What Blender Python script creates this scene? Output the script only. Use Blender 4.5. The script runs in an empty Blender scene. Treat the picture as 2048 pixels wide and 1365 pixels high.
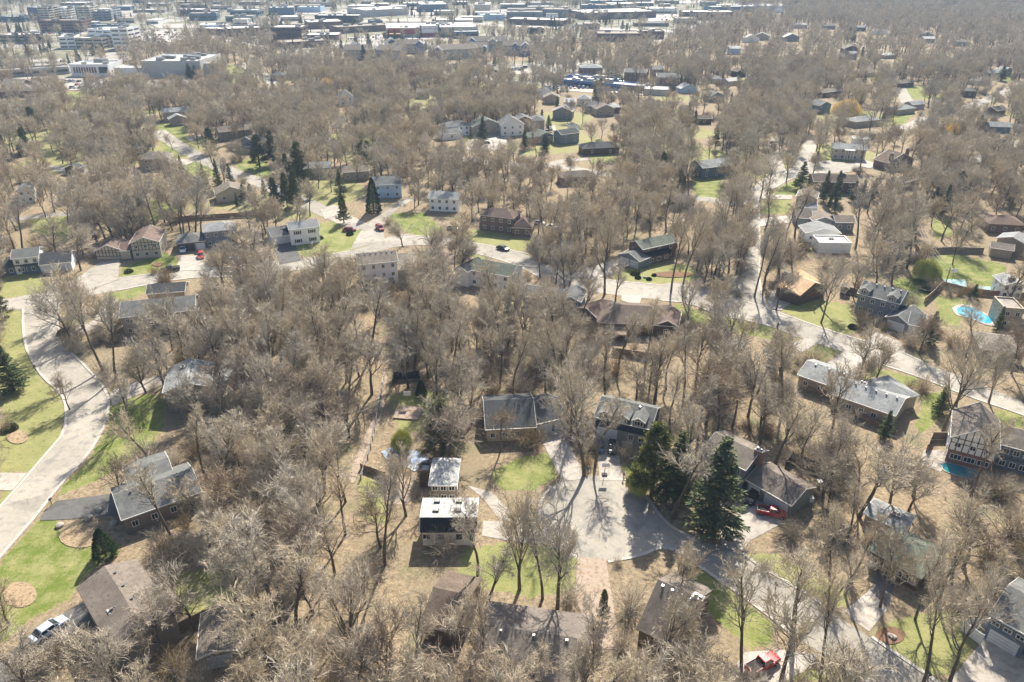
import bpy, bmesh, math, random
import numpy as np
from mathutils import Vector, Matrix, noise
from mathutils.geometry import tessellate_polygon
random.seed(7); np.random.seed(7)
S = bpy.context.scene
COL = S.collection
PI = math.pi
# ------------------------------------------------------------------ camera
CAM_H, FPX, CX, CY, YHOR = 88.0, 1500.0, 1024.0, 682.5, -110.0
PITCH = math.atan((CY - YHOR) / FPX)
cd = bpy.data.cameras.new('camera'); cam = bpy.data.objects.new('camera', cd); COL.objects.link(cam)
cd.sensor_width = 36.0; cd.lens = FPX / 2048 * 36.0; cd.clip_start = 1.0; cd.clip_end = 20000
cam.location = (0, 0, CAM_H); cam.rotation_euler = (PI / 2 - PITCH, 0, 0)
S.camera = cam
# ------------------------------------------------------------------ light
SUN_EL, SUN_AZ = math.radians(41), math.radians(14)      # azimuth right of +Y
w = bpy.data.worlds.new('World'); S.world = w; w.use_nodes = True
nt = w.node_tree; sky = nt.nodes.new('ShaderNodeTexSky'); sky.sky_type = 'NISHITA'; sky.sun_disc = False
sky.sun_elevation = SUN_EL; sky.sun_rotation = SUN_AZ; sky.air_density = 1.0; sky.dust_density = 2.0; sky.ozone_density = 1.0
nt.links.new(sky.outputs[0], nt.nodes['Background'].inputs[0]); nt.nodes['Background'].inputs[1].default_value = 0.08
sl = bpy.data.lights.new('sun', 'SUN'); sun = bpy.data.objects.new('sun', sl); COL.objects.link(sun)
sl.energy = 5.0; sl.angle = math.radians(0.6); sl.color = (1.0, 0.925, 0.80)
sd = Vector((math.sin(SUN_AZ) * math.cos(SUN_EL), math.cos(SUN_AZ) * math.cos(SUN_EL), math.sin(SUN_EL)))
sun.rotation_euler = sd.to_track_quat('Z', 'Y').to_euler(); sun.location = (0, 0, 300)
S.view_settings.view_transform = 'Standard'; S.view_settings.look = 'None'
S.view_settings.exposure = 1.08; S.view_settings.gamma = 1.0
S.cycles.use_denoising = True
S.cycles.max_bounces = 5; S.cycles.diffuse_bounces = 3; S.cycles.glossy_bounces = 2; S.cycles.transmission_bounces = 2
S.cycles.volume_bounces = 0; S.cycles.transparent_max_bounces = 4
S.cycles.use_adaptive_sampling = True; S.cycles.adaptive_threshold = 0.02
# ------------------------------------------------------------------ helpers
ZO = {'F': (0, 0, 1), 'T1': (0, 0, 2.9229), 'T2': (680, 0, 2.9229), 'T3': (1348, 0, 2.9229),
      'M1': (0, 400, 2.9229), 'M2': (680, 400, 2.9229), 'M3': (1348, 400, 2.9229),
      'B1': (0, 860, 2.703), 'B2': (680, 860, 2.703), 'B3': (1348, 860, 2.703),
      'U1': (0, 0, 6.827), 'U2': (280, 0, 6.827), 'U3': (560, 0, 6.827), 'U4': (840, 0, 6.827), 'U5': (1120, 0, 6.827),
      'U6': (1400, 0, 5.851), 'U7': (1700, 0, 5.859), 'G': (1600, 540, 6.827), 'C': (1040, 820, 6.827), 'W': (820, 980, 8.53),
      'V': (1440, 1100, 5.12), 'K': (1840, 1140, 6.067), 'N': (1100, 940, 5.113)}
def Z(tag, x, y):
    o = ZO[tag]; return (o[0] + x / o[2], o[1] + y / o[2])
def gp(x, y, z=0.0):                       # point of the photograph -> where its ray meets height z
    u = (x - CX) / FPX; v = (CY - y) / FPX
    dx, dy, dz = u, math.cos(PITCH) + v * math.sin(PITCH), -math.sin(PITCH) + v * math.cos(PITCH)
    t = (z - CAM_H) / dz
    return Vector((dx * t, dy * t, z))
def proj(X, Y, Zz):
    c = Y * math.cos(PITCH) - (Zz - CAM_H) * math.sin(PITCH); h = Y * math.sin(PITCH) + (Zz - CAM_H) * math.cos(PITCH)
    return CX + FPX * X / c, CY - FPX * h / c
def tag(o, label=None, cat=None, group=None, kind=None):
    if label: o['label'] = label
    if cat: o['category'] = cat
    if group: o['group'] = group
    if kind: o['kind'] = kind
    return o
def empty(name, loc, label, cat, group=None, rz=0):
    o = bpy.data.objects.new(name, None); COL.objects.link(o); o.location = loc; o.rotation_euler = (0, 0, rz)
    o.empty_display_size = 0.5
    return tag(o, label, cat, group)
class MB:
    def __init__(s): s.v = []; s.f = []; s.m = []; s.mats = []
    def mi(s, mat):
        if mat not in s.mats: s.mats.append(mat)
        return s.mats.index(mat)
    def face(s, pts, mat):
        n = len(s.v); s.v += [tuple(p) for p in pts]; s.f.append(tuple(range(n, n + len(pts)))); s.m.append(s.mi(mat))
    def hull(s, lo, hi, mat):                # prism between two loops of equal length
        n = len(lo); b = len(s.v); s.v += [tuple(p) for p in lo] + [tuple(p) for p in hi]; k = s.mi(mat)
        s.f.append(tuple(range(b + n - 1, b - 1, -1))); s.m.append(k)
        s.f.append(tuple(range(b + n, b + 2 * n))); s.m.append(k)
        for i in range(n):
            j = (i + 1) % n; s.f.append((b + i, b + j, b + n + j, b + n + i)); s.m.append(k)
    def boxf(s, P, a0, a1, b0, b1, c0, c1, mat):   # box in the frame P(a,b,c)
        s.hull([P(a0, b0, c0), P(a1, b0, c0), P(a1, b1, c0), P(a0, b1, c0)],
               [P(a0, b0, c1), P(a1, b0, c1), P(a1, b1, c1), P(a0, b1, c1)], mat)
    def box(s, x0, x1, y0, y1, z0, z1, mat): s.boxf(lambda a, b, c: (a, b, c), x0, x1, y0, y1, z0, z1, mat)
    def tube(s, p0, p1, r0, r1, mat, n=6):
        p0 = Vector(p0); p1 = Vector(p1); d = (p1 - p0).normalized(); a = d.orthogonal().normalized(); b = d.cross(a)
        lo = [p0 + (a * math.cos(t) + b * math.sin(t)) * r0 for t in [2 * PI * i / n for i in range(n)]]
        hi = [p1 + (a * math.cos(t) + b * math.sin(t)) * r1 for t in [2 * PI * i / n for i in range(n)]]
        s.hull(lo, hi, mat)
    def build(s, name, parent=None, smooth=False):
        me = bpy.data.meshes.new(name); off = parent.location if parent is not None and not getattr(s, 'local', False) else Vector((0, 0, 0))
        if parent is not None and parent.parent is not None and not getattr(s, 'local', False): off = parent.location + parent.parent.location
        v = s.v
        if off.length: v = [(p[0] - off.x, p[1] - off.y, p[2] - off.z) for p in v]
        me.from_pydata(v, [], s.f)
        for m in s.mats: me.materials.append(m)
        me.polygons.foreach_set('material_index', s.m)
        if smooth: me.polygons.foreach_set('use_smooth', [True] * len(s.f))
        me.update()
        o = bpy.data.objects.new(name, me); COL.objects.link(o)
        if parent is not None: o.parent = parent
        return o
def copy_tree(o, parent=None):
    c = o.copy(); COL.objects.link(c); c.parent = parent
    for ch in KIDS.get(o.name, []): 
        cc = copy_tree(ch, c)
    return c
KIDS = {}
def remember(o):
    KIDS[o.name] = [x for x in COL.objects if x.parent == o]
    for k in KIDS[o.name]: remember(k)
# ------------------------------------------------------------------ materials
def M(name, c1, c2=None, scale=1.0, rough=0.85, spec=0.3, c3=None, s3=None, metallic=0.0, coord='Object', bump=0.0, detail=4, rnd=0.0, stretch=None):
    m = bpy.data.materials.new(name); m.use_nodes = True; t = m.node_tree; N = t.nodes; L = t.links
    b = N['Principled BSDF']; b.inputs['Roughness'].default_value = rough; b.inputs['Specular IOR Level'].default_value = spec
    b.inputs['Metallic'].default_value = metallic
    b.inputs['Base Color'].default_value = (*c1, 1)
    if c2 is None: return m
    tc = N.new('ShaderNodeTexCoord'); src = tc.outputs[coord]
    if stretch:
        mp = N.new('ShaderNodeMapping'); mp.inputs['Scale'].default_value = stretch; L.new(src, mp.inputs[0]); src = mp.outputs[0]
    n = N.new('ShaderNodeTexNoise'); n.inputs['Scale'].default_value = scale; n.inputs['Detail'].default_value = detail; n.inputs['Roughness'].default_value = 0.62
    L.new(src, n.inputs['Vector'])
    r = N.new('ShaderNodeMapRange'); r.inputs[1].default_value = 0.33; r.inputs[2].default_value = 0.67; L.new(n.outputs[0], r.inputs[0])
    mx = N.new('ShaderNodeMix'); mx.data_type = 'RGBA'; mx.inputs[6].default_value = (*c1, 1); mx.inputs[7].default_value = (*c2, 1)
    L.new(r.outputs[0], mx.inputs[0]); out = mx.outputs[2]
    if c3:
        n3 = N.new('ShaderNodeTexNoise'); n3.inputs['Scale'].default_value = s3; n3.inputs['Detail'].default_value = 5; L.new(src, n3.inputs['Vector'])
        r3 = N.new('ShaderNodeMapRange'); r3.inputs[1].default_value = 0.5; r3.inputs[2].default_value = 0.68; L.new(n3.outputs[0], r3.inputs[0])
        m3 = N.new('ShaderNodeMix'); m3.data_type = 'RGBA'; m3.inputs[7].default_value = (*c3, 1); L.new(r3.outputs[0], m3.inputs[0]); L.new(out, m3.inputs[6]); out = m3.outputs[2]
    if rnd:
        oi = N.new('ShaderNodeObjectInfo'); hs = N.new('ShaderNodeHueSaturation'); rr = N.new('ShaderNodeMapRange')
        rr.inputs[3].default_value = 1 - rnd; rr.inputs[4].default_value = 1 + rnd; L.new(oi.outputs['Random'], rr.inputs[0]); L.new(rr.outputs[0], hs.inputs['Value']); L.new(out, hs.inputs['Color'])
        wn = N.new('ShaderNodeMath'); wn.operation = 'MULTIPLY'; wn.inputs[1].default_value = 7.31; L.new(oi.outputs['Random'], wn.inputs[0])
        fr = N.new('ShaderNodeMath'); fr.operation = 'FRACT'; L.new(wn.outputs[0], fr.inputs[0])
        r2 = N.new('ShaderNodeMapRange'); r2.inputs[3].default_value = 1 - 1.6 * rnd; r2.inputs[4].default_value = 1 + 1.6 * rnd; L.new(fr.outputs[0], r2.inputs[0]); L.new(r2.outputs[0], hs.inputs['Saturation'])
        out = hs.outputs[0]
    L.new(out, b.inputs['Base Color'])
    if bump:
        bp = N.new('ShaderNodeBump'); bp.inputs['Strength'].default_value = bump; L.new(n.outputs[0], bp.inputs['Height']); L.new(bp.outputs[0], b.inputs['Normal'])
    return m
def brick(name, c1, c2, mortar):
    m = M(name, c1); t = m.node_tree; N = t.nodes
    tx = N.new('ShaderNodeTexBrick'); tx.inputs['Color1'].default_value = (*c1, 1); tx.inputs['Color2'].default_value = (*c2, 1); tx.inputs['Mortar'].default_value = (*mortar, 1)
    tx.inputs['Scale'].default_value = 4.0; mp = N.new('ShaderNodeMapping'); mp.inputs['Rotation'].default_value = (PI / 2, 0, 0)
    tc = N.new('ShaderNodeTexCoord'); t.links.new(tc.outputs['Object'], mp.inputs[0]); t.links.new(mp.outputs[0], tx.inputs[0]); t.links.new(tx.outputs[0], N['Principled BSDF'].inputs['Base Color'])
    return m
def siding(name, c, c2=None, step=5.0):
    c2 = c2 or tuple(x * 0.82 for x in c)
    m = M(name, c, c2, 0.8, 0.6, 0.3); t = m.node_tree; N = t.nodes; b = N['Principled BSDF']
    wv = N.new('ShaderNodeTexWave'); wv.wave_type = 'BANDS'; wv.bands_direction = 'Z'; wv.wave_profile = 'SAW'; wv.inputs['Scale'].default_value = step / 2
    tc = N.new('ShaderNodeTexCoord'); t.links.new(tc.outputs['Object'], wv.inputs[0])
    bp = N.new('ShaderNodeBump'); bp.inputs['Strength'].default_value = 0.5; bp.inputs['Distance'].default_value = 0.03; t.links.new(wv.outputs['Fac'], bp.inputs['Height']); t.links.new(bp.outputs[0], b.inputs['Normal'])
    return m
def roofm(name, c, var=0.22, streak=True):
    lo = tuple(x * (1 - var) for x in c); hi = tuple(min(1, x * (1 + var)) for x in c)
    m = M(name, lo, hi, 0.45, 0.9, 0.2, c3=tuple(x * 0.7 for x in c), s3=1.9, rnd=0.06); t = m.node_tree; N = t.nodes; L = t.links; b = N['Principled BSDF']
    # shingle courses: bands in height
    wv = N.new('ShaderNodeTexWave'); wv.wave_type = 'BANDS'; wv.bands_direction = 'Z'; wv.wave_profile = 'SAW'; wv.inputs['Scale'].default_value = 3.2; wv.inputs['Distortion'].default_value = 0.6
    tc = N.new('ShaderNodeTexCoord'); L.new(tc.outputs['Object'], wv.inputs[0])
    src = b.inputs['Base Color'].links[0].from_socket; mx = N.new('ShaderNodeMix'); mx.data_type = 'RGBA'; mx.blend_type = 'MULTIPLY'; mx.inputs[0].default_value = 0.22
    L.new(src, mx.inputs[6]); L.new(wv.outputs['Color'], mx.inputs[7])
    nz = N.new('ShaderNodeTexNoise'); nz.inputs['Scale'].default_value = 9; nz.inputs['Detail'].default_value = 2; L.new(tc.outputs['Object'], nz.inputs[0])
    m2 = N.new('ShaderNodeMix'); m2.data_type = 'RGBA'; m2.blend_type = 'OVERLAY'; m2.inputs[0].default_value = 0.35; L.new(mx.outputs[2], m2.inputs[6]); L.new(nz.outputs[0], m2.inputs[7])
    L.new(m2.outputs[2], b.inputs['Base Color'])
    return m
R_ = dict(
    tan=roofm('tan_shingles', (.22, .19, .155)), grey=roofm('grey_shingles', (.17, .175, .17)), pale=roofm('pale_grey_shingles', (.30, .31, .31)),
    dark=roofm('dark_shingles', (.075, .08, .085)), brown=roofm('brown_shingles', (.15, .115, .09)), redbrown=roofm('red_brown_shingles', (.19, .135, .11)),
    orange=roofm('cedar_orange_shakes', (.68, .48, .30), 0.15), green=roofm('green_grey_shingles', (.15, .17, .14)), taupe=roofm('taupe_shingles', (.20, .17, .145)),
    white=M('white_roof', (.50, .51, .49), (.38, .385, .37), .8, .8, .3, c3=(.26, .24, .21), s3=1.6, detail=7), membrane=M('white_membrane_roof', (.70, .70, .68), (.58, .57, .54), .08, .7, .3), blue=M('blue_metal_roof', (.07, .16, .36), (.09, .19, .38), 1, .5, .4),
    gravel=M('gravel_flat_roof', (.38, .34, .29), (.28, .26, .24), .1, .95, .1), black=roofm('black_shingles', (.028, .032, .04)))
W_ = dict(
    white=siding('white_siding', (.86, .86, .84), (.80, .80, .78)), cream=siding('cream_siding', (.56, .50, .40)), tan=siding('tan_siding', (.40, .34, .27)), taupe=siding('taupe_siding', (.26, .22, .18)),
    grey=siding('grey_siding', (.22, .24, .26)), slate=siding('slate_blue_siding', (.14, .19, .25)), navy=siding('navy_siding', (.03, .045, .07)), blue=siding('pale_blue_siding', (.46, .60, .74)),
    brown=siding('brown_siding', (.13, .09, .065)), beige=siding('beige_stucco', (.50, .42, .32)), brick=brick('red_brick', (.27, .12, .08), (.22, .10, .07), (.3, .26, .22)),
    brownbrick=brick('brown_brick', (.20, .13, .10), (.16, .10, .08), (.24, .2, .17)), green=siding('grey_green_siding', (.24, .27, .24)), stucco=M('white_stucco', (.82, .79, .73), (.74, .70, .64), 1.5),
    concrete=M('precast_concrete', (.50, .48, .45), (.42, .41, .39), .6), black=M('dark_cladding', (.05, .05, .05), (.08, .075, .07), 1), red=M('red_cladding', (.42, .12, .11), (.36, .10, .09), .4))
TRIM = M('white_trim', (.74, .73, .70), (.66, .65, .62), 2, .5); DKTRIM = M('dark_timber', (.07, .05, .04), (.1, .07, .05), 3)
GLASS = M('window_glass', (.02, .025, .03), None, rough=.08, spec=.8); GARD = M('garage_door_white', (.66, .68, .70), (.58, .6, .62), 1.2, .45)
ASPH = M('street_asphalt', (.32, .295, .25), (.385, .355, .305), .12, .88, .25, c3=(.23, .215, .195), s3=.5, detail=6)
def cracks(m, c, sc=.33, wd=.007, amt=.38):
    t = m.node_tree; N = t.nodes; L = t.links; b = N['Principled BSDF']; src = b.inputs['Base Color'].links[0].from_socket
    tc = N.new('ShaderNodeTexCoord'); n = N.new('ShaderNodeTexNoise'); n.inputs['Scale'].default_value = 1.2; n.inputs['Detail'].default_value = 4; L.new(tc.outputs['Object'], n.inputs[0])
    ad = N.new('ShaderNodeVectorMath'); ad.operation = 'MULTIPLY_ADD'; L.new(n.outputs['Color'], ad.inputs[0]); ad.inputs[1].default_value = (1.6, 1.6, 0); L.new(tc.outputs['Object'], ad.inputs[2])
    v = N.new('ShaderNodeTexVoronoi'); v.feature = 'DISTANCE_TO_EDGE'; v.inputs['Scale'].default_value = sc; L.new(ad.outputs[0], v.inputs['Vector'])
    r = N.new('ShaderNodeMapRange'); r.inputs[1].default_value = wd; r.inputs[2].default_value = wd * 2.2; r.inputs[3].default_value = amt; r.inputs[4].default_value = 0; L.new(v.outputs['Distance'], r.inputs[0])
    mx = N.new('ShaderNodeMix'); mx.data_type = 'RGBA'; mx.inputs[7].default_value = (*c, 1); L.new(r.outputs[0], mx.inputs[0]); L.new(src, mx.inputs[6])
    v2 = N.new('ShaderNodeTexVoronoi'); v2.inputs['Scale'].default_value = .085; L.new(ad.outputs[0], v2.inputs['Vector']); sp = N.new('ShaderNodeSeparateColor'); L.new(v2.outputs['Color'], sp.inputs[0])
    r2 = N.new('ShaderNodeMapRange'); r2.inputs[3].default_value = .86; r2.inputs[4].default_value = 1.12; L.new(sp.outputs[0], r2.inputs[0]); hs = N.new('ShaderNodeHueSaturation'); L.new(r2.outputs[0], hs.inputs['Value']); L.new(mx.outputs[2], hs.inputs['Color'])
    st = N.new('ShaderNodeTexNoise'); st.inputs['Scale'].default_value = .5; st.inputs['Detail'].default_value = 8; st.inputs['Roughness'].default_value = .75; L.new(tc.outputs['Object'], st.inputs[0])
    r3 = N.new('ShaderNodeMapRange'); r3.inputs[1].default_value = .3; r3.inputs[2].default_value = .7; r3.inputs[3].default_value = .82; r3.inputs[4].default_value = 1.16; L.new(st.outputs[0], r3.inputs[0]); h2 = N.new('ShaderNodeHueSaturation'); L.new(r3.outputs[0], h2.inputs['Value']); L.new(hs.outputs[0], h2.inputs['Color'])
    L.new(h2.outputs[0], b.inputs['Base Color'])
cracks(ASPH, (.12, .115, .105))
ASPHD = M('dark_driveway_asphalt', (.10, .10, .098), (.14, .135, .13), .3, .9, .2, detail=6)
CONC = M('driveway_concrete', (.46, .42, .37), (.38, .35, .31), .35, .85, .2, c3=(.33, .29, .25), s3=.9, detail=6)
PINK = M('leafy_drive_concrete', (.40, .33, .27), (.32, .25, .19), .5, .9, .2, c3=(.25, .17, .11), s3=1.6, detail=6)
cracks(CONC, (.28, .25, .21), .5, .006, .3); cracks(ASPHD, (.05, .05, .05), .5, .008, .3)
CURB = M('kerb_concrete', (.50, .47, .42), (.42, .39, .35), .6, .85, .2)
DECK = M('weathered_deck_wood', (.28, .21, .15), (.2, .15, .11), 2, .8); FENCE = M('fence_wood', (.20, .14, .10), (.28, .21, .15), 1.5, .85)
METAL = M('galvanised_metal', (.30, .30, .30), (.22, .22, .22), 3, .4, .5, metallic=.6); ROCK = M('boulder_stone', (.42, .38, .32), (.28, .25, .22), 1.5, .95, bump=.5)
CHIM = W_['brick']
WATER = M('pool_water', (.03, .22, .25), (.03, .22, .26), .4, .06, .8); WATERB = M('bright_pool_water', (.04, .34, .55), (.06, .42, .62), .5, .08, .7)
# ------------------------------------------------------------------ ground
def inpoly(X, Y, poly):
    n = len(poly); res = np.zeros(X.shape, bool); j = n - 1
    for i in range(n):
        xi, yi = poly[i]; xj, yj = poly[j]
        if yi != yj:
            c = ((yi > Y) != (yj > Y)) & (X < (xj - xi) * (Y - yi) / (yj - yi) + xi); res ^= c
        j = i
    return res
LAWNS = [  # outline points of the photograph, greenness
 (.42,[(0,612),(44,622),(43,655),(48,694),(62,722),(82,756),(120,790),(130,818),(120,875),(95,905),(55,945),(0,948)]),
 (.4,[(0,980),(26,980),(0,1010)]),
 (1,[(0,1125),(42,1075),(75,1040),(115,1038),(130,1075),(200,1085),(242,1090),(236,1113),(205,1122),(165,1160),(140,1200),(60,1240),(0,1290)]),
 (.95,[(222,805),(260,795),(300,788),(325,795),(330,850),(300,900),(240,935),(190,965),(135,985),(112,998),(125,975),(180,915),(212,862)]),
 (1,[(240,535),(330,505),(356,515),(354,541),(240,556)]),
 (.4,[(0,555),(60,545),(95,560),(96,583),(22,596),(0,600)]),(.8,[(215,588),(300,568),(300,585),(215,615)]),
 (.75,[(590,480),(640,445),(720,440),(755,470),(740,486),(680,504),(600,515)]),(.95,[(768,440),(790,425),(850,425),(890,460),(860,478),(800,462)]),
 (.4,[(890,476),(960,455),(1030,475),(1075,480),(1042,503),(998,494)]),(.9,[(915,500),(975,514),(970,524),(918,508)]),
 (.45,[(1228,548),(1280,530),(1380,530),(1400,560),(1317,569),(1225,562)]),(.8,[(1348,606),(1437,630),(1540,650),(1598,674),(1590,690),(1500,672),(1400,650),(1340,640)]),
 (.45,[(1545,617),(1600,600),(1640,600),(1700,610),(1720,660),(1694,672),(1622,648)]),(.95,[(1610,705),(1632,690),(1680,700),(1650,724),(1615,722)]),
 (.7,[(1735,735),(1838,755),(1840,770),(1790,790),(1730,770)]),(1,[(1840,520),(1900,508),(2010,528),(2020,560),(1990,590),(1930,560),(1872,575)]),
 (.9,[(1780,560),(1850,550),(1870,590),(1840,625),(1800,605)]),(.75,[(1870,592),(1940,600),(1920,650),(1880,650)]),
 (.9,[(1850,790),(1890,780),(1870,850),(1840,870),(1830,850)]),(.9,[(1990,815),(2048,832),(2048,870),(2000,860)]),
 (.72,[(1040,915),(1105,905),(1115,930),(1110,960),(1060,985),(1010,985),(985,965),(985,940)]),
 (.6,[(925,1100),(1000,1085),(1155,1095),(1150,1185),(1060,1195),(960,1175),(912,1155)]),(.6,[(712,955),(765,960),(770,1050),(730,1040)]),
 (.5,[(780,790),(850,780),(900,790),(870,860),(800,870)]),(.9,[(1372,1112),(1410,1137),(1477,1192),(1549,1247),(1545,1290),(1500,1300),(1430,1240),(1375,1180)]),
 (.35,[(1485,1105),(1560,1110),(1640,1150),(1700,1190),(1690,1218),(1640,1204),(1530,1138)]),(.4,[(1742,1265),(1790,1240),(1880,1220),(1960,1230),(1970,1270),(1905,1350),(1850,1350)]),
 (.9,[(1600,1345),(1680,1330),(1725,1365),(1560,1365)]),(.3,[(340,1150),(480,1120),(470,1220),(380,1260)]),(.9,[(1240,935),(1280,915),(1310,960),(1290,985)]),
 (.95,[(300,250),(370,240),(380,300),(330,308)]),(.9,[(345,330),(420,320),(440,355),(370,350)]),(.85,[(290,400),(320,400),(360,420),(300,450)]),(.9,[(470,330),(530,300),(545,350),(490,360)]),
 (.95,[(930,265),(950,262),(948,285),(930,280)]),(.5,[(992,262),(1022,262),(1030,275),(998,276)]),(.9,[(1010,290),(1040,280),(1035,305),(1010,302)]),(.9,[(955,295),(978,292),(976,302),(955,302)]),
 (.95,[(1540,385),(1600,352),(1640,368),(1625,390),(1560,392)]),(.7,[(1522,402),(1582,400),(1580,428),(1520,428)]),(.7,[(1640,310),(1700,308),(1710,325),(1680,335),(1650,330)]),
 (.95,[(1378,320),(1400,315),(1440,340),(1450,400),(1390,395)]),(1,[(1770,232),(1830,225),(1812,248),(1770,248)]),(1,[(1715,235),(1740,222),(1745,245),(1710,248)]),(1,[(2008,150),(2030,148),(2022,165),(2008,165)]),
 (.95,[(1800,170),(1860,175),(1858,198),(1825,200)]),(.9,[(1860,175),(1900,165),(1905,195),(1870,195)]),(1,[(1740,148),(1765,150),(1762,162),(1742,160)]),(.8,[(1010,148),(1062,141),(1096,150),(1080,158),(1030,156)]),
 (.75,[(450,130),(478,130),(500,150),(505,165),(455,165)]),(.8,[(205,98),(250,95),(250,112),(215,112)]),(.6,[(55,150),(138,142),(140,156),(55,156)]),(.8,[(130,185),(170,182),(180,200),(135,205)]),(.8,[(660,78),(690,78),(700,84),(660,84)]),
 (.6,[(590,400),(640,395),(640,430),(600,430)]),(.7,[(1240,400),(1290,395),(1290,415),(1245,420)]),(.6,[(1175,310),(1230,305),(1235,325),(1180,328)]),(.8,[(60,440),(130,430),(140,470),(70,470)]),(.7,[(1860,440),(1900,430),(1910,470),(1870,480)]),
]
PAVE = [[(0,0),(1000,0),(1480,0),(1480,34),(1400,48),(1320,82),(1150,82),(900,85),(860,105),(700,108),(560,112),(560,95),(430,72),(290,85),(265,95),(255,125),(150,150),(0,165)],[(840,128),(1200,120),(1290,170),(1100,172),(1000,160),(850,158)]]
DARKW = [[(240,1210),(420,1190),(480,1260),(450,1365),(240,1365)],[(860,1085),(920,1085),(920,1130),(860,1130)],[(880,150),(1,1),(2,2)]]
Yr = np.concatenate([np.linspace(30, 60, 12)[:-1], np.exp(np.linspace(math.log(60), math.log(3400), 560))])
U = np.linspace(-.95, .95, 560)
YY, UU = np.meshgrid(Yr, U, indexing='ij'); XX = UU * (YY + 40)
cc = YY * math.cos(PITCH) + CAM_H * math.sin(PITCH); hh = YY * math.sin(PITCH) - CAM_H * math.cos(PITCH)
PXX = CX + FPX * XX / cc; PYY = CY - FPX * hh / cc
lawn = np.zeros(XX.shape); green = np.zeros(XX.shape)
for g_, poly in LAWNS:
    m_ = inpoly(PXX, PYY, poly); lawn[m_] = 1; green[m_] = g_
pave = np.zeros(XX.shape)
for poly in PAVE: pave[inpoly(PXX, PYY, poly)] = 1
wob = np.vectorize(lambda a, b: noise.noise(Vector((a * .018, b * .018, 3.3))))(XX, YY)
auto = (YY > 225) & (YY < 620) & (wob > .34) & (pave == 0) & (lawn == 0)
lawn[auto] = .7; green[auto] = .3
nr, nc = XX.shape
co = np.stack([XX, YY, np.zeros_like(XX)], -1).reshape(-1, 3)
ii = np.arange(nr * nc).reshape(nr, nc)
q = np.stack([ii[:-1, :-1], ii[:-1, 1:], ii[1:, 1:], ii[1:, :-1]], -1).reshape(-1, 4)
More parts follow.
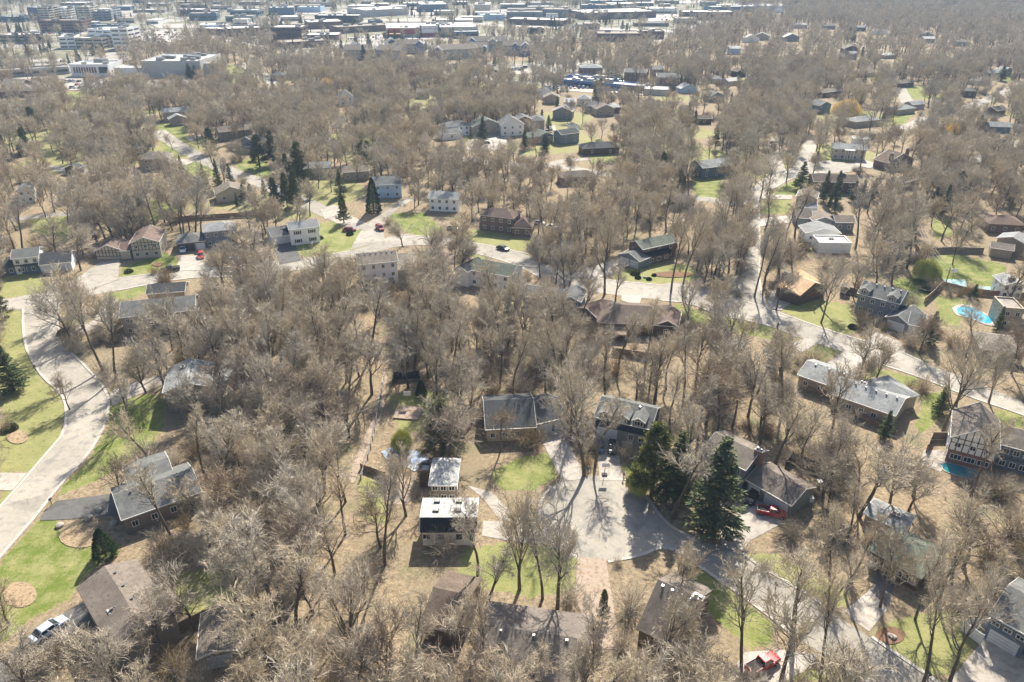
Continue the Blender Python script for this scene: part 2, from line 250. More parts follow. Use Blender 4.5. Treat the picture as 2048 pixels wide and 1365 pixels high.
# apron of big quads round the fan so that the ground runs on in every direction
ext = np.array([[-9000, -3000, -.35], [9000, -3000, -.35], [9000, 12000, -.35], [-9000, 12000, -.35]])
co = np.concatenate([co, ext]); q = np.concatenate([q, np.array([[nr * nc, nr * nc + 1, nr * nc + 2, nr * nc + 3]])])
me = bpy.data.meshes.new('ground'); me.from_pydata(co.tolist(), [], q.tolist())
for nm, arr, dv in (('lawn', lawn, 0), ('green', green, 0), ('pave', pave, 0)):
    at = me.attributes.new(nm, 'FLOAT', 'POINT'); at.data.foreach_set('value', np.concatenate([arr.reshape(-1), np.full(4, dv)]).astype(np.float32))
ground = bpy.data.objects.new('ground', me); COL.objects.link(ground); tag(ground, kind='structure')
def ground_mat():
    m = bpy.data.materials.new('leaf_litter_and_lawn'); m.use_nodes = True; t = m.node_tree; N = t.nodes; L = t.links; b = N['Principled BSDF']
    b.inputs['Roughness'].default_value = .95; b.inputs['Specular IOR Level'].default_value = .15
    tc = N.new('ShaderNodeTexCoord')
    def nz(s, d=5, r=.6):
        n = N.new('ShaderNodeTexNoise'); n.inputs['Scale'].default_value = s; n.inputs['Detail'].default_value = d; n.inputs['Roughness'].default_value = r; L.new(tc.outputs['Object'], n.inputs[0]); return n.outputs[0]
    def ramp(src, a, c):
        r = N.new('ShaderNodeMapRange'); r.inputs[1].default_value = a; r.inputs[2].default_value = c; L.new(src, r.inputs[0]); return r.outputs[0]
    def mix(f, a, c):
        x = N.new('ShaderNodeMix'); x.data_type = 'RGBA'
        if isinstance(f, float): x.inputs[0].default_value = f
        else: L.new(f, x.inputs[0])
        for s_, k in ((a, 6), (c, 7)):
            if isinstance(s_, tuple): x.inputs[k].default_value = (*s_, 1)
            else: L.new(s_, x.inputs[k])
        return x.outputs[2]
    lit = mix(ramp(nz(1.1, 9, .78), .36, .64), (.125, .095, .064), (.40, .315, .205))
    lit = mix(ramp(nz(.06, 4), .5, .65), lit, (.24, .20, .13))
    lit = mix(ramp(nz(.11, 5), .55, .7), lit, (.17, .165, .09))
    lit = mix(ramp(nz(3.1, 4, .8), .58, .72), lit, (.50, .40, .27))
    atg = N.new('ShaderNodeAttribute'); atg.attribute_name = 'green'; atl = N.new('ShaderNodeAttribute'); atl.attribute_name = 'lawn'; atp = N.new('ShaderNodeAttribute'); atp.attribute_name = 'pave'
    gr = mix(atg.outputs['Fac'], (.30, .285, .135), (.125, .17, .03))
    gr2 = mix(ramp(nz(.22, 6, .75), .42, .64), gr, (.29, .28, .12))
    gr2 = mix(ramp(nz(1.7, 5, .7), .55, .75), gr2, (.32, .27, .16))
    gr2 = mix(ramp(nz(.9, 6, .8), .54, .66), gr2, (.12, .13, .045))
    # ragged lawn edge
    ad = N.new('ShaderNodeMath'); ad.operation = 'ADD'; L.new(atl.outputs['Fac'], ad.inputs[0]); sb = N.new('ShaderNodeMath'); sb.operation = 'MULTIPLY_ADD'; L.new(nz(.5, 6, .75), sb.inputs[0]); sb.inputs[1].default_value = 1.7; sb.inputs[2].default_value = -.95; L.new(sb.outputs[0], ad.inputs[1])
    col = mix(ramp(ad.outputs[0], .42, .58), lit, gr2)
    pv = mix(ramp(nz(.03, 6, .7), .42, .58), (.30, .28, .23), (.17, .17, .10)); pv = mix(ramp(nz(.012, 4), .55, .6), pv, (.36, .345, .315))
    col = mix(atp.outputs['Fac'], col, pv)
    L.new(col, b.inputs['Base Color'])
    bp = N.new('ShaderNodeBump'); bp.inputs['Strength'].default_value = .6; bp.inputs['Distance'].default_value = .25; L.new(nz(2.2, 6, .75), bp.inputs['Height']); L.new(bp.outputs[0], b.inputs['Normal'])
    return m
me.materials.append(ground_mat())
# ------------------------------------------------------------------ sheets: roads, drives
SHEETS = []
SHK = [0]
def sheet(name, pts, mat, lift=1, fn=None, label=None, cat=None, kind='structure', group=None):
    W_pts = [gp(*p) for p in pts]
    cx_ = sum(p.x for p in W_pts) / len(W_pts); cy_ = sum(p.y for p in W_pts) / len(W_pts); d = math.hypot(cx_, cy_)
    SHK[0] += 1
    z = (.012 * lift + .0007 * (SHK[0] % 6)) * max(1, d / 90)
    mb = MB(); mb.face([(p.x, p.y, z) for p in W_pts], mat)
    # make normals face up
    a = sum((W_pts[i].x * W_pts[(i + 1) % len(W_pts)].y - W_pts[(i + 1) % len(W_pts)].x * W_pts[i].y) for i in range(len(W_pts)))
    if a < 0: mb.f = [tuple(reversed(f)) for f in mb.f]
    o = mb.build(name); tag(o, label, cat, group, kind)
    SHEETS.append(pts)
    return o
def smooth(pts, k=3):
    for _ in range(k):
        q_ = [pts[0]]
        for a, b_ in zip(pts[:-1], pts[1:]):
            q_ += [(a[0] * .75 + b_[0] * .25, a[1] * .75 + b_[1] * .25), (a[0] * .25 + b_[0] * .75, a[1] * .25 + b_[1] * .75)]
        pts = q_ + [pts[-1]]
    return pts
def kerb(pts, side=1, width=.55):
    pts = smooth(pts, 1); P_ = [gp(*p) for p in pts]; mb = MB()
    for a, b_ in zip(P_[:-1], P_[1:]):
        d = (b_ - a); 
        if d.length < .05: continue
        d.normalize(); n = Vector((-d.y, d.x, 0)) * width * side; a2 = a - d * .02; b2 = b_ + d * .02
        mb.hull([(a2.x, a2.y, 0), (b2.x, b2.y, 0), (b2.x + n.x, b2.y + n.y, 0), (a2.x + n.x, a2.y + n.y, 0)],
                [(a2.x, a2.y, .13), (b2.x, b2.y, .13), (b2.x + n.x, b2.y + n.y, .13), (a2.x + n.x, a2.y + n.y, .13)], CURB)
    if mb.v: tag(mb.build('kerb'), kind='structure')
def road(left, right, mat=ASPH, kl=True, kr=True, k=1):
    l = smooth(left, k); r = smooth(right, k)
    sheet('road', l + r[::-1], mat)
    if kl: kerb(left, 1)
    if kr: kerb(right, -1)
def lane(pts, width, mat=ASPH, name='road', k=2, lift=1):
    P_ = [gp(*p) for p in smooth(pts, k)]; L_, R2 = [], []
    d0 = (P_[len(P_) // 2]).length; z = (.012 * lift + .0007 * (SHK[0] % 6)) * max(1, d0 / 90); SHK[0] += 1
    for i, p in enumerate(P_):
        d = (P_[min(i + 1, len(P_) - 1)] - P_[max(i - 1, 0)]).normalized(); n = Vector((-d.y, d.x, 0)) * width / 2
        L_.append(p + n); R2.append(p - n)
    mb = MB()
    for i in range(len(P_) - 1):
        mb.face([(R2[i].x, R2[i].y, z), (R2[i + 1].x, R2[i + 1].y, z), (L_[i + 1].x, L_[i + 1].y, z), (L_[i].x, L_[i].y, z)], mat)
    o = mb.build(name); tag(o, kind='structure')
    SHEETS.append([proj(p.x, p.y, 0) for p in L_ + R2[::-1]])
    return o
# big curved street on the left (far end -> near end)
KL = [(44,619),(43,653),(48,694),(62,722),(82,756),(120,787),(131,818),(126,867),(96,901),(55,949),(0,1012),(-60,1075)]
KR = [(120,609),(115,640),(130,691),(178,736),(219,784),(221,825),(205,867),(178,912),(122,971),(74,1034),(41,1071),(0,1119),(-70,1195)]
road(KL, KR)
# cross street through the picture: upper kerb / lower kerb
UP = [(-40,607),(22,597),(59,590),(94,587),(160,572),(240,557),(356,542),(460,535),(561,524),(640,514),(700,503),(730,494),(760,481),(790,470),(850,474),(899,479),(998,496),(1057,510),(1090,530),(1150,548),(1214,562),(1317,571),(1348,564),(1420,580),(1536,619),(1622,650),(1694,674),(1793,701),(1844,725),(1930,757),(2048,805),(2100,828)]
LO = [(-40,622),(22,622),(80,618),(130,606),(160,596),(236,581),(363,556),(470,553),(560,544),(651,534),(700,518),(750,505),(800,492),(850,489),(899,494),(978,513),(1040,532),(1090,560),(1160,582),(1242,592),(1317,600),(1380,606),(1437,630),(1540,650),(1595,674),(1640,690),(1711,712),(1838,753),(1930,790),(2048,830),(2100,850)]
sheet('road', smooth(UP, 1) + smooth(LO, 1)[::-1], ASPH, 2)
kerb(UP[4:11]); kerb(UP[13:18]); kerb(UP[19:22]); kerb(UP[23:29]); kerb(LO[5:10], -1); kerb(LO[12:18], -1); kerb(LO[20:25], -1); kerb(LO[26:], -1)
# side street north from the junction, and the one at the right with its turning circle
road([(700,500),(716,470),(731,451),(759,432),(795,405),(806,398)], [(770,480),(766,462),(768,450),(790,420),(822,402),(830,397)], kl=False, kr=False)
road([(1452,584),(1484,545),(1495,496),(1485,451),(1488,410),(1499,387),(1520,365),(1553,346),(1600,335),(1622,325)], [(1530,616),(1515,560),(1519,503),(1516,434),(1519,400),(1529,387),(1588,353),(1629,346),(1680,346),(1718,340)])
sheet('road', [(1600,336),(1622,325),(1660,322),(1700,326),(1722,334),(1700,345),(1650,348),(1615,346)], ASPH, 3)
lane([(1560,347),(1548,315),(1540,284),(1552,276)], 6); lane([(1600,340),(1612,310),(1622,290),(1610,278)], 6)
# the turning circle and the street that leaves it
CUL = [(1092,1000),(1105,975),(1125,962),(1150,955),(1200,952),(1245,960),(1275,980),(1298,1005),(1318,1035),(1345,1060),(1400,1085),(1440,1090),(1477,1106),(1534,1145),(1606,1186),(1635,1207),(1700,1250),(1737,1274),(1819,1330),(1870,1365),(1930,1410),
       (1800,1410),(1733,1362),(1686,1334),(1600,1280),(1549,1237),(1477,1184),(1420,1145),(1370,1108),(1344,1096),(1315,1094),(1280,1110),(1206,1122),(1150,1118),(1110,1095),(1085,1060),(1082,1025)]
sheet('road', CUL, ASPH, 2)
kerb([(1105,975),(1085,1000),(1080,1030),(1086,1062),(1112,1097)][::-1], 1); kerb([(1248,961),(1275,980),(1298,1005),(1318,1035),(1345,1060),(1400,1085)]); kerb([(1477,1106),(1534,1145),(1606,1186),(1640,1210)]); kerb([(1742,1277),(1819,1330),(1870,1365),(1930,1410)])
kerb([(1215,1122),(1280,1110),(1315,1094),(1344,1096),(1370,1108),(1420,1145),(1477,1184),(1549,1237),(1590,1270)], -1); kerb([(1686,1334),(1733,1362),(1800,1410)], -1)
DR = [
 (CONC,[(-20,946),(55,947),(24,982),(-20,982)]),(ASPHD,[(84,1030),(112,1003),(150,998),(250,985),(252,1030),(130,1040),(80,1042)]),
 (ASPHD,[(-30,1350),(60,1270),(125,1230),(170,1200),(195,1248),(140,1275),(90,1312),(20,1375),(-30,1400)]),
 (CONC,[(219,784),(240,775),(330,748),(326,770),(225,812)]),(CONC,[(130,691),(165,668),(235,642),(235,600),(205,602),(190,640),(122,676)]),
 (ASPH,[(94,588),(105,575),(150,560),(200,525),(240,518),(236,560),(160,590),(120,610)]),(CONC,[(350,543),(362,512),(415,512),(432,540)]),
 (ASPHD,[(546,490),(590,488),(602,522),(560,530)]),(PINK,[(882,500),(920,500),(908,530),(885,520)]),(CONC,[(1150,549),(1170,538),(1240,518),(1264,522),(1230,545),(1195,558),(1165,575)]),
 (CONC,[(1243,590),(1284,592),(1278,612),(1243,602)]),(PINK,[(1160,584),(1192,578),(1192,598),(1165,602)]),(CONC,[(1530,616),(1545,580),(1592,600),(1562,622)]),
 (CONC,[(1745,662),(1800,685),(1812,704),(1770,722),(1722,700)]),(CONC,[(1650,730),(1690,703),(1737,718),(1704,752)]),(CONC,[(1585,688),(1618,674),(1634,688),(1600,708)]),
 (CONC,[(1514,440),(1590,430),(1590,445),(1520,454)]),(CONC,[(1525,390),(1584,391),(1584,400),(1524,399)]),(CONC,[(1068,862),(1131,850),(1140,890),(1172,958),(1125,964),(1090,895)]),
 (CONC,[(1185,872),(1237,880),(1240,930),(1248,962),(1200,962),(1195,920)]),(CONC,[(1442,1090),(1440,1060),(1500,1000),(1590,1010),(1560,1050),(1500,1082),(1480,1108)]),
 (CONC,[(966,1042),(1035,1045),(1090,1048),(1100,1090),(1040,1086),(964,1072)]),(CONC,[(935,972),(985,985),(1040,1046),(1008,1052),(968,1000)]),
 (PINK,[(1155,1115),(1212,1120),(1225,1200),(1240,1300),(1185,1300),(1150,1190)]),(CONC,[(1690,1222),(1740,1180),(1775,1219),(1738,1264),(1710,1244)]),(ASPHD,[(1740,1182),(1762,1128),(1792,1160),(1777,1215)]),
 (CONC,[(1885,1380),(1975,1270),(2045,1300),(2060,1380)]),(CONC,[(1468,1335),(1490,1305),(1560,1300),(1640,1310),(1610,1342),(1560,1370),(1478,1370)]),
 (CONC,[(930,300),(945,278),(985,262),(1022,276),(1010,292),(1000,302),(960,303)]),(CONC,[(1060,255),(1110,252),(1112,262),(1062,264)]),(CONC,[(640,420),(670,410),(690,425),(650,440)]),
 (CONC,[(340,318),(395,322),(372,332),(335,330)]),(CONC,[(1720,318),(1760,330),(1740,338),(1700,330)]),(CONC,[(368,275),(412,270),(380,284)]),
 (PINK,[(780,960),(830,950),(820,1010),(775,1010)]),(CONC,[(1845,905),(1880,900),(1905,925),(1880,945),(1845,935)])]
for m_, p_ in DR: sheet('driveway', p_, m_, 4)
for p_, w_ in ((([(315,262),(345,285),(392,312),(450,340),(520,365),(560,382),(640,420),(680,435),(725,458)]), 8), ([(345,285),(300,262),(240,238),(150,222)], 7), ([(1795,165),(1803,185),(1812,200),(1820,212)], 8), ([(1800,258),(1830,250),(1850,238),(1910,225),(1990,195),(2060,160)], 8),
               ([(485,127),(508,139),(529,154),(545,172)], 11), ([(700,152),(780,140),(876,142),(925,153),(1000,150),(1080,140),(1130,130),(1200,122)], 14), ([(940,156),(1010,162),(1080,168),(1120,172),(1150,180)], 12), ([(1310,84),(1400,46),(1480,40)], 9),
               ([(500,50),(600,42),(690,45),(760,41),(860,41),(940,47),(1000,52),(1130,56),(1340,63)], 26), ([(180,8),(240,14),(300,24),(270,30),(200,38),(130,40)], 14), ([(0,48),(60,47),(130,46)], 10), ([(300,60),(420,72),(480,84),(560,98),(620,96)], 16),
               ([(0,128),(80,124),(150,120),(260,112)], 12), ([(0,160),(60,156),(140,156),(180,160),(300,176),(400,170)], 12), ([(560,20),(700,14),(860,16),(1000,14)], 20), ([(1000,20),(1150,30),(1300,40),(1480,36)], 18),
               ([(920,320),(1010,330),(1110,330),(1180,345),(1230,352)], 7), ([(1100,332),(1120,322),(1180,318)], 5), ([(1480,410),(1400,395),(1330,405),(1240,410)], 6), ([(20,440),(100,430),(180,425)], 5), ([(70,330),(150,345),(220,340)], 6), ([(1930,330),(1990,300),(2060,280)], 6)):
    lane(p_, w_, CONC if w_ in (26, 14, 11, 16) else ASPH)
LOTS = [([(262,62),(350,60),(372,76),(350,86),(262,88)]),([(700,76),(770,70),(880,72),(870,80),(770,83),(690,82)]),([(1110,172),(1200,178),(1300,186),(1290,192),(1180,186),(1100,180)]),([(110,160),(200,165),(230,178),(140,182)]),
        ([(290,160),(420,155),(400,170),(300,178)]),([(0,122),(130,118),(130,124),(0,128)]),([(680,20),(860,22),(900,30),(700,34)]),([(900,60),(960,62),(960,68),(900,68)]),([(1290,32),(1400,28),(1420,38),(1300,44)]),([(220,34),(270,34),(262,42),(222,44)]),
        ([(565,22),(760,24),(745,32),(575,30)]),([(1190,70),(1290,72),(1290,78),(1190,78)]),([(600,88),(690,84),(690,92),(620,96)]),([(300,50),(420,48),(450,56),(320,58)]),([(1200,0),(1420,2),(1420,8),(1210,8)]),([(950,22),(1100,22),(1110,30),(960,32)]),([(1420,8),(1560,9),(1570,14),(1430,13)]),([(90,62),(180,60),(190,70),(90,72)])]
for p_ in LOTS: sheet('parking_lot', p_, CONC, 3)
# garden paths, patios and beds
sheet('path', [(694,965),(706,930),(748,830),(762,770),(776,700),(781,700),(770,790),(762,840),(722,930),(708,968)], PINK, 3)
sheet('patio', [(1640+205,905+0),(1850,900),(1895,905),(1900,925),(1870,940)], CONC, 5)
# ------------------------------------------------------------------ buildings
KEEP = []         # what must stay visible in front of trees: photograph boxes
FOOT = []         # footprints (world polygons) where nothing may grow
def frame_box(mb, P, a0, a1, b0, b1, t, c0, c1, mat):
    mb.boxf(P, a0, a1, b0, b0 + t, c0, c1, mat); mb.boxf(P, a0, a1, b1 - t, b1, c0, c1, mat)
    mb.boxf(P, a0, a0 + t, b0 + t, b1 - t, c0, c1, mat); mb.boxf(P, a1 - t, a1, b0 + t, b1 - t, c0, c1, mat)
def window(root, o, u, n, w_, h_, panes=2, shutters=None, detail=True, trim=None):
    trim = trim or TRIM
    P = lambda a, b, c: o + u * a + Vector((0, 0, b)) + n * c
    mb = MB(); frame_box(mb, P, -w_ / 2, w_ / 2, 0, h_, .11, .005, .09, trim)
    for k in range(1, panes): a = -w_ / 2 + w_ * k / panes; mb.boxf(P, a - .035, a + .035, .11, h_ - .11, .005, .07, trim)
    if shutters:
        for s in (-1, 1): mb.boxf(P, s * (w_ / 2 + .28) - .2, s * (w_ / 2 + .28) + .2, 0, h_, .005, .06, shutters)
    f = mb.build('window', root)
    g_ = MB(); g_.boxf(P, -w_ / 2 + .1, w_ / 2 - .1, .1, h_ - .1, .004, .03, GLASS); g_.build('pane', f)
class Wing:
    pass
def wing(root, A, B, h, D=None, C=None, r='g', wall='tan', roof='grey', pitch=.42, ov=.45, trim=True, base=0.0, win=0, sides=True, storeys=None, garage=(), door=None, chim=None, vents=0, shut=None, tudor=False, sky=0, ww=1.1, wh=1.25, detail=2, low=None, keep=True, parapet=.5):
    a = gp(*A, h); b_ = gp(*B, h); a.z = b_.z = 0
    L = (b_ - a).length; u = (b_ - a).normalized(); n = Vector((-u.y, u.x, 0))
    if C is not None:
        c = gp(*C, h); c.z = 0; D = max(3.0, (c - a).dot(n))
    T = lambda x, y, z: Vector((a.x + u.x * x + n.x * y, a.y + u.y * x + n.y * y, z))
    wm = W_[wall] if isinstance(wall, str) else wall; rm = R_[roof] if isinstance(roof, str) else roof
    ox = min(ov * .7, .4); x0, x1, y0, y1 = ox, L - ox, ov, D - ov
    mb = MB(); lo = [(x0, y0), (x1, y0), (x1, y1), (x0, y1)]
    rise = pitch * (D / 2 if r in 'gh' else L / 2 if r == 'x' else 0)
    hw = h + (pitch * ov if r in 'gxh' else 0) - .12
    mb.hull([T(x, y, base) for x, y in lo], [T(x, y, hw) for x, y in lo], wm)
    if r == 'g':
        for xx in (x0, x1):
            s = .06 if xx == x0 else -.06
            mb.hull([T(xx, y0, hw), T(xx, y1, hw), T(xx, D / 2, h + rise - .14)], [T(xx + s, y0, hw), T(xx + s, y1, hw), T(xx + s, D / 2, h + rise - .14)], wm)
    if r == 'x':
        for yy, s in ((y0, .06), (y1, -.06)):
            mb.hull([T(x0, yy, hw), T(x1, yy, hw), T(L / 2, yy, h + rise - .14)], [T(x0, yy + s, hw), T(x1, yy + s, hw), T(L / 2, yy + s, h + rise - .14)], wm)
    if r == 'f':
        for p in ((x0 - .02, x1 + .02, y0 - .02, y0 + .28), (x0 - .02, x1 + .02, y1 - .28, y1 + .02), (x0 - .02, x0 + .28, y0 + .28, y1 - .28), (x1 - .28, x1 + .02, y0 + .28, y1 - .28)):
            mb.boxf(T, p[0], p[1], p[2], p[3], hw + .003, hw + parapet, wm)
    mb.build('wall', root)
    # roof
    rb = MB(); tb = MB(); th = .16
    def slab(p, mat, t=th, m=rb): m.hull([q_ - Vector((0, 0, t)) for q_ in p], p, mat)
    if r == 'g':
        slab([T(0, 0, h), T(L, 0, h), T(L, D / 2, h + rise), T(0, D / 2, h + rise)], rm); slab([T(0, D / 2, h + rise), T(L, D / 2, h + rise), T(L, D, h), T(0, D, h)], rm)
        if trim:
            slab([T(0, -.09, h + .02), T(L, -.09, h + .02), T(L, 0, h + .02), T(0, 0, h + .02)], TRIM, .2, tb)
            for xx, s in ((0, -.07), (L, .07)):
                for (ya, za, yb, zb) in ((0, h, D / 2, h + rise), (D / 2, h + rise, D, h)):
                    slab([T(xx, ya, za + .02), T(xx + s, ya, za + .02), T(xx + s, yb, zb + .02), T(xx, yb, zb + .02)], TRIM, .2, tb)
    elif r == 'x':
        slab([T(0, 0, h), T(L / 2, 0, h + rise), T(L / 2, D, h + rise), T(0, D, h)], rm); slab([T(L / 2, 0, h + rise), T(L, 0, h), T(L, D, h), T(L / 2, D, h + rise)], rm)
        if trim:
            for yy, s in ((0, -.08), (D, .08)):
                for (xa, za, xb, zb) in ((0, h, L / 2, h + rise), (L / 2, h + rise, L, h)):
                    slab([T(xa, yy, za + .02), T(xb, yy, zb + .02), T(xb, yy + s, zb + .02), T(xa, yy + s, za + .02)], TRIM, .24, tb)
            for xx, s in ((0, -.08), (L, .08)): slab([T(xx, 0, h + .02), T(xx + s, 0, h + .02), T(xx + s, D, h + .02), T(xx, D, h + .02)], TRIM, .2, tb)
    elif r == 'h':
        k = min(D / 2, L / 2) * .96; rz = h + pitch * k
        if L >= D: e1, e2 = (k, D / 2), (L - k, D / 2)
        else: e1, e2 = (L / 2, k), (L / 2, D - k)
        q0, q1, q2, q3 = T(0, 0, h), T(L, 0, h), T(L, D, h), T(0, D, h); E1, E2 = T(*e1, rz), T(*e2, rz)
        if L >= D: fs = [[q0, q1, E2, E1], [q1, q2, E2], [q2, q3, E1, E2], [q3, q0, E1]]
        else: fs = [[q0, q1, E1], [q1, q2, E2, E1], [q2, q3, E2], [q3, q0, E1, E2]]
        for f_ in fs: rb.face(f_, rm)
        d_ = Vector((0, 0, .17))
        for s0, s1 in ((q0, q1), (q1, q2), (q2, q3), (q3, q0)): rb.face([s0 - d_, s1 - d_, s1, s0], TRIM if trim else rm)
        rb.face([q3 - d_, q2 - d_, q1 - d_, q0 - d_], TRIM if trim else rm)
        rise = pitch * k
    elif r == 'f':
        rb.boxf(T, x0 + .3, x1 - .3, y0 + .3, y1 - .3, hw + .01, hw + .12, rm)
    elif r == 'm':                                # steep near slope, shallow pale slope behind it
        slab([T(0, 0, h), T(L, 0, h), T(L, 1.3, h + 1.9), T(0, 1.3, h + 1.9)], R_['black'], .2)
        slab([T(0, 1.3, h + 1.92), T(L, 1.3, h + 1.92), T(L, D, h + 1.6), T(0, D, h + 1.6)], rm, .2)
        for xx, s in ((x0, .08), (x1, -.08)):
            mb2 = MB(); mb2.hull([T(xx, y0, hw), T(xx, 1.4, h + 1.6), T(xx, y1, h + 1.4), T(xx, y1, hw)], [T(xx + s, y0, hw), T(xx + s, 1.4, h + 1.6), T(xx + s, y1, h + 1.4), T(xx + s, y1, hw)], wm); mb2.build('gable_wall', root)
        mb2 = MB(); mb2.hull([T(x0, y1, hw), T(x1, y1, hw), T(x1, y1, h + 1.4), T(x0, y1, h + 1.4)], [T(x0, y1 - .08, hw), T(x1, y1 - .08, hw), T(x1, y1 - .08, h + 1.4), T(x0, y1 - .08, h + 1.4)], wm); mb2.build('gable_wall', root)
        for xx, s in ((0, -.1), (L, .1)): slab([T(xx, 0, h + .03), T(xx + s, 0, h + .03), T(xx + s, 1.3, h + 1.94), T(xx, 1.3, h + 1.94)], TRIM, .25, tb); slab([T(xx, 1.3, h + 1.94), T(xx + s, 1.3, h + 1.94), T(xx + s, D, h + 1.63), T(xx, D, h + 1.63)], TRIM, .25, tb)
        rise = 1.9
    elif r == 'l':
        slab([T(0, 0, h), T(L, 0, h), T(L, D, h + pitch * D), T(0, D, h + pitch * D)], rm); rise = pitch * D
    ro = rb.build('roof', root)
    if tb.v: tb.build('roof_trim', root)
    # openings
    ns = storeys or max(1, int(round((h - base) / 2.75)))
    if detail and win:
        for s in range(ns):
            zb = base + (h - base) * (s + .28) / ns
            xs = [x0 + (x1 - x0) * (i + .5) / win for i in range(win)]
            for x in xs:
                if s == 0 and any(g0 - .4 < (x - x0) / (x1 - x0) < g1 + .4 * 0 + .02 for g0, g1 in garage): 
                    if any(g0 - .06 < (x - x0) / (x1 - x0) < g1 + .06 for g0, g1 in garage): continue
                if s == 0 and door is not None and abs((x - x0) / (x1 - x0) - door) < .08: continue
                window(root, T(x, y0, zb), u, -n, ww, wh, 2, shut)
            if sides and detail > 1:
                east = (a + b_) .x / 2 < 0        # the side wall that faces the camera's line
                for yy in (.3, .7):
                    y = y0 + (y1 - y0) * yy
                    if east: window(root, T(x1, y, zb), n, u, .9, 1.1)
                    else: window(root, T(x0, y, zb), n, -u, .9, 1.1)
    for g0, g1 in garage:
        gx0 = x0 + (x1 - x0) * g0; gx1 = x0 + (x1 - x0) * g1; gm = MB()
        gm.boxf(T, gx0, gx1, y0 - .07, y0 - .003, base + .02, min(h - .5, base + 2.25), GARD)
        for k in range(1, 4): zz = base + .02 + k * (min(h - .5, base + 2.25) - base) / 4; gm.boxf(T, gx0, gx1, y0 - .085, y0 - .072, zz - .02, zz + .02, W_['grey'])
        gm.build('garage_door', root)
    if door is not None:
        dm = MB(); xd = x0 + (x1 - x0) * door; dm.boxf(T, xd - .5, xd + .5, y0 - .06, y0 - .004, base, base + 2.1, DKTRIM); d_o = dm.build('door', root)
        dm = MB(); frame_box(dm, lambda p_, q_, r2: T(xd + p_, y0 - .004 - r2, base + q_), -.62, .62, 0, 2.22, .12, 0, .1, TRIM); dm.build('frame', d_o)
    if chim:
        for cx_, cy_, ch in (chim if isinstance(chim[0], tuple) else [chim]):
            x = L * cx_; y = D * cy_; tp = h + rise + ch; c_ = MB(); c_.boxf(T, x - .75, x + .75, y - .45, y + .45, base + 1 if (cy_ <= .02 or cy_ >= .98 or cx_ <= .02 or cx_ >= .98) else h, tp, CHIM)
            co_ = c_.build('chimney', root); c2 = MB(); c2.boxf(T, x - .85, x + .85, y - .55, y + .55, tp, tp + .12, CURB); c2.boxf(T, x - .5, x - .1, y - .2, y + .2, tp + .12, tp + .5, METAL); c2.boxf(T, x + .15, x + .5, y - .18, y + .18, tp + .12, tp + .42, METAL); c2.build('cap', co_)
    for k in range(vents):
        fx = (k + .7) / (vents + .4); v_ = MB()
        if r == 'x': y = D * fx; x = L / 2 + .7; zz = h + rise - pitch * .7
        elif r == 'm' or r == 'f': x = L * fx; y = D * .6; zz = h + (2.8 if r == 'm' else .1)
        else: x = L * fx; y = D / 2 - .6; zz = h + rise - pitch * .6
        v_.boxf(T, x - .12, x + .12, y - .12, y + .12, zz - .1, zz + .25, METAL); v_.boxf(T, x - .18, x + .18, y - .18, y + .18, zz + .25, zz + .30, METAL); v_.build('roof_vent', root)
    if sky:
        for k in range(sky):
            for yy in (.45, .82):
                x = L * (k + .65) / (sky + .5); y = D * yy; zz = h + 1.9 - (y - 1.3) / (D - 1.3) * .3 if r == 'm' else h + rise - pitch * abs(y - D / 2)
                s_ = MB(); s_.boxf(T, x - .5, x + .5, y - .35, y + .35, zz - .2, zz + .3, W_['black']); s_o = s_.build('skylight', root)
                s_ = MB(); s_.boxf(T, x - .42, x + .42, y - .27, y + .27, zz + .3, zz + .34, R_['white']); s_.build('pane', s_o)
    if tudor:
        tm = MB(); nb = max(4, int(L / 1.1)); zt = base + (2.7 if ns > 1 else .9)
        tm2 = MB(); top_ = lambda x: h + (rise * (1 - abs(x - L / 2) / (L / 2)) if r == 'x' else 0) - .3
        for i in range(nb + 1):
            x = x0 + (x1 - x0) * i / nb
            tm.boxf(T, x - .09, x + .09, y0 - .05, y0 - .004, zt, max(zt + .5, top_(x)), DKTRIM)
        for zz in ([zt, (zt + h) / 2 + .3, h - .1]): tm.boxf(T, x0, x1, y0 - .06, y0 - .006, zz - .08, zz + .08, DKTRIM)
        tm.build('timber_framing', root)
    W__ = Wing(); W__.T = T; W__.L = L; W__.D = D; W__.h = h; W__.u = u; W__.n = n; W__.rise = rise; W__.y0 = y0; W__.x0 = x0; W__.x1 = x1; W__.ro = ro
    fp = [T(-1, -1, 0), T(L + 1, -1, 0), T(L + 1, D + 1, 0), T(-1, D + 1, 0)]; FOOT.append([(p.x, p.y) for p in fp])
    if keep:
        ps = [proj(*T(x, y, z)) for x in (0, L) for y in (0, D) for z in (max(base, h - 2.5), h + rise)]
        KEEP.append((min(p[0] for p in ps), min(p[1] for p in ps), max(p[0] for p in ps), max(p[1] for p in ps), (a + b_).length / 2))
    return W__
def house(label, cat='house', at=None, group=None, name='house'):
    p = gp(*at); return empty(name, (p.x, p.y, 0), label, cat, group)
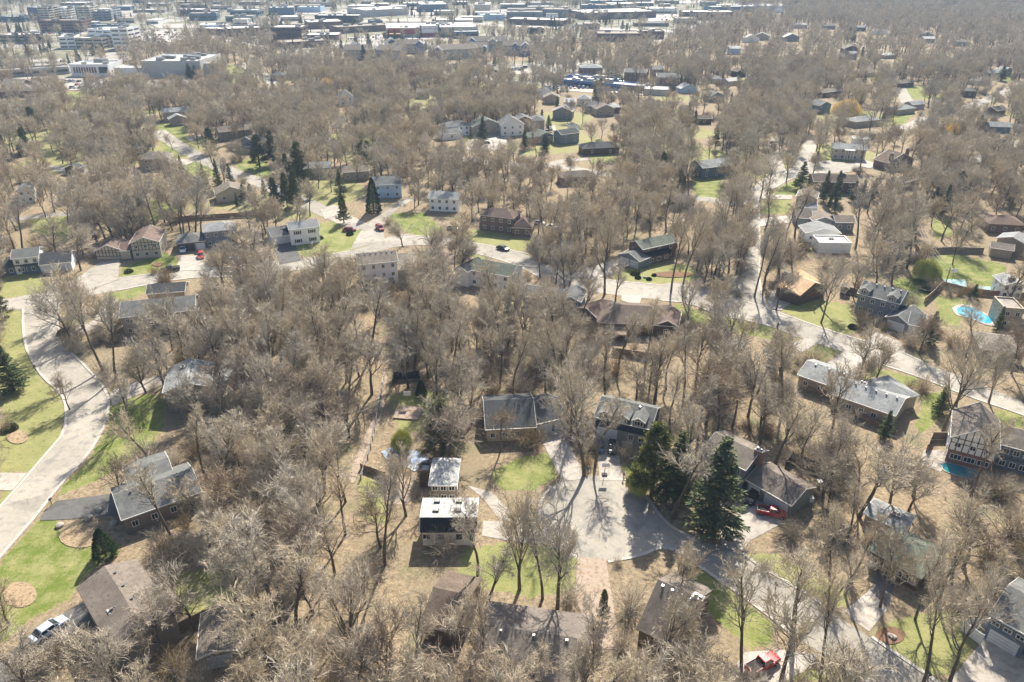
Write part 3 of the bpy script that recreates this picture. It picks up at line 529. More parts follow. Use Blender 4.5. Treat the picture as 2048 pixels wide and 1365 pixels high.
def dormer(root, W, fx, wall, roof, gable=None, w_=2.3, y=.3, hh=2.1, win=True):
    T = W.T; x = W.L * fx; xa, xb = x - w_ / 2, x + w_ / 2; pit = .55
    z0 = W.h - .4; z1 = W.h + hh - .6; yb = W.D * .42
    mb = MB(); mb.hull([T(xa, y, z0), T(xb, y, z0), T(xb, yb, z0), T(xa, yb, z0)], [T(xa, y, z1), T(xb, y, z1), T(xb, yb, z1), T(xa, yb, z1)], W_[wall])
    mb.hull([T(xa, y, z1), T(xb, y, z1), T(x, y, z1 + pit * w_ / 2)], [T(xa, y + .08, z1), T(xb, y + .08, z1), T(x, y + .08, z1 + pit * w_ / 2)], W_[gable or wall])
    d = mb.build('dormer', root); r_ = MB(); th = Vector((0, 0, .12)); e = .3
    for sx in (-1, 1):
        p = [T(x + sx * (w_ / 2 + e), y - .35, z1 - pit * e + .05), T(x, y - .35, z1 + pit * w_ / 2 + .05), T(x, yb + 1.3, z1 + pit * w_ / 2 + .05), T(x + sx * (w_ / 2 + e), yb, z1 - pit * e + .05)]
        r_.hull([q_ - th for q_ in p], p, R_[roof])
        p = [T(x + sx * (w_ / 2 + e), y - .36, z1 - pit * e + .07), T(x, y - .36, z1 + pit * w_ / 2 + .07), T(x, y - .46, z1 + pit * w_ / 2 + .07), T(x + sx * (w_ / 2 + e), y - .46, z1 - pit * e + .07)]
        r_.hull([q_ - th * 2 for q_ in p], p, TRIM)
    r_.build('roof', d)
    if win:
        m = MB(); P = lambda a, b, c: T(x, y, z0 + .55) + W.u * a + Vector((0, 0, b)) - W.n * c
        frame_box(m, P, -.95, .95, 0, 1.15, .12, .005, .09, TRIM)
        for k in (-.32, .32): m.boxf(P, k - .05, k + .05, .12, 1.03, .005, .08, TRIM)
        m.boxf(P, -.85, .85, .1, 1.05, .003, .03, GLASS); m.build('window', d)
def deck(root, W, x0, x1, depth, z, rail=TRIM, stairs=False):
    T = W.T; mb = MB(); y = W.y0
    mb.boxf(T, x0, x1, y - depth, y - .02, z - .2, z, DECK)
    for x in (x0 + .1, x1 - .1, (x0 + x1) / 2): mb.boxf(T, x - .09, x + .09, y - depth + .1, y - depth + .28, 0, z - .2, DECK if rail is DECK else rail)
    d = mb.build('deck', root); r_ = MB()
    for zz in (z + .95, z + .12): r_.boxf(T, x0, x1, y - depth, y - depth + .07, zz, zz + .07, rail); r_.boxf(T, x0, x0 + .07, y - depth + .07, y - .05, zz, zz + .07, rail); r_.boxf(T, x1 - .07, x1, y - depth + .07, y - .05, zz, zz + .07, rail)
    k = int((x1 - x0) / .35)
    for i in range(k + 1): x = x0 + (x1 - x0 - .06) * i / k; r_.boxf(T, x, x + .05, y - depth + .01, y - depth + .06, z, z + .95, rail)
    k = int(depth / .35)
    for i in range(k): yy = y - depth + .1 + i * .35; r_.boxf(T, x0 + .01, x0 + .06, yy, yy + .05, z, z + .95, rail); r_.boxf(T, x1 - .06, x1 - .01, yy, yy + .05, z, z + .95, rail)
    r_.build('railing', d)
def z_(t, *a): return [Z(t, a[i], a[i + 1]) for i in range(0, len(a), 2)]

# --- lower left
h = house('large taupe house with a broad brown-grey gable roof beside the silver car', at=(270, 1240))
A, B, C = z_('B1', 600, 1190, 950, 1000, 410, 855)
W = wing(h, A, B, 5.0, C=C, r='x', wall='taupe', roof='taupe', pitch=.34, vents=4, chim=(.3, .42, -.9), trim=False)
A, B = z_('B1', 760, 1060, 955, 985); wing(h, A, B, 5.6, D=6, r='l', wall='taupe', roof='taupe', pitch=.12, trim=False, keep=False)
h = house('small tan-roofed garage among the trees right of the large taupe house', 'garage', at=(430, 1300))
A, B = z_('B1', 1060, 1240, 1290, 1190); wing(h, A, B, 3.0, D=8, r='x', wall='tan', roof='tan', pitch=.3, garage=((.15, .85),), trim=True)
h = house('grey-roofed house with stepped white eaves at the end of the dark driveway', at=(330, 980))
A, B, C = z_('B1', 655, 490, 1092, 335, 712, 275); W = wing(h, A, B, 3.4, C=C, r='g', wall='taupe', roof='grey', pitch=.36, win=4, vents=3)
A, B = z_('B1', 700, 330, 945, 250); wing(h, A, B, 3.6, D=9, r='g', wall='taupe', roof='grey', pitch=.3, vents=1)
# --- middle left
h = house('pale grey gable-roofed house with a chimney at the end of the tan driveway', at=(380, 790))
A, B, C = z_('M1', 948, 1130, 1232, 1092, 985, 985); W = wing(h, A, B, 5.3, C=C, r='x', wall='taupe', roof='pale', pitch=.36, chim=(.42, .72, -.2), vents=3)
A, B = z_('M1', 1240, 1062, 1328, 1058); W = wing(h, A, B, 5.2, D=11, r='h', wall='tan', roof='pale', pitch=.3); deck(h, W, .2, W.L - .2, 2.6, 2.6)
h = house('long grey-roofed house with a tan back wall by the street below the tudor houses', at=(310, 640))
A, B = z_('M1', 693, 690, 1140, 645); W = wing(h, A, B, 5.4, D=10, r='g', wall='tan', roof='grey', pitch=.42, win=6, ww=.9)
A, B = z_('M1', 850, 552, 1080, 535); wing(h, A, B, 4.6, D=7, r='g', wall='tan', roof='dark', pitch=.4)
deck(h, W, W.L - 3.2, W.L + 1.4, 3, 2.7, DECK)
h = house('house with a white front and dark garage roof at the left edge', at=(60, 540))
A, B = z_('M1', 60, 348, 226, 330); wing(h, A, B, 5.2, D=8, r='g', wall='white', roof='grey', win=3)
A, B = z_('M1', 226, 384, 418, 362); wing(h, A, B, 2.9, D=9, r='g', wall='white', roof='dark', garage=((.06, .95),), pitch=.5)
A, B = z_('M1', 15, 395, 226, 375); wing(h, A, B, 2.9, D=5, r='l', wall='slate', roof='dark', win=3, pitch=.3)
h = house('brown-roofed half-timbered house with cream gables beside its matching garage', at=(260, 510))
A, B = z_('M1', 752, 258, 930, 245); wing(h, A, B, 5.2, D=12, r='x', wall='cream', roof='redbrown', tudor=True, win=3, pitch=.42)
A, B = z_('M1', 545, 302, 718, 296); wing(h, A, B, 2.9, D=8, r='x', wall='cream', roof='redbrown', tudor=True, pitch=.45)
A, B = z_('M1', 690, 300, 760, 296); wing(h, A, B, 2.9, D=8, r='g', wall='cream', roof='redbrown', pitch=.4)
h = house('grey hip-roofed house with an open garage and a red car outside', at=(410, 510))
A, B = z_('M1', 1022, 256, 1203, 240); W = wing(h, A, B, 3.0, D=9, r='h', wall='taupe', roof='grey', pitch=.4, garage=((.66, .97),))
o_ = MB(); T = W.T; o_.boxf(T, W.x0 + .4, W.x0 + (W.x1 - W.x0) * .6, W.y0 - .06, W.y0 - .003, .02, 2.3, W_['black']); o_.build('garage_bay_shade', h)  # dark panel on the wall, painted stand-in for the shade inside the bay
A, B = z_('M1', 1183, 192, 1382, 170); wing(h, A, B, 5.5, D=9, r='h', wall='grey', roof='pale', pitch=.4, win=4)
h = house('white two-storey house with a dark porch roof and white garage door', at=(615, 480))
A, B = z_('M1', 1688, 178, 1868, 156); W = wing(h, A, B, 5.6, D=7.5, r='g', wall='white', roof='pale', win=2, pitch=.4, shut=DKTRIM, storeys=2, ww=1.4)
A, B = z_('M1', 1640, 205, 1868, 178); wing(h, A, B, 3.0, D=2.4, r='l', wall='navy', roof='black', pitch=.5, win=4, door=.4, keep=False)
A, B = z_('M1', 1588, 220, 1706, 200); wing(h, A, B, 2.9, D=9, r='g', wall='white', roof='grey', garage=((.12, .92),))
h = house('tall white house with a back deck and a row of ridge vents', at=(755, 560))
A, B = z_('M2', 103, 382, 341, 358); W = wing(h, A, B, 7.9, D=9, r='g', wall='white', roof='tan', win=4, vents=7, storeys=3, pitch=.4, ww=.9)
deck(h, W, 2.0, W.L - 1.6, 2.6, 2.9)
A, B = z_('M2', 341, 410, 446, 404); wing(h, A, B, 4.6, D=13, r='h', wall='beige', roof='tan', pitch=.5)
h = house('white-walled house with a shade-darkened left gable and green-grey roof below the black car', at=(960, 570))
A, B = z_('M2', 664, 402, 746, 424); wing(h, A, B, 5.0, D=9, r='x', wall='white', roof='black', pitch=.5)  # shade on this slope is painted in: black shingles on the green-grey roof
A, B = z_('M2', 745, 408, 1000, 452); wing(h, A, B, 5.0, D=9, r='g', wall='white', roof='green', pitch=.42, win=4)
h = house('brown brick two-storey house with a long porch strip and pyramid-roofed garage', at=(1010, 470))
A, B = z_('M2', 812, 88, 1016, 112); wing(h, A, B, 5.6, D=8, r='h', wall='brownbrick', roof='redbrown', pitch=.5, win=4, storeys=2)
A, B = z_('M2', 806, 122, 1004, 152); wing(h, A, B, 3.0, D=2.2, r='l', wall='brownbrick', roof='dark', pitch=.4, win=4, door=.5, keep=False)
A, B = z_('M2', 1000, 162, 1125, 168); wing(h, A, B, 3.1, D=8.5, r='h', wall='brownbrick', roof='redbrown', pitch=.7, win=2)
h = house('dark house with a slate roof and blue porch strip above the curved street', at=(1300, 520))
A, B = z_('M2', 1770, 292, 1978, 246); W = wing(h, A, B, 5.0, D=7.5, r='g', wall='brownbrick', roof='green', pitch=.45, win=3)
A, B = z_('M2', 1758, 350, 1942, 304); wing(h, A, B, 2.8, D=3, r='l', wall='brownbrick', roof='slate' if 'slate' in R_ else 'black', pitch=.45, win=4, ww=1.6, keep=False)
A, B = z_('M2', 1622, 318, 1752, 362); wing(h, A, B, 2.8, D=7, r='x', wall='grey', roof='grey', pitch=.4, garage=((.08, .5), (.55, .95)))
h = house('wide brown hip-roofed house with a rear deck in the woods below the curved street', at=(1270, 665))
A, B = z_('M2', 1500, 716, 1960, 740); W = wing(h, A, B, 3.4, D=13, r='h', wall='brown', roof='brown', pitch=.36, win=5)
A, B = z_('M2', 1852, 726, 1978, 742); wing(h, A, B, 3.5, D=9, r='x', wall='brown', roof='redbrown', pitch=.5, win=1)
A, B = z_('M2', 1500, 690, 1650, 640); wing(h, A, B, 3.3, D=8, r='g', wall='brown', roof='redbrown', pitch=.3)
deck(h, W, .5, W.L * .4, 4, 2.0, DECK)
h = house('slate-roofed house almost hidden in trees below the street', at=(1140, 600))
A, B = z_('M2', 1285, 585, 1410, 600); wing(h, A, B, 4.5, D=8, r='x', wall='slate', roof='grey', pitch=.45, win=2, keep=False)
A, B = z_('M2', 1060, 560, 1290, 590); wing(h, A, B, 4.0, D=8, r='g', wall='slate', roof='grey', pitch=.4, win=3, keep=False)
h = house('brown house with a bright orange cedar roof and brick chimney', at=(1600, 590))
A, B, = z_('M3', 590, 502, 738, 562); W = wing(h, A, B, 3.2, D=12, r='g', wall='brown', roof='orange', pitch=.42, trim=False, win=2, chim=(-.03, .35, .2))
A, B = z_('M3', 736, 560, 852, 470); wing(h, A, B, 3.2, D=6, r='l', wall='brown', roof='orange', pitch=.3, trim=False, keep=False)
h = house('grey two-storey house with two gabled dormers and an attached garage', at=(1760, 640))
A, B = z_('G', 780, 318, 1370, 470); W = wing(h, A, B, 5.6, D=9, r='g', wall='grey', roof='grey', pitch=.5, vents=5, win=4, storeys=2)
dormer(h, W, .16, 'grey', 'grey'); dormer(h, W, .8, 'grey', 'grey')
A, B = z_('G', 1030, 480, 1380, 590); wing(h, A, B, 3.2, D=2.4, r='l', wall='grey', roof='black', pitch=.45, win=3, door=.6, keep=False)
A, B = z_('G', 1160, 640, 1490, 748); wing(h, A, B, 2.9, D=9.5, r='x', wall='grey', roof='grey', pitch=.5, garage=((.08, .86),))
A, B = z_('G', 1470, 745, 1690, 790); wing(h, A, B, 2.9, D=9, r='g', wall='white', roof='grey', pitch=.4)
h = house('small brown garden shed with a tan roof left of the grey dormered house', 'shed', at=(1697, 590), name='shed')
A, B = z_('G', 545, 240, 680, 262); wing(h, A, B, 2.4, D=4, r='x', wall='brown', roof='tan', pitch=.3, trim=False, keep=False)
h = house('long pale grey ranch house with a hip wing, a row of vents and a chimney', at=(1720, 810))
A, B = z_('M3', 720, 1022, 1000, 1120); wing(h, A, B, 3.2, D=9.5, r='g', wall='tan', roof='pale', pitch=.36, vents=3, win=3)
A, B = z_('M3', 912, 1132, 1296, 1265); W = wing(h, A, B, 3.3, D=10, r='g', wall='tan', roof='pale', pitch=.36, vents=6, win=5, chim=(.34, .6, -.2))
A, B = z_('M3', 1230, 1190, 1440, 1142); wing(h, A, B, 3.4, D=9, r='h', wall='tan', roof='pale', pitch=.36)
h = house('half-timbered brick house with a steep gable beside the small teal pool', at=(1930, 925))
A, B = z_('B3', 1495, 40, 1765, 108); W = wing(h, A, B, 5.6, D=11, r='x', wall='white', roof='taupe', pitch=.75, tudor=True, win=3, storeys=2, wh=1.1)
o_ = MB(); o_.boxf(W.T, W.x0 - .01, W.x1 + .01, W.y0 - .12, W.y0 - .065, 0, 2.75, W_['brick']); o_.build('brick_facing', h)
for fx in (.2, .5, .8): window(h, W.T(W.x0 + (W.x1 - W.x0) * fx, W.y0 - .12, .9), W.u, -W.n, 2.0, 1.2, 3)
A, B = z_('B3', 1770, 80, 1960, 130); wing(h, A, B, 5.4, D=8, r='g', wall='slate', roof='tan', tudor=True, win=3, pitch=.5)
# --- cul-de-sac
h = house('tan-roofed house with a brick chimney and long garage behind the big spruces', at=(1500, 970))
A, B = z_('B3', 150, 105, 388, 220); wing(h, A, B, 5.2, D=8.5, r='g', wall='grey', roof='tan', pitch=.4, win=3, chim=(1.0, .5, .5))
A, B = z_('B3', 385, 268, 636, 412); W = wing(h, A, B, 3.0, D=8, r='g', wall='green', roof='taupe', pitch=.4, garage=((.05, .3), (.42, .95)))
h = house('dark grey L-shaped house with white garage doors at the cul-de-sac', at=(1080, 850))
A, B = z_('M2', 1136, 1316, 1328, 1270); wing(h, A, B, 3.0, D=10, r='g', wall='brownbrick', roof='dark', pitch=.4, garage=((.05, .58), (.66, .97)))
A, B = z_('M2', 850, 1345, 1150, 1330); wing(h, A, B, 3.2, D=13, r='g', wall='beige', roof='dark', pitch=.42, win=4)
h = house('navy house with three red-gabled dormers and a white garage door', at=(1235, 870))
A, B = z_('C', 1010, 95, 1790, 275); W = wing(h, A, B, 4.6, D=9, r='g', wall='navy', roof='grey', pitch=.5, storeys=2, vents=2)
for fx in (.2, .5, .78): dormer(h, W, fx, 'navy', 'grey', 'red', y=.1)
gm = MB(); gm.boxf(W.T, W.L * .07, W.L * .42, W.y0 - .07, W.y0 - .004, .05, 2.3, GARD); gm.build('garage_door', h)
gm = MB(); gm.boxf(W.T, W.L * .42, W.L * .95, W.y0 - .05, W.y0 - .002, 0, 2.5, W_['green']); gm.build('lower_wall', h)
for fx in (.66, .84): window(h, W.T(W.L * fx, W.y0 - .05, .8), W.u, -W.n, 1.1, 1.4, 2)
gm = MB(); T = W.T
for zz in (.5, 1.4): gm.boxf(T, W.L * .56, W.L * .72, W.y0 - 1.9, W.y0 - 1.82, zz, zz + .09, TRIM); 
for x in np.linspace(W.L * .56, W.L * .72, 9): gm.boxf(T, x, x + .05, W.y0 - 1.9, W.y0 - 1.84, .05, 1.4, TRIM)
for i, zz in enumerate((.45, .3, .15)): gm.boxf(T, W.L * .58, W.L * .7, W.y0 - .9 - .35 * i, W.y0 - .1, 0, zz, CURB)
gm.build('front_steps', h)
h = house('low white-roofed house with a side lean-to between the blue tarp and the driveway', at=(905, 970))
A, B, C = z_('B2', 478, 300, 634, 302, 498, 150); W = wing(h, A, B, 4.2, C=C, r='g', wall='taupe', roof='white', pitch=.10, win=3)
A, B = z_('B2', 415, 238, 492, 240); wing(h, A, B, 3.4, D=3.4, r='f', wall='brown', roof='white', keep=False)
h = house('white mansard-fronted house with four skylights beside the dark shaded yard', at=(900, 1070))
A, B = z_('W', 170, 718, 1142, 716); W = wing(h, A, B, 3.3, D=6.6, r='m', wall='stucco', roof='white', sky=2, win=0)
window(h, W.T(W.L * .68, W.y0, 1.3), W.u, -W.n, 1.0, 1.1, 2, None, True, W_['black']); window(h, W.T(W.L * .1, W.y0, 1.3), W.u, -W.n, 1.3, 1.2); window(h, W.T(W.L * .36, W.y0, 1.2), W.u, -W.n, 1.3, 1.2)
# --- bottom
h = house('very wide brown-roofed house at the bottom centre with tree shadows on its roof', at=(1060, 1290))
A, B, C = z_('B2', 700, 1300, 1330, 1400, 640, 900); wing(h, A, B, 4.0, C=C, keep=False, r='g', wall='brown', roof='taupe', pitch=.33, vents=3, trim=False)
A, B = z_('B2', 430, 1060, 640, 1110); wing(h, A, B, 3.4, D=11, r='g', wall='brown', roof='brown', pitch=.36, trim=False, keep=False)
h = house('brown house with a broad tree-shadowed gable roof left of the small green bank', at=(1340, 1270))
A, B = z_('B2', 1600, 1075, 1830, 1190); W = wing(h, A, B, 3.6, D=13, r='g', wall='brown', roof='taupe', pitch=.6, vents=4, chim=(.95, .5, .1), trim=False)
h = house('green-grey hip-roofed house with white eaves half hidden by branches', at=(1790, 1110))
A, B = z_('B3', 1045, 642, 1340, 806); wing(h, A, B, 3.2, D=9, r='h', wall='brown', roof='green', pitch=.34, win=4, keep=False)
h = house('long narrow pale-roofed outbuilding behind the green-grey hip roof', 'outbuilding', at=(1770, 1060), name='outbuilding')
A, B = z_('B3', 1022, 452, 1252, 556); wing(h, A, B, 3.2, D=5.5, r='g', wall='tan', roof='pale', pitch=.2, chim=(.62, .5, .1))
h = house('blue-grey house with a white garage door in the bottom right corner', at=(2020, 1280))
A, B = z_('B3', 1702, 995, 1930, 1125); W = wing(h, A, B, 4.8, D=11, r='g', wall='slate', roof='grey', pitch=.36, win=3, garage=((.1, .9),), wh=.8, storeys=2)
# --- right edge
h = house('beige flat-roofed house with a balcony beside the bright blue pool', at=(2030, 640))
A, B = z_('M3', 1925, 640, 2060, 650); W = wing(h, A, B, 5.4, D=8, r='f', wall='beige', roof='gravel', win=2); A, B = z_('M3', 1990, 700, 2090, 715); wing(h, A, B, 3.0, D=6, r='f', wall='beige', roof='gravel', win=1)
h = house('white sunroom house with a big brick chimney beyond the sports court', at=(2030, 580))
A, B = z_('M3', 1930, 500, 2060, 505); wing(h, A, B, 4.2, D=7, r='x', wall='white', roof='pale', pitch=.35, win=3, chim=(.45, .3, .6))
h = house('brown hip-roofed house at the right edge beyond the green back garden', at=(2030, 465))
A, B = z_('M3', 1838, 138, 2060, 150); wing(h, A, B, 3.4, D=10, r='h', wall='brownbrick', roof='redbrown', pitch=.35, win=3)
h = house('tan-sided house with a pale gable roof below the brown hip roof at the right edge', at=(2030, 500))
A, B = z_('M3', 1885, 222, 2060, 262); wing(h, A, B, 4.0, D=7, r='x', wall='tan', roof='pale', pitch=.35); A, B = z_('M3', 1850, 280, 1990, 300); wing(h, A, B, 3.0, D=6, r='g', wall='tan', roof='tan', keep=False)
h = house('tan wavy-roofed house among trees below the bright blue pool', at=(1990, 700))
A, B = z_('M3', 1790, 870, 2060, 905); wing(h, A, B, 3.2, D=10, r='h', wall='tan', roof='tan', pitch=.35)
h = house('taupe house with a front gable and long side wing beside the right-hand street', at=(1660, 450))
A, B = z_('M3', 808, 122, 952, 126); wing(h, A, B, 3.2, D=8, r='x', wall='grey', roof='tan', pitch=.35, win=2); A, B = z_('M3', 945, 132, 1064, 134); wing(h, A, B, 3.4, D=7, r='g', wall='grey', roof='tan', win=2); A, B = z_('M3', 715, 105, 812, 110); wing(h, A, B, 3.0, D=9, r='g', wall='grey', roof='taupe')
h = house('white-roofed house with dark windows below the taupe gabled house', at=(1650, 490))
A, B = z_('M3', 770, 196, 980, 198); wing(h, A, B, 3.2, D=8, r='x', wall='white', roof='pale', pitch=.3, win=3); A, B = z_('M3', 845, 258, 1048, 262); wing(h, A, B, 3.2, D=8, r='f', wall='white', roof='white', chim=(.5, .6, .2))
h = house('small two-storey house with a tan gable roof left of the spruce row', at=(1608, 410))
A, B = z_('T3', 712, 1150, 838, 1165); wing(h, A, B, 5.2, D=9, r='x', wall='tan', roof='tan', pitch=.45, win=2); A, B = z_('T3', 762, 1215, 842, 1218); wing(h, A, B, 2.9, D=5, r='g', wall='white', roof='pale', keep=False)
h = house('dark brown-roofed house behind the row of spruces', at=(1680, 385))
A, B = z_('T3', 815, 1062, 1085, 1070); wing(h, A, B, 4.6, D=9, r='g', wall='brown', roof='brown', pitch=.45, win=3, chim=(.7, .5, .3))
h = house('cream colonial house with a columned portico on the far turning circle', at=(1695, 315))
A, B = z_('T3', 930, 868, 1130, 880); W = wing(h, A, B, 5.0, D=9, r='g', wall='cream', roof='pale', pitch=.35, win=5, storeys=2)
p_ = MB(); T = W.T
for x in (W.L * .38, W.L * .46, W.L * .54, W.L * .62): p_.boxf(T, x - .13, x + .13, -1.3, -1.05, 0, 4.6, TRIM)
p_.boxf(T, W.L * .35, W.L * .65, -1.6, .3, 4.6, 4.9, TRIM); p_.build('portico', h)
h = house('brown-roofed house with two chimneys right of the cream colonial house', at=(1810, 330))
A, B = z_('T3', 1250, 955, 1410, 930); wing(h, A, B, 3.4, D=8, r='x', wall='brownbrick', roof='brown', pitch=.4, chim=((.2, .2, .1), (.95, .5, .3)))
h = house('tan-roofed house right of the spruce row', at=(1810, 370)); A, B = z_('T3', 1325, 1075, 1450, 1045); wing(h, A, B, 3.4, D=7, r='g', wall='tan', roof='tan', keep=False)
h = house('blue-grey house under a big bare tree left of the right-hand street', at=(1450, 335))
A, B = z_('T3', 168, 985, 400, 960); wing(h, A, B, 4.6, keep=False, D=10, r='g', wall='slate', roof='pale', pitch=.4, win=4, shut=None)
h = house('brown-roofed house hidden in trees left of the right-hand street', at=(1370, 400)); A, B = z_('T3', 5, 1180, 130, 1170); wing(h, A, B, 3.4, D=8, r='h', wall='brown', roof='redbrown', keep=True)
# --- middle distance
def small(label, t, ax, ay, bx, by, h_, D, r, wall, roof, win=3, keep=True, group=None, cat='house', name='house', extra=None, **k):
    A, B = z_(t, ax, ay, bx, by); o = house(label, cat, at=((A[0] + B[0]) / 2, (A[1] + B[1]) / 2 + 8), group=group, name=name)
    wing(o, A, B, h_, D=D, r=r, wall=wall, roof=roof, win=win, keep=keep, detail=1, **k)
    for e in (extra or []):
        A, B = z_(t, *e[:4]); wing(o, A, B, e[4], D=e[5], r=e[6], wall=e[7] if len(e) > 7 else wall, roof=roof, win=1, detail=1, keep=keep)
    return o
small('pale blue two-storey house beside the tall green arborvitae', 'T2', 190, 1085, 362, 1078, 5.4, 10, 'g', 'blue', 'grey', 3, storeys=2)
small('tan house behind the pale blue house', 'T2', 15, 1010, 172, 1000, 3.8, 8, 'g', 'tan', 'tan')
small('pale-roofed white house hidden behind bare trees left of the brown brick house', 'T2', 512, 1160, 690, 1168, 5, 8, 'g', 'white', 'pale', 4)
small('white house with a blue front facing the small far cul-de-sac', 'T2', 620, 745, 762, 735, 5, 10, 'h', 'white', 'grey', 4, extra=[(595, 790, 715, 775, 3, 8, 'g')])
small('grey-gabled house behind the widest dark spruce', 'T2', 775, 745, 955, 730, 5, 9, 'x', 'tan', 'green', 3, extra=[(880, 735, 955, 725, 4, 8, 'x')])
small('largest brick house with three steep gables on the far cul-de-sac', 'T2', 940, 735, 1080, 728, 5.6, 10, 'x', 'stucco', 'grey', 3, pitch=.6, extra=[(1040, 700, 1120, 696, 6, 10, 'x', 'brick'), (1110, 705, 1200, 705, 5, 11, 'h', 'tan')])
small('dark green-roofed house between the two spruce pairs', 'T2', 1095, 805, 1252, 795, 3.4, 9, 'h', 'tan', 'green', 3, extra=[(1160, 800, 1252, 790, 3.6, 9, 'x')])
small('tall dark-roofed house with white corner boards right of the far cul-de-sac', 'T2', 1295, 790, 1405, 775, 5, 8, 'g', 'grey', 'dark', 2, extra=[(1350, 740, 1405, 735, 6, 5, 'x', 'white')])
small('low dark hip-roofed house with a white garage in the trees', 'T2', 1420, 870, 1640, 860, 3.4, 9, 'h', 'brown', 'dark', 2)
small('silver-roofed house behind the far cul-de-sac gables', 'T2', 1240, 650, 1360, 655, 4.5, 9, 'x', 'grey', 'pale', 2)
small('tan gable-roofed house in the trees right of the silver-roofed house', 'T2', 1500, 640, 1610, 635, 4, 9, 'x', 'tan', 'tan', 2)
small('brown house with a low deck hidden below the far cul-de-sac', 'T2', 1290, 1040, 1505, 1030, 3.4, 8, 'h', 'brown', 'brown', 3)
small('tan two-storey house with a front gable garage at the upper left', 'T1', 945, 660, 1095, 650, 5.2, 8, 'g', 'tan', 'pale', 3, extra=[(985, 700, 1095, 690, 3.6, 6, 'x')])
small('olive-brown house above the loose pine at the upper left', 'T1', 1280, 775, 1475, 755, 4.6, 9, 'g', 'taupe', 'taupe', 3)
small('grey split-level house beside the dense pines at the upper left', 'T1', 1370, 830, 1510, 850, 3.8, 8, 'x', 'grey', 'taupe', 2, extra=[(1425, 855, 1520, 862, 3, 8, 'g')])
small('tan windowless-sided house with a hip roof by the upper left side street', 'T1', 800, 935, 985, 925, 5.0, 10, 'h', 'tan', 'taupe', 2)
small('small white house with a low tan gable roof above the dark spruce group', 'T1', 1255, 1140, 1445, 1120, 3.4, 9, 'x', 'cream', 'tan', 2)
small('white house with a tall chimney at the left edge', 'T1', 90, 1120, 190, 1110, 5, 8, 'x', 'white', 'pale', 2)
small('large low building with pale overlapping roofs at the left edge', 'T1', -40, 540, 200, 530, 4, 16, 'h', 'brownbrick', 'tan', 0, cat='building', name='building', extra=[(0, 500, 120, 500, 6, 14, 'g')])
small('dark small-roofed shed among trees at the upper left', 'T1', 370, 985, 460, 985, 2.6, 5, 'x', 'brown', 'dark', 0, cat='shed', name='shed')
small('grey house hidden among trees left of the white-fronted house', 'T1', 730, 870, 830, 865, 3.2, 7, 'h', 'grey', 'pale', 1, keep=False)
small('tan house hidden behind trees near the pines', 'T1', 1780, 985, 1930, 980, 4.2, 8, 'g', 'taupe', 'pale', 1, keep=False)
small('pale house hidden by trees right of the three spruces', 'T1', 1100, 1075, 1200, 1070, 3.2, 8, 'g', 'tan', 'pale', 1, keep=False)
small('dark green-roofed house with a chimney at the far left', 'T1', 95, 880, 190, 870, 3.2, 8, 'g', 'brown', 'dark', 1)
small('pale grey steep-roofed house left of the bare wooded slope', 'T2', -10, 575, 85, 570, 4.5, 9, 'x', 'white', 'grey', 2, pitch=.8)
small('brown shed-roofed house in the trees at the upper right', 'F', 1395, 238, 1425, 238, 3, 7, 'g', 'brown', 'brown', 1)
small('blue-grey gabled house beside the yellow willow', 'T3', 850, 620, 925, 612, 4.5, 8, 'x', 'slate', 'grey', 2)
small('long taupe-roofed house below the yellow willow', 'T3', 1060, 715, 1215, 700, 3.2, 9, 'h', 'tan', 'pale', 2)
small('blue-roofed ranch house right of the willow', 'T3', 1310, 645, 1420, 632, 3, 8, 'h', 'tan', 'pale', 2, extra=[(1395, 615, 1475, 608, 3, 7, 'g')])
small('brown ranch house beside the small far street', 'T3', 1330, 490, 1410, 480, 3, 8, 'h', 'brown', 'tan', 1)
small('grey two-tone house at the far right by the bright lawn', 'T3', 1930, 415, 1985, 410, 4, 7, 'x', 'grey', 'pale', 1, extra=[(1850, 430, 1935, 425, 3, 8, 'g')])
small('white-roofed house beside the far right street bend', 'T3', 1235, 325, 1305, 322, 3, 9, 'h', 'tan', 'white', 1)
small('dark house with a pale gable left of the far right street bend', 'T3', 1035, 315, 1078, 312, 5, 7, 'g', 'grey', 'pale', 1)
small('long low ranch house left of the bright front lawns', 'T3', 1085, 430, 1180, 425, 3, 8, 'g', 'tan', 'tan', 2)
small('cream house in the trees at the upper right', 'T3', 325, 285, 395, 285, 5, 8, 'g', 'blue', 'white', 2)
small('pale-roofed ranch left of the big round bare tree', 'T3', 165, 460, 275, 465, 3, 9, 'h', 'cream', 'pale', 1)
small('low white-roofed ranch right of the pale-roofed ranch', 'T3', 320, 478, 395, 470, 3, 8, 'g', 'cream', 'white', 1)
small('dark gabled house below the low ranch roofs', 'T3', 370, 420, 425, 415, 4, 7, 'x', 'black', 'brown', 1)
small('slate gabled house with a blue wall among trees at centre right', 'T3', 210, 565, 300, 560, 3.5, 9, 'x', 'slate', 'grey', 1)
small('pale house with a long eave left of the centre right woods', 'T3', 40, 520, 140, 515, 3, 8, 'x', 'blue', 'white', 1)
small('white-roofed shed behind the far turning circle', 'T3', 1045, 815, 1150, 820, 3, 5, 'f', 'white', 'white', 0, cat='shed', name='shed')
small('tan-roofed house between willow and cream ranch houses', 'T3', 870, 545, 985, 530, 3, 8, 'g', 'brown', 'tan', 1)
small('grey-roofed house at the far right edge behind bare trees', 'T3', 1850, 740, 1980, 745, 3.2, 8, 'g', 'slate', 'pale', 2)
small('dark roof at the right edge among trees', 'T3', 1890, 650, 1950, 640, 3, 8, 'g', 'brown', 'dark', 0)
small('pale roof far right below the bright lawn', 'T3', 1760, 475, 1850, 470, 3, 8, 'h', 'tan', 'white', 0)
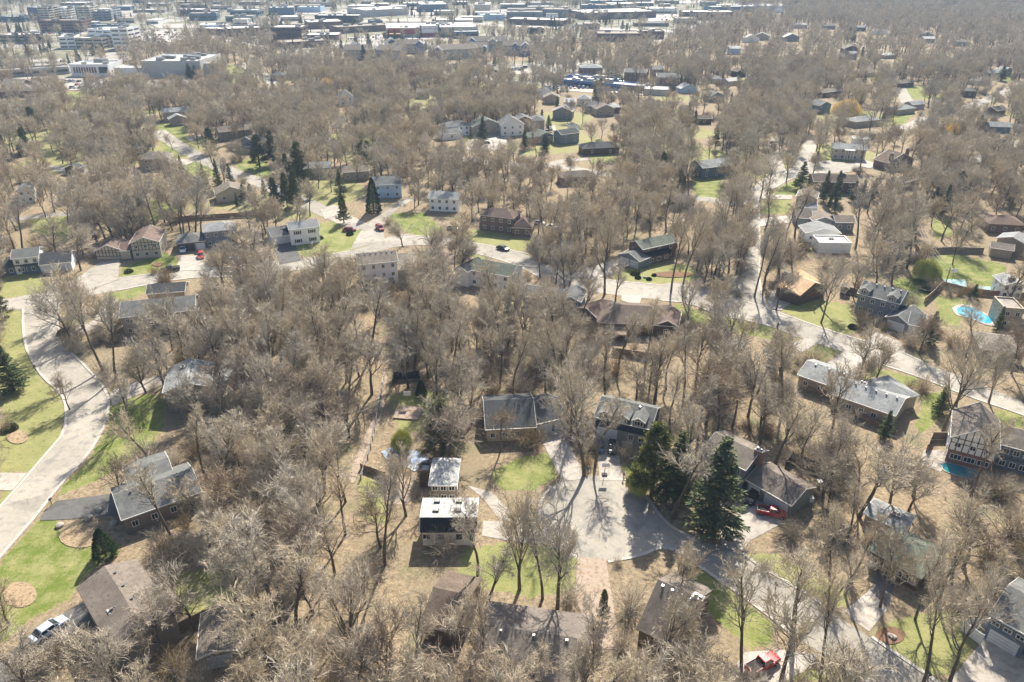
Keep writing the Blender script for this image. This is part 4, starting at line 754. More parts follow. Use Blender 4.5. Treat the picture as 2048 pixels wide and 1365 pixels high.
small('brick apartment block with a pale hip roof behind the blue strip mall', 'U5', 275, 930, 590, 930, 8, 14, 'h', 'brick', 'pale', 5, cat='apartment block', name='apartment_block', pitch=.3)
small('middle brick apartment block with a grey roof behind the strip mall', 'U5', 870, 985, 1180, 1000, 8, 13, 'g', 'brick', 'grey', 5, cat='apartment block', name='apartment_block', pitch=.3)
small('right-hand brick apartment block behind the strip mall', 'U5', 1320, 1055, 1640, 1060, 8, 13, 'g', 'brownbrick', 'grey', 5, cat='apartment block', name='apartment_block', pitch=.3)
small('slate-roofed apartment block with a blue gable end', 'U5', 1265, 950, 1425, 950, 8, 13, 'g', 'tan', 'grey', 3, cat='apartment block', name='apartment_block', pitch=.3)
small('round white-roofed kiosk at the end of the strip mall', 'U5', 1140, 1225, 1500, 1235, 3.5, 14, 'f', 'concrete', 'membrane', 0, cat='shop', name='shop')
for i_, (x, y) in enumerate([(1140,205),(1165,198),(1100,195),(1180,212),(1225,215),(1085,183),(845,185),(550,150),(1580,75),(1720,55),(1760,62),(1850,70),(1860,78),(1925,84),(1700,98),(1555,20),(1600,50),(1520,72),(1660,52),(1940,182),(1500,77)]):
    lb = ['white-roofed cottage closest to the strip mall car park','white flat roof just left of the strip mall cottages','pale roof between the dark spruces and the strip mall','small pale gabled roof below the strip mall','tan roof hidden in the trees right of the strip mall cottages','pale roof at the front of the strip mall woods','pale roof in the woods left of the traffic junction','dark roof in the woods below the church drive','pale roof in the far woods below the white sky-lit roofs','blue-grey long roof in the far right woods','white tall roof in the far right woods','thin white roof in the far right woods','pinkish small house in the far right clearing','long tan roof at the right of the far clearing','dark-walled house in the far right woods','pale roof at the edge of the far car park','small pale roof above the round far tree','pale roof in the haze left of the water tower','pale roof just below the water tower','cream roof by the yellow-green bush','small house with a pale roof in the upper right woods'][i_]
    small(lb, 'F', x - 12, y, x + 12 + (i_ % 3) * 4, y + (i_ % 2), 4, 9, 'ghx'[i_ % 3], ['white', 'cream', 'tan', 'grey', 'brown'][i_ % 5], ['white', 'pale', 'tan', 'grey'][i_ % 4], 1)
# --- far commercial belt: flat boxes with storeys of window bands
def block(label, t, ax, ay, bx, by, h_, D, wall, roof='membrane', bands=1, cat='office building', name='office_building', glass=True, units=4, panels=None, keep=True):
    A, B = z_(t, ax, ay, bx, by); o = house(label, cat, at=((A[0] + B[0]) / 2, (A[1] + B[1]) / 2 + 5), name=name)
    W = wing(o, A, B, h_, D=D, r='f', wall=wall, roof=roof, win=0, keep=keep, ov=.1, parapet=.9); T = W.T
    if bands and glass:
        for s in range(bands):
            z0 = h_ * (s + .38) / bands; z1 = h_ * (s + .72) / bands; m = MB(); k = max(2, int(W.L / 9))
            for i in range(k): m.boxf(T, W.x0 + (W.x1 - W.x0) * (i + .1) / k, W.x0 + (W.x1 - W.x0) * (i + .9) / k, W.y0 - .12, W.y0 - .01, z0, z1, GLASS)
            for side in (0, 1):
                xx = W.x0 - .12 if side == 0 else W.x1 + .01
                k2 = max(2, int(D / 10))
                for i in range(k2): m.boxf(T, xx, xx + .11, D * (i + .1) / k2, D * (i + .9) / k2, z0, z1, GLASS)
            m.build('window_band', o)
    for i in range(units):
        rx = random.uniform(.1, .85) * W.L; ry = random.uniform(.15, .8) * D; s = random.uniform(1.5, 4); m = MB(); m.boxf(T, rx, rx + s * 1.5, ry, ry + s, h_ + .08, h_ + .1 + s * .6, METAL); m.build('roof_unit', o)
    return o, W
block('long blue-trimmed strip mall with a white roof', 'U5', -55, 1090, 1125, 1195, 3.6, 13, R_['blue'], 'membrane', 1, 'strip mall', 'strip_mall', units=9)
o, W = block('low blue-canopied roof block behind the strip mall', 'U5', 100, 1040, 700, 1100, 4.5, 9, R_['blue'], 'gravel', 0, 'shop', 'shop', units=5)
# church-like campus
o, W = block('large grey precast church hall with slanted white roof edges', 'U2', 0, 850, 820, 850, 11, 45, 'concrete', 'white', 0, 'church', 'church', units=16)
A, B = z_('U2', 820, 880, 1060, 870); wing(o, A, B, 9, D=26, r='f', wall='concrete', roof='gravel', ov=.1)
c_ = MB(); T = W.T; c_.boxf(T, W.L - .5, W.L + .7, -2, 14, 0, 12.6, W_['concrete']); c_.build('slanted_end_wall', o)
A, B = z_('U1', 1545, 935, 2600, 935); wing(o, A, B, 6, D=18, r='f', wall='white', roof='white', ov=.1); 
m = MB(); a_, b_2 = gp(*Z('U1', 1580, 975), 3), gp(*Z('U1', 2600, 985), 3); m.box(a_.x, b_2.x, a_.y - .3, a_.y - .1, 1.6, 3.6, W_['brownbrick']); m.build('window_band', o)
t = house('white lattice bell tower with a cross beside the church hall', 'tower', at=Z('U2', 905, 830), name='bell_tower')
p0 = t.location; m = MB()
for sx in (-1.4, 1.4):
    for sy in (-1.4, 1.4): m.tube((p0.x + sx, p0.y + sy, 0), (p0.x + sx * .8, p0.y + sy * .8, 12), .35, .3, TRIM, 6)
m.build('legs', t).name = 'leg_frame'; m = MB()
for k in range(1, 7): m.box(p0.x - 1.5, p0.x + 1.5, p0.y - 1.5, p0.y + 1.5, k * 1.8 + .6, k * 1.8 + .95, TRIM)
m.build('platform', t); m = MB(); m.tube((p0.x, p0.y, 11.5), (p0.x, p0.y, 17), .18, .1, METAL); m.box(p0.x - 1.6, p0.x + 1.6, p0.y - .12, p0.y + .12, 15, 15.4, METAL); m.build('cross', t)
o, W = block('white school wing with brown brick panels left of the church hall', 'U1', 945, 895, 1470, 895, 8, 22, 'white', 'white', 0, 'school', 'school', units=4)
m = MB()
for i in range(9): m.boxf(W.T, W.L * (.08 + .068 * i), W.L * (.08 + .068 * i + .045), W.y0 - .14, W.y0 - .02, 2.6, 6.6, W_['brick'] if i % 2 == 0 else W_['brownbrick'])
m.build('brick_panel', o); m = MB(); m.boxf(W.T, W.L * .74, W.L * .97, W.y0 - .15, W.y0 - .02, 2.4, 6.8, GLASS); m.build('glass_entrance', o)
block('grey elevated parking ramp beside the left-hand highway', 'U1', -60, 985, 935, 925, 4.5, 16, 'concrete', 'gravel', 1, 'parking ramp', 'parking_ramp', units=0)
block('white stepped medical office with dark window bands', 'U1', 790, 520, 1010, 515, 10, 20, 'white', 'membrane', 3)
block('beige middle wing of the stepped medical office', 'U1', 1010, 530, 1385, 535, 9, 22, 'cream', 'membrane', 3)
block('tall white tower block with slanted blue window bands', 'U1', 1190, 405, 1500, 420, 15, 24, 'white', 'membrane', 4)
block('dark-sided high office slab with white bands', 'U1', 1500, 400, 1730, 400, 18, 26, 'white', 'membrane', 5)
block('low blue glass roof block behind the stepped medical office', 'U1', 1240, 350, 1650, 350, 14, 14, 'slate', 'membrane', 1)
block('brown low office with a cream left half at the left edge', 'U1', -30, 485, 330, 490, 7, 22, 'cream', 'membrane', 2)
block('dark brick office joined to the cream office at the left edge', 'U1', 325, 485, 590, 470, 8, 22, 'brownbrick', 'membrane', 1)
block('long five-storey tan brick office with rows of windows', 'U1', 510, 290, 1110, 290, 12, 22, 'brownbrick', 'gravel', 4)
block('low dark pavilion at the far left', 'U1', -20, 235, 330, 235, 6, 20, 'slate', 'membrane', 1)
for i_, (x0_, x1_, wl) in enumerate([(360, 500, 'slate'), (505, 640, 'cream'), (645, 780, 'brown'), (785, 870, 'white'), (880, 1040, 'grey'), (1045, 1210, 'cream')]):
    block(['leftmost slate bay of the six-storey apartment row', 'cream second bay of the six-storey apartment row', 'brown third bay of the six-storey apartment row', 'narrow white bay of the six-storey apartment row', 'grey fifth bay of the six-storey apartment row', 'tall cream end bay of the six-storey apartment row'][i_], 'U1', x0_, 112 - (i_ % 3) * 6, x1_, 112 - (i_ % 3) * 6, 15 + (i_ % 2) * 1.5, 26, wl, 'membrane', 6, 'apartment block', 'apartment_block', units=2)
block('lower grey apartment row right of the tall apartment row', 'U1', 1260, 165, 1510, 160, 11, 24, 'grey', 'membrane', 4, 'apartment block', 'apartment_block'); block('white end block of the lower apartment row', 'U1', 1515, 140, 1650, 135, 11, 24, 'white', 'membrane', 4, 'apartment block', 'apartment_block')
# red-fronted store
o, W = block('red and white store with a columned front sign panel', 'U3', 1450, 395, 2700, 375, 9, 60, 'cream', 'membrane', 0, 'store', 'store', units=10)
m = MB(); m.boxf(W.T, W.L * .38, W.L * .56, -1.2, .05, 0, 11.5, W_['white']); m.boxf(W.T, W.L * .36, W.L * .38, -1.5, .1, 0, 12, W_['brown']); m.boxf(W.T, W.L * .56, W.L * .58, -1.5, .1, 0, 12, W_['brown']); m.build('sign_panel', o)
m = MB(); m.boxf(W.T, W.L * .38, W.L * .56, -1.4, -1.25, .2, 4.2, W_['red']); m.boxf(W.T, W.L * .02, W.L * .15, -.3, -.05, 2, 8.8, W_['red']); m.boxf(W.T, W.L * .18, W.L * .31, -.3, -.05, 3, 8, W_['red']); m.build('red_base', o)
m = MB(); random.seed(3)
lx = W.L * .40
for wd in (3, 4, 4):                      # three words of illegible block letters, as the photograph shows them
    for _ in range(wd):
        m.boxf(W.T, lx, lx + .28, -1.33, -1.22, 7.6, 9.6, W_['red']); m.boxf(W.T, lx + .3, lx + 1.1, -1.33, -1.22, [7.6, 9.2, 8.4][_ % 3], [7.6, 9.2, 8.4][_ % 3] + .35, W_['red'])
        lx += W.L * .18 / 14
    lx += W.L * .18 / 15
m.build('red_sign_letters', o)
m = MB(); m.boxf(W.T, 0, W.L * .16, -9, -.1, 4.2, 4.7, R_['orange']); m.build('canopy', o)
block('teal glass annexe at the right of the red store', 'U4', 450, 445, 800, 440, 6, 25, 'slate', 'membrane', 1, 'store', 'store')
for a_ in [('long brown low warehouse left of the red store', 'U3', 790, 385, 1530, 345, 6, 30, 'brownbrick', 'gravel', 0), ('white-roofed warehouse with a brown gable end', 'U3', 380, 315, 860, 300, 7, 40, 'brownbrick', 'membrane', 0),
           ('dark office slab beside the evergreen group', 'U3', -130, 385, 285, 385, 13, 30, 'brown', 'membrane', 3), ('low brown building with a white roof beside the lawn', 'U3', 350, 490, 800, 485, 4.5, 30, 'brownbrick', 'membrane', 0),
           ('brown flat building at the edge of the bare woods', 'U3', 30, 595, 680, 560, 5, 28, 'brownbrick', 'gravel', 0), ('brown warehouse with white roof beyond the wooded hill', 'U2', 1200, 405, 1680, 385, 7, 34, 'brownbrick', 'membrane', 0),
           ('white-roofed long shop behind the wooded hill', 'U2', 770, 395, 1200, 410, 6, 34, 'brownbrick', 'membrane', 0), ('pale warehouse with a slanted white roof above the hill', 'U2', 820, 350, 1130, 345, 8, 26, 'white', 'membrane', 0),
           ('distant brown office above the evergreens at the top left', 'U2', 510, 140, 850, 140, 8, 30, 'brownbrick', 'membrane', 1), ('slate office block behind the evergreen belt', 'U2', 660, 195, 1040, 190, 8, 28, 'slate', 'gravel', 1),
           ('long dark low office at the top left belt', 'U2', 1160, 235, 1540, 230, 6, 30, 'grey', 'gravel', 1), ('pale distant office beyond the long dark office', 'U2', 1220, 150, 1600, 150, 8, 30, 'grey', 'white', 1), ('distant slate warehouse at the top centre left', 'U2', 1760, 115, 2100, 110, 9, 30, 'slate', 'membrane', 0),
           ('pale blue distant warehouse at the top', 'U3', 230, 105, 550, 105, 7, 30, 'blue', 'membrane', 0), ('distant brown building with terraced tan roof', 'U3', -20, 95, 220, 90, 9, 30, 'brownbrick', 'gravel', 0), ('long dark green-fronted building behind the car lot', 'U3', 470, 220, 1080, 222, 8, 24, 'black', 'membrane', 0),
           ('wide white mall roof at the top centre', 'U3', 1170, 150, 1760, 120, 8, 60, 'concrete', 'membrane', 0), ('white peaked mall hall at the top centre', 'U4', 0, 70, 380, 65, 10, 70, 'slate', 'membrane', 0), ('white block store right of the peaked mall hall', 'U4', 740, 70, 960, 70, 11, 50, 'cream', 'membrane', 0),
           ('long low pale shop row above the highway', 'U4', 830, 215, 1160, 210, 6, 30, 'blue', 'white', 0), ('red-brown shop row with a white roof above the highway', 'U4', 1180, 265, 1960, 290, 6, 34, 'brownbrick', 'membrane', 0), ('grey curved roof hall at the top right of the belt', 'U4', 1660, 135, 2010, 140, 9, 40, 'grey', 'gravel', 0),
           ('grey block between the mall and the shop rows', 'U4', 1180, 175, 1680, 175, 7, 34, 'grey', 'gravel', 0), ('very large white warehouse roof right of centre', 'U5', 320, 185, 1320, 160, 8, 60, 'brownbrick', 'membrane', 0), ('brown low building beside the highway lorry', 'U5', 510, 470, 1110, 470, 7, 30, 'brownbrick', 'gravel', 0),
           ('dark annexe right of the brown highway building', 'U5', 1130, 440, 1430, 440, 7, 25, 'brownbrick', 'gravel', 0), ('blue-fronted distant store with an orange roof stripe', 'U5', 300, 80, 780, 80, 8, 40, 'slate', 'gravel', 0), ('teal distant building at the top right of the belt', 'U5', 420, 20, 900, 18, 8, 30, 'slate', 'white', 0),
           ('brown and glass store with a white roof at the edge of the woods', 'U5', 1680, 172, 2380, 175, 9, 34, 'brown', 'membrane', 0), ('long dark blue-roofed building behind the glass store', 'U6', 150, 90, 720, 80, 7, 30, 'slate', 'white', 0), ('distant white long roof at the right end of the belt', 'U6', 740, 72, 1030, 70, 6, 26, 'white', 'membrane', 0),
           ('small dark slanted building beside the highway ramp', 'U3', 1240, 295, 1400, 290, 7, 20, 'slate', 'white', 0), ('black flat-roofed garage by the highway', 'U4', 540, 370, 710, 365, 4, 14, 'black', 'gravel', 0), ('black flat-roofed shed right of the dark garage by the highway', 'U4', 1500, 410, 1700, 405, 4, 14, 'black', 'gravel', 0)]:
    lb, t_, ax, ay, bx, by, hh_, DD, wl, rf, bd = a_; block(lb, t_, ax, ay, bx, by, hh_, DD, wl, rf, bd, 'warehouse' if 'warehouse' in lb else 'building', 'warehouse' if 'warehouse' in lb else 'commercial_building', units=3)
# blue-gabled apartment villas
for lb, t_, ax, ay, bx, by, e in [('left blue-gabled villa apartments with a long pale roof', 'U3', 860, 680, 1180, 680, [(1020, 625, 1110, 620)]), ('tallest blue-gabled villa apartments with balconies', 'U3', 1450, 610, 1960, 600, [(1440, 600, 1620, 595), (1840, 605, 1960, 605)]),
                              ('tan-roofed villa apartments in front of the tall blue gables', 'U3', 1310, 680, 1640, 690, [(1310, 670, 1370, 668)]), ('blue-gabled villa apartments above the woods at centre', 'U4', 650, 560, 1190, 560, [(650, 560, 760, 560), (930, 575, 1050, 575)]),
                              ('right-hand blue-gabled villa apartments', 'U4', 1130, 620, 1510, 625, [(1260, 620, 1340, 620), (1380, 630, 1500, 630)]), ('low villa apartments with a small blue gable end', 'U4', 175, 690, 790, 660, [(175, 690, 300, 690)]), ('small grey-roofed villa apartments in the middle of the group', 'U4', 610, 640, 900, 645, [(850, 650, 910, 650)])]:
    A, B = z_(t_, ax, ay, bx, by); o = house(lb, 'apartment block', at=((A[0] + B[0]) / 2, (A[1] + B[1]) / 2 + 6), name='apartment_block')
    wing(o, A, B, 8, D=15, r='g', wall='cream', roof='tan', win=6, detail=1, pitch=.45, storeys=3)
    for q_ in e: A, B = z_(t_, *q_); wing(o, A, B, 8.2, D=15, r='x', wall=R_['blue'], roof='pale', win=1, detail=1, pitch=.7, storeys=3, keep=False)
# water tower at the top edge
t = house('pale blue water tower at the top edge above the far woods', 'water tower', at=(1686, 8), name='water_tower'); p0 = t.location
m = MB(); m.tube((p0.x, p0.y, 0), (p0.x, p0.y, 22), 2.2, 1.6, W_['blue'], 12); m.build('column', t)
m = MB(); prof = [(1.6, 20), (5.5, 23), (8, 27), (8, 31), (5.5, 34.5), (1.5, 36.5)]
for (r0, z0), (r1, z1) in zip(prof[:-1], prof[1:]): m.tube((p0.x, p0.y, z0), (p0.x, p0.y, z1), r0, r1, W_['blue'], 18)
m.build('tank', t)
# ------------------------------------------------------------------ trees
BARK = M('bark', (.075, .062, .048), (.18, .15, .12), 1.2, .9, .15, stretch=(6, 6, .8), rnd=.12)
TWIG = M('twigs', (.56, .495, .39), (.37, .315, .24), .35, .85, .2, rnd=.13)
TWIGT = M('tan_twigs', (.60, .52, .395), (.42, .355, .26), .35, .85, .2, rnd=.1)
TWIGR = M('red_brown_twigs', (.42, .34, .25), (.30, .24, .18), .35, .85, .2, rnd=.1)
BRUSH = M('brush_twigs', (.36, .29, .20), (.25, .20, .135), .4, .9, .1, rnd=.2)
WILLOW = M('willow_shoots', (.88, .70, .24), (.78, .60, .20), .3, .8, .2)
BUD = M('budding_shoots', (.42, .46, .12), (.5, .48, .18), .3, .8, .2)
NEEDLE = M('spruce_needles', (.07, .105, .045), (.12, .15, .06), .5, .85, .2, c3=(.18, .19, .07), s3=1.1, rnd=.12)
PINEN = M('pine_needles', (.12, .14, .05), (.19, .19, .07), .5, .85, .2, c3=(.05, .06, .03), s3=1.2, rnd=.12)
YEW = M('arborvitae_leaves', (.030, .062, .018), (.055, .095, .03), .7, .85, .2, rnd=.1)
class TB:                                    # fast builder of tubes and slivers
    def __init__(s): s.v = []; s.f = []
    def seg(s, p, q_, r0, r1, n):
        d = q_ - p; L_ = np.linalg.norm(d)
        if L_ < 1e-4: return
        d = d / L_; a = np.cross(d, (0, 0, 1) if abs(d[2]) < .9 else (1, 0, 0)); a /= np.linalg.norm(a); b_ = np.cross(d, a); k = len(s.v)
        for c, r in ((p, r0), (q_, r1)):
            for i in range(n): t = 2 * PI * i / n; s.v.append(c + (a * math.cos(t) + b_ * math.sin(t)) * r)
        for i in range(n): j = (i + 1) % n; s.f.append((k + i, k + j, k + n + j, k + n + i))
    def sliver(s, p, q_, w_, rg):
        d = q_ - p; r = rg.normal(size=3); a = np.cross(d, r); l_ = np.linalg.norm(a)
        if l_ < 1e-6: return
        a = a / l_ * w_ / 2; k = len(s.v); s.v += [p - a, p + a, q_ + a * .45, q_ - a * .45]; s.f.append((k, k + 1, k + 2, k + 3))
    def card(s, c, d, up, w_, l_):               # a leaf-sized face
        k = len(s.v); s.v += [c - d * w_, c + up * l_ * .5, c + d * w_, c - up * l_ * .5]; s.f.append((k, k + 1, k + 2, k + 3))
    def mesh(s, name, mat):
        me = bpy.data.meshes.new(name); me.from_pydata([tuple(map(float, p)) for p in s.v], [], s.f); me.materials.append(mat); me.update(); return me
def unit(v): return v / (np.linalg.norm(v) + 1e-9)
def gen_bare(seed, H, spread, lod=0, kind='oak', mat=TWIG):
    rg = np.random.default_rng(seed); tk = TB(); cr = TB()
    tw = {0: .037, 1: .066, 2: .15}[lod]; nt = {0: .27, 1: .34, 2: .40}[lod]
    def grow(p, d, L_, r, lvl, top=False):
        n = (7, 6, 4, 3)[lvl]; pts = [p]; dirs = [d]; trop = (.03, .055, .05, .03)[lvl]; jit = (.07, .14, .16, .17)[lvl]
        for i in range(n):
            d = unit(d + rg.normal(size=3) * jit + np.array([0, 0, trop * (1.6 if kind == 'vase' else 1)])); p = p + d * L_ / n; pts.append(p); dirs.append(d)
        rr = [r * (1 - .72 * (i / n) ** .9) for i in range(n + 1)]
        for i in range(n):
            if lvl <= 1: tk.seg(pts[i], pts[i + 1], rr[i], rr[i + 1], (8, 5)[lvl] if lod == 0 else (5, 3)[lvl])
            elif lod < 2: cr.seg(pts[i], pts[i + 1], max(rr[i] * (1.7 if lvl == 2 else 1.2), tw * .8), max(rr[i + 1] * (1.6 if lvl == 2 else 1), tw * .55), 3) if lvl == 2 or lod == 0 else cr.sliver(pts[i], pts[i + 1], tw * 1.1, rg)
            else: cr.sliver(pts[i], pts[i + 1], tw * .9, rg)
        if lvl < 3:
            nc_ = int(round({0: (12 if kind != 'pole' else 10), 1: 7, 2: 7}[lvl] * (1 if lod == 0 else .85 if lod == 1 else .62)))
            t0 = {0: .34 if kind != 'pole' else .5, 1: .22, 2: .15}[lvl]
            if kind == 'vase' and lvl == 0: t0 = .25
            for k in range(nc_):
                t = t0 + (1 - t0) * (k + rg.random() * .7) / nc_; i = min(n - 1, int(t * n)); f = t * n - i; q_ = pts[i] * (1 - f) + pts[i + 1] * f
                ax = dirs[i + 1]; sd_ = unit(np.cross(ax, rg.normal(size=3)))
                ang = {0: rg.uniform(.55, 1.15) * (1 - .35 * t), 1: rg.uniform(.4, .95), 2: rg.uniform(.35, .85)}[lvl]
                if kind == 'vase' and lvl == 0: ang *= .62
                if kind == 'pole' and lvl == 0: ang *= .72
                nd = unit(ax * math.cos(ang) + sd_ * math.sin(ang))
                if lvl == 0 and nd[2] < .05: nd[2] = .15; nd = unit(nd)
                CL = {0: H * spread * rg.uniform(.75, 1.15) * (1.15 - .5 * t), 1: L_ * rg.uniform(.38, .6) * (1.1 - .45 * t), 2: L_ * rg.uniform(.4, .65)}[lvl]
                grow(q_, nd, CL, rr[i] * rg.uniform(.38, .58), lvl + 1)
        else:
            m_ = max(1, int(round(8 * nt)))
            for k in range(m_):
                t = (k + rg.random()) / m_; i = min(n - 1, int(t * n)); q_ = pts[i]; nd = unit(dirs[i + 1] + rg.normal(size=3) * .42); l_ = rg.uniform(.55, 1.25) * (1 if lod == 0 else 1.2)
                e = q_ + nd * l_; cr.sliver(q_, e, tw, rg)
                if lod == 0:
                    for _ in range(1): f = rg.uniform(.3, .9); nd2 = unit(nd + rg.normal(size=3) * .6); q2 = q_ + nd * l_ * f; cr.sliver(q2, q2 + nd2 * l_ * rg.uniform(.3, .6), tw * .75, rg)
    TH = H * (.62 if kind == 'oak' else .45 if kind == 'vase' else .8)
    lean = rg.normal(size=3) * .04; lean[2] = 1
    grow(np.zeros(3), unit(lean), TH, H * .0155 + .05, 0)
    return tk, cr
def gen_mesh(seed, H, spread, lod, kind, mat, nm):
    tk, cr = gen_bare(seed, H, spread, lod, kind); return tk.mesh('trunk', BARK), cr.mesh('crown', mat), H
def bush(tb, rg, c, R0, H0, n, tw):
    for _ in range(n):
        a = rg.random() * 2 * PI; tilt = rg.random() ** .7 * 1.1; d = unit(np.array([math.cos(a) * math.sin(tilt), math.sin(a) * math.sin(tilt), math.cos(tilt)]))
        p = np.array(c) + np.array([rg.normal() * R0 * .25, rg.normal() * R0 * .25, 0]); L_ = H0 * rg.uniform(.5, 1.1)
        q_ = p + d * L_; tb.sliver(p, q_, tw * 1.4, rg)
        for k in range(5): f = rg.uniform(.25, 1); b_ = p + d * L_ * f; tb.sliver(b_, b_ + unit(d + rg.normal(size=3) * .7) * L_ * rg.uniform(.2, .45), tw, rg)
def gen_conifer(seed, H, R0, kind='spruce'):
    rg = np.random.default_rng(seed); tk = TB(); cr = TB(); tk.seg(np.zeros(3), np.array([0, 0, H * .96]), H * .017 + .04, .03, 7)
    if kind == 'arbor':
        for _ in range(9000):
            z = rg.random() ** 1.25; r = R0 * (min(1, z * 9 + .5)) * (1 - z) ** .62 * rg.uniform(.72, 1.04) * (1 + .09 * math.sin(z * 40)); a = rg.random() * 2 * PI
            c = np.array([math.cos(a) * r, math.sin(a) * r, z * H + .1]); out = unit(np.array([math.cos(a), math.sin(a), .9])); s_ = rg.uniform(.10, .2)
            cr.card(c, unit(np.cross(out, rg.normal(size=3))), out, s_ * .6, s_ * 2.2)
        return tk, cr
    z = H * (.08 if kind == 'spruce' else .13); whorl = 0
    while z < H * .985:
        t = (z - H * .05) / (H * .95); env = R0 * ((1 - t) ** (.85 if kind == 'spruce' else .5)) * (1 if t > .08 else .8)
        if kind == 'pine': env *= rg.uniform(.55, 1.1)
        nb = int(rg.integers(6, 9)) if kind == 'spruce' else int(rg.integers(6, 9))
        for k in range(nb):
            a = rg.random() * 2 * PI; L_ = max(.25, env * rg.uniform(.75, 1.12)); up = (.15 - .45 * (1 - t)) if kind == 'spruce' else rg.uniform(-.05, .45)
            d = unit(np.array([math.cos(a), math.sin(a), up])); p = np.array([0, 0, z + rg.normal() * .12])
            n = 4; pts = [p]
            for i in range(n): d = unit(d + np.array([0, 0, .10 if kind == 'spruce' else .05]) + rg.normal(size=3) * .05); pts.append(pts[-1] + d * L_ / n)
            for i in range(n): tk.seg(pts[i], pts[i + 1], .035 * (1 - i / n) + .012, .03 * (1 - i / n) + .008, 3)
            m_ = int(8 + L_ * (15 if kind == 'spruce' else 22))
            for _ in range(m_):
                f = rg.random() ** .7 if kind == 'spruce' else .35 + .65 * rg.random() ** .6
                i = min(n - 1, int(f * n)); g_ = f * n - i; c = pts[i] * (1 - g_) + pts[i + 1] * g_; sd_ = unit(np.cross(d, (0, 0, 1)))
                if kind == 'spruce':
                    s_ = rg.choice([-1, 1]); dd = unit(d * rg.uniform(.5, 1.1) + sd_ * s_ * rg.uniform(.3, 1) + np.array([0, 0, rg.uniform(-.75, .05)])); l_ = rg.uniform(.3, .62) * (.6 + .4 * L_ / R0)
                    cr.card(c + dd * l_ * .5, unit(np.cross(dd, rg.normal(size=3))), dd, rg.uniform(.05, .10), l_ * 1.1)
                else:
                    dd = unit(d + rg.normal(size=3) * .8 + np.array([0, 0, .5])); l_ = rg.uniform(.22, .45); c = c + rg.normal(size=3) * .16
                    for _2 in range(3): d3 = unit(dd + rg.normal(size=3) * .6); cr.card(c + d3 * l_ * .5, unit(np.cross(d3, rg.normal(size=3))), d3, .045, l_)
        z += H * (.026 if kind == 'spruce' else .042) * (1.1 - .35 * t)
    return tk, cr
def gen_willow(seed, H, R0, tw=.05):
    rg = np.random.default_rng(seed); tk = TB(); cr = TB()
    tk.seg(np.zeros(3), np.array([0, 0, H * .3]), .45, .38, 8)
    for k in range(12):
        a = k * 2 * PI / 12 + rg.random(); p = np.array([0, 0, H * .28]); d = unit(np.array([math.cos(a) * .8, math.sin(a) * .8, 1.1])); 
        for i in range(6):
            q_ = p + d * H * .11; tk.seg(p, q_, .2 * (1 - i / 6.5), .2 * (1 - (i + 1) / 6.5), 4); p = q_; d = unit(d + rg.normal(size=3) * .25 - np.array([0, 0, .06]))
    for _ in range(9000):
        v = unit(rg.normal(size=3)); v[2] = abs(v[2]) ** .8; r = rg.uniform(.55, 1.0) * (1 + .1 * math.sin(5 * v[0]) * math.cos(6 * v[1])); c = np.array([v[0] * R0 * r, v[1] * R0 * r, H * .30 + v[2] * H * .66 * r])
        d = unit(np.array([v[0] * .5, v[1] * .5, -1.]) + rg.normal(size=3) * .25); L_ = rg.uniform(.7, 2.0); m_ = c + d * L_ * .5; cr.sliver(c, m_, tw, rg); cr.sliver(m_, m_ + unit(d + np.array([0, 0, -.4])) * L_ * .5, tw, rg)
        if rg.random() < .5: cr.sliver(c, c + unit(v + rg.normal(size=3) * .5) * .8, tw, rg)
    return tk, cr
BARE = []        # near variants: (trunk mesh, crown mesh, height)
specs = [(11, 17, .40, 'oak', TWIG), (12, 15, .44, 'oak', TWIG), (13, 19, .31, 'pole', TWIG), (14, 18, .29, 'pole', TWIGT), (15, 16, .45, 'vase', TWIGT), (16, 14, .46, 'vase', TWIG), (17, 17, .40, 'oak', TWIGT), (18, 13, .42, 'oak', TWIGR), (19, 20, .28, 'pole', TWIGT)]
for sp in specs: BARE.append(gen_mesh(sp[0], sp[1], sp[2], 0, sp[3], sp[4], 'a'))
MID = [gen_mesh(s_ + 100, h_, f_ * 1.12, 1, k_, m_, 'b') for s_, h_, f_, k_, m_ in [specs[q_] for q_ in (0, 1, 4, 5, 6, 7)] + [(31, 15, .46, 'oak', TWIG), (32, 16, .44, 'oak', TWIGT)]]
FAR = [gen_mesh(s_ + 200, h_, f_ * 1.15, 2, k_, m_, 'c') for s_, h_, f_, k_, m_ in [specs[0], specs[1], specs[4], specs[6], specs[7], specs[5]]]
def cmesh(seed, H, R0, k, mat):
    tk, cr = gen_conifer(seed, H, R0, k); return tk.mesh('trunk', BARK), cr.mesh('crown', mat), H
SPR = [cmesh(1, 14, 3.1, 'spruce', NEEDLE), cmesh(2, 14, 2.7, 'spruce', NEEDLE)]; PIN = [cmesh(3, 14, 3.3, 'pine', PINEN), cmesh(4, 14, 3.0, 'pine', PINEN)]; ARB = [cmesh(5, 14, 2.6, 'arbor', YEW)]
tk_, cr_ = gen_willow(6, 13, 7.5, .13); WIL = [(tk_.mesh('trunk', BARK), cr_.mesh('crown', WILLOW), 13)]
tk_, cr_ = gen_willow(7, 8, 4.5, .09); BUDT = [(tk_.mesh('trunk', BARK), cr_.mesh('crown', BUD), 8)]
